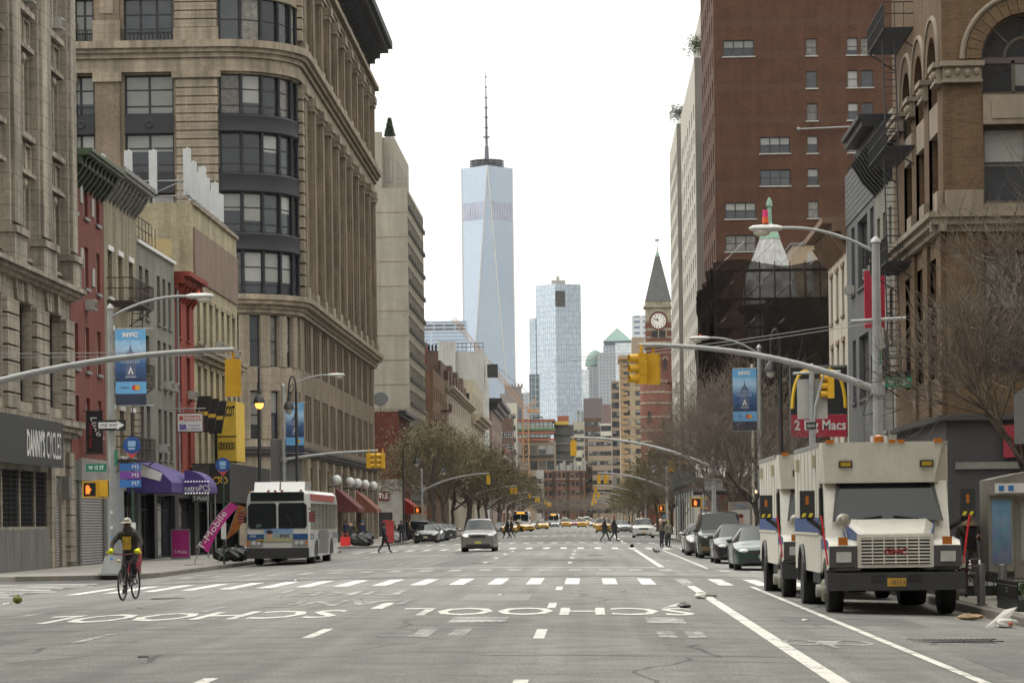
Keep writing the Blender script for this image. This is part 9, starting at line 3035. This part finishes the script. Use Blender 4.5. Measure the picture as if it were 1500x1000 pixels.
def person(x, y, z, label, rotz=0.0, pose=None, H=1.75, top=(.02, .02, .02), legs=(.02, .02, .022), hair=(.03, .02, .015), skin=0, hat=None, coat=False, hands=None, shoe=(.02, .02, .02), group=None, face=True):
	J = dict(BASE)
	J.update(pose or {})
	names = list(J)
	me = bpy.data.meshes.new('person_body')
	me.from_pydata([J[n] for n in names], [(names.index(a), names.index(b_)) for a, b_ in BONES], [])
	t = thing('person', (x, y, z), label, 'person', group, rotz)
	t.scale = (H / 1.765,) * 3
	ob = link('tmp', me)
	ob.modifiers.new('Skin', 'SKIN')
	if not me.skin_vertices:
		me.attributes.new('skin', 'FLOAT', 'POINT')
	sv = me.skin_vertices[0].data
	for i, n in enumerate(names):
		r_ = RAD[n[:3]] * (1.12 if coat and n[:3] in ('spi', 'che', 'pel', 'sho', 'elb') else 1)
		sv[i].radius = (r_, r_ * (0.78 if n in ('che', 'spi', 'pel') else 1.0))
		sv[i].use_root = n == 'pel'
	ss = ob.modifiers.new('Sub', 'SUBSURF')
	ss.levels = ss.render_levels = 2
	dg = bpy.context.evaluated_depsgraph_get()
	body = bpy.data.meshes.new_from_object(ob.evaluated_get(dg))
	bpy.data.objects.remove(ob)
	for m in (SKIN[skin], cloth(top), cloth(legs), cloth(shoe), hands or SKIN[skin]):
		body.materials.append(m)
	key = {'nec': 0, 'hea': 0, 'top': 0, 'hip': 2, 'kne': 2, 'ank': 2, 'toe': 3, 'han': 4}
	pts = [(Vector(J[a]).lerp(Vector(J[b_]), f), key.get((b_ if f > .5 else a)[:3], 1)) for a, b_ in BONES for f in (0, .25, .5, .75, 1)]
	for p in body.polygons:
		p.material_index = min(pts, key=lambda q: (q[0] - p.center).length_squared)[1]
		p.use_smooth = True
	link('body', body, t)
	hc, ht = Vector(J['hea']), Vector(J['top'])
	up = (ht - hc).normalized()
	c = hc + up * .05
	q = MB().ball(c + Vector((0, .022, .025)), (.098, .105, .105), 12)
	q.v = [v if not (v[1] < c.y - .035 and v[2] < c.z + .05) else (v[0], c.y - .03, max(v[2], c.z + .05)) for v in q.v]
	q.build('hat' if hat else 'hair', cloth(hat or hair), t, smooth=60)
	if face:
		for s in (-1, 1):
			MB().ball(c + Vector((s * .032, -.083, .0)), (.012, .008, .008), 6).build('eye', BLACKM, t)
		MB().ball(c + Vector((0, -.095, -.025)), (.014, .02, .024), 8).build('nose', SKIN[skin], t, smooth=60)
		MB().box(c.x - .024, c.y - .09, c.z - .068, c.x + .024, c.y - .075, c.z - .06).build('mouth', mat('lip', (.2, .07, .06), .6, var=0), t)
	if coat:
		p0 = Vector(J['pel'])
		MB().lathe([(.15, .25), (.18, .05), (.2, -.2), (.215, -.33)], p0, 14).build('coat_skirt', cloth(top), t, smooth=60)
	if hands is not None or H > 1.6 and y < 70:
		for n in 'lr':
			fingers(t, J['wri' + n], J['han' + n], hands or SKIN[skin], 'glove' if hands else 'hand', 1.35 if hands else 1.0)
	return t
# cyclist and bicycle
bx_, by_ = -10.05, 58.0
zb = road_z(bx_)
bt = thing('bicycle', (bx_, by_, zb), 'black bicycle ridden towards us over the crossing', 'bicycle', None, R(-6))
for yy in (-.53, .5):
	w = MB()
	w.tube([(0, yy + .335 * math.cos(2 * math.pi * i / 24), .355 + .335 * math.sin(2 * math.pi * i / 24)) for i in range(25)], .022, 6).build('tyre', TYRE, bt)
	sp = MB()
	for i in range(14):
		a = 2 * math.pi * i / 14
		sp.tube([(0.02 * (-1) ** i, yy, .355), (0, yy + .325 * math.cos(a), .355 + .325 * math.sin(a))], .002, 3)
	sp.tube([(-.05, yy, .355), (.05, yy, .355)], .02, 6).build('spokes', CHROME, bt)
q = MB()
for a, c in (((0, -.36, .88), (0, .02, .3)), ((0, .14, .86), (0, .02, .3)), ((0, -.36, .86), (0, .12, .8)), ((0, -.34, .95), (0, -.4, .75)), ((.05, .5, .355), (0, .02, .3)), ((-.05, .5, .355), (0, .02, .3)), ((.05, .5, .355), (0, .14, .8)), ((-.05, .5, .355), (0, .14, .8)), ((.05, -.53, .355), (.04, -.4, .76)), ((-.05, -.53, .355), (-.04, -.4, .76)), ((-.05, -.4, .76), (.05, -.4, .76))):
	q.tube([a, c], .018, 6)
q.build('frame', POLEBLK, bt)
MB().tube([(-.3, -.34, 1.03), (-.1, -.4, 1.0), (.1, -.4, 1.0), (.3, -.34, 1.03)], .015, 6).tube([(0, -.38, .95), (0, -.39, 1.0)], .018, 6).build('handlebar', mat('bar_maroon', (.12, .02, .03), .5, var=0), bt)
MB().ball((0, .22, .93), (.07, .15, .035), 10).tube([(0, .14, .8), (0, .17, .92)], .014, 6).build('saddle', DARKP, bt)
MB().tube([(.08, .02, .46), (.02, .02, .3), (-.02, .02, .3), (-.08, .02, .14)], .012, 5).box(.05, -.04, .445, .15, .06, .47).box(-.15, -.04, .125, -.05, .06, .15).build('cranks', CHROME, bt)
MB().ball((-.1, -.44, .86), (.06, .07, .045), 8).build('front_lamp', mat('lamp_cream', (.4, .36, .24), .4, var=.1), bt)
GLV = mat('glove_yellow', (.62, .62, .01), .7, var=.08)
ride = dict(pel=(0, .2, 1.0), spi=(0, .12, 1.17), che=(0, -.02, 1.36), nec=(0, -.08, 1.49), hea=(0, -.12, 1.59), top=(0, -.11, 1.68), shol=(.2, -.02, 1.4), shor=(-.2, -.02, 1.4), elbl=(.32, -.14, 1.22), elbr=(-.32, -.14, 1.22), wril=(.3, -.3, 1.08), wrir=(-.3, -.3, 1.08), hanl=(.29, -.36, 1.05), hanr=(-.29, -.36, 1.05),
			hipl=(.1, .16, .94), hipr=(-.1, .16, .94), kneel=(.12, -.12, .78), kner=(-.12, .02, .6), ankl=(.11, .06, .54), ankr=(-.11, .08, .23), toel=(.11, -.1, .49), toer=(-.11, -.08, .17))
ride['knel'] = ride.pop('kneel')
WALK['knel'] = WALK.pop('kneel')
p = person(bx_, by_, zb, 'cyclist in dark jacket, pale cap and bright yellow gloves', R(-6), ride, 1.8, (.04, .036, .032), (.015, .015, .017), skin=1, hat=(.4, .38, .33), hands=GLV)
MB().box(-.09, -.175, 1.08, .09, -.13, 1.36).build('yellow_shirt', mat('shirt_gold', (.3, .19, .02), .9, var=.5, scale=14), p)
MB().ball((0, .2, 1.32), (.17, .13, .24), 12).build('backpack', BLACKM, p, smooth=60)
MB().lathe([(.1, 0), (.125, -.01), (.1, .012)], (0, -.17, 1.66), 12).build('cap_peak', cloth((.4, .38, .33)), p)
MB().lathe([(.1, -.08), (.115, 0), (.09, .08)], (0, -.075, 1.5), 12).build('hood', cloth((.03, .028, .026)), p, smooth=60)
# pedestrians
def mix(**k):
	d = dict(WALK)
	d.update(k)
	return d
# on the near right pavement
p = person(7.35, 51.6, SIDE_R + .012, 'blonde woman in fur-collared jacket and patterned trousers holding a drink', R(8), dict(elbl=(.26, -.02, 1.14), wril=(.14, -.2, 1.2), hanl=(.1, -.25, 1.24), knel=(.1, -.06, .5), ankl=(.1, -.1, .1), toel=(.11, -.26, .06)), 1.7, (.055, .045, .032), (.11, .09, .09), (.5, .38, .2))
MB().box(-.09, -.16, 1.02, .09, -.12, 1.4).build('black_top', BLACKM, p)
MB().lathe([(.1, 0), (.17, .03), (.15, .1), (.1, .1)], (0, .01, 1.42), 12).build('fur_collar', mat('fur', (.22, .17, .1), .95, var=.4, scale=25), p)
MB().ball((0, .03, 1.48), (.11, .09, .2), 10).build('long_hair', cloth((.5, .38, .2)), p, smooth=60)
for k in range(6):
	MB().lathe([(.115, 0), (.115, .03)], (0, 0, 0), 10).build('trouser_band', cloth(((.14, .02, .03), (.3, .28, .25))[k % 2]), p, loc=((-.1, .1)[k % 2], -.01, .42 + .07 * k))
MB().lathe([(.03, 0), (.036, .12)], (.08, -.27, 1.2), 10).build('cup', FR_BROWN, p)
MB().box(-.33, -.16, .62, -.13, -.04, .84).tube([(-.28, -.1, .84), (-.25, -.1, .9), (-.2, -.1, .84)], .008, 4).build('carrier_bag', PAPER, p)
BL, DK2 = (.012, .012, .013), (.02, .02, .024)
person(-10.5, 137.0, road_z(-10.5), 'person in black hooded jacket crossing near the bus', R(75), WALK, 1.62, BL, BL, hat=BL, skin=1)
person(cx(886, 186), 186, road_z(1), 'walking person in long black coat and cap, left of a couple', R(95), WALK, 1.76, BL, BL, hat=(.05, .05, .05), coat=True)
person(cx(900, 188), 188, road_z(1), 'walking person in black coat and maroon beret with shoulder bag', R(95), mix(knel=(.1, -.14, .5), ankl=(.1, -.18, .1)), 1.82, BL, BL, hat=(.12, .02, .03), coat=True)
p = person(cx(968, 152), 152, road_z(4.3), 'elderly person in brown jacket pushing a folding cart', R(85), dict(wril=(.2, -.36, 1.0), hanl=(.2, -.44, .98), elbl=(.25, -.1, 1.12), wrir=(-.2, -.36, 1.0), hanr=(-.2, -.44, .98), elbr=(-.25, -.1, 1.12)), 1.66, (.11, .085, .065), (.02, .02, .035), (.55, .52, .46))
ct = thing('shopping_cart', (cx(968, 152) - .35, 152, road_z(4.0)), 'folding metal shopping cart pushed over the crossing', 'cart')
MB().tube([(-.1, 0, .95), (-1.3, 0, .15)], .02, 5).tube([(-.1, .3, .95), (-1.3, .3, .15)], .02, 5).tube([(-.1, 0, .95), (-.1, .3, .95)], .02, 5).tube([(-.75, 0, .5), (-.75, .3, .5)], .015, 5).build('frame', GALV, ct)
for yy in (0, .3):
	MB().lathe([(.12, -.02), (.12, .02)], (-1.3, yy, .12), 12, M=Matrix.Rotation(R(90), 3, 'X')).build('wheel', TYRE, ct)
person(cx(979, 155), 155, road_z(4.8), 'person in grey coat and green knitted hood beside the white sedan', R(40), None, 1.6, (.17, .17, .13), DK2, hat=(.2, .28, .06))
person(cx(973, 160), 160, road_z(4.7), 'person in dark coat and teal beanie behind the elderly one', R(150), None, 1.86, DK2, DK2, hat=(.03, .1, .12))
person(cx(743, 226), 226, road_z(-6), 'walking person in black in front of the taxi, left one', R(-90), WALK, 1.82, BL, BL, coat=True)
person(cx(749, 229), 229, road_z(-6), 'walking person in dark clothes with pale bag in front of the taxi', R(-90), mix(ankl=(.1, -.2, .1)), 1.78, DK2, BL)
looks = (('black puffer jacket', BL), ('olive parka with backpack', (.06, .055, .025)), ('navy coat and blue cap', (.02, .025, .06)), ('brown leather jacket', (.07, .04, .025)), ('charcoal hooded top', (.035, .035, .037)), ('black coat by the shop wall', BL), ('tan work jacket', (.13, .09, .05)), ('dark blue anorak', (.02, .03, .06)))
for i, (px, Y) in enumerate(((514, 186), (520, 189), (531, 193), (570, 203), (577, 206), (588, 200), (600, 212), (507, 196))):
	person(cx(px, Y), Y, SIDE_L, 'bystander in %s on the far left corner' % looks[i][0], i * 1.3, WALK if i % 3 == 0 else None, 1.68 + .03 * (i % 4), looks[i][1], DK2, hat=(.03, .06, .15) if i == 2 else None, skin=i % 2, group='people on the far left corner', face=False)
# pigeon on the road
pg = thing('pigeon', (cx(961, 122), 122, road_z(3.2)), 'grey pigeon walking beside the parking line', 'bird')
ob = MB()
ob.tube([(.2, 0, .13), (.1, 0, .15), (0, 0, .16), (-.09, 0, .18), (-.12, 0, .25), (-.14, 0, .29), (-.19, 0, .285)], [.012, .045, .07, .06, .032, .034, .006], 10)
ob.build('body', mat('pigeon_grey', (.06, .062, .07), .8, var=.2, scale=20), pg, smooth=60)
for s in (-1, 1):
	MB().tube([(0, s * .025, .1), (.005, s * .025, .0), (-.03, s * .025, .0)], .006, 4).build('leg', mat('pigeon_leg', (.3, .08, .07), .7, var=0), pg)
	MB().ball((.03, s * .055, .165), (.11, .015, .045), 8).build('wing', mat('pigeon_wing', (.12, .12, .13), .8, var=.2), pg, smooth=60)
# ================================================================== thin city haze
hz_m, nt, bs_ = _new('haze')
nt.nodes.remove(bs_)
pv = nt.nodes.new('ShaderNodeVolumePrincipled')
pv.inputs['Color'].default_value = (0.9, 0.93, 0.97, 1)
pv.inputs['Density'].default_value = 0.000025
pv.inputs['Anisotropy'].default_value = 0.2
nt.links.new(pv.outputs[0], nt.nodes['Material Output'].inputs['Volume'])
tag(MB().box(-1500, -420, -2, 1500, 4200, 620).build('haze', hz_m), 'thin pale city haze', kind='stuff')
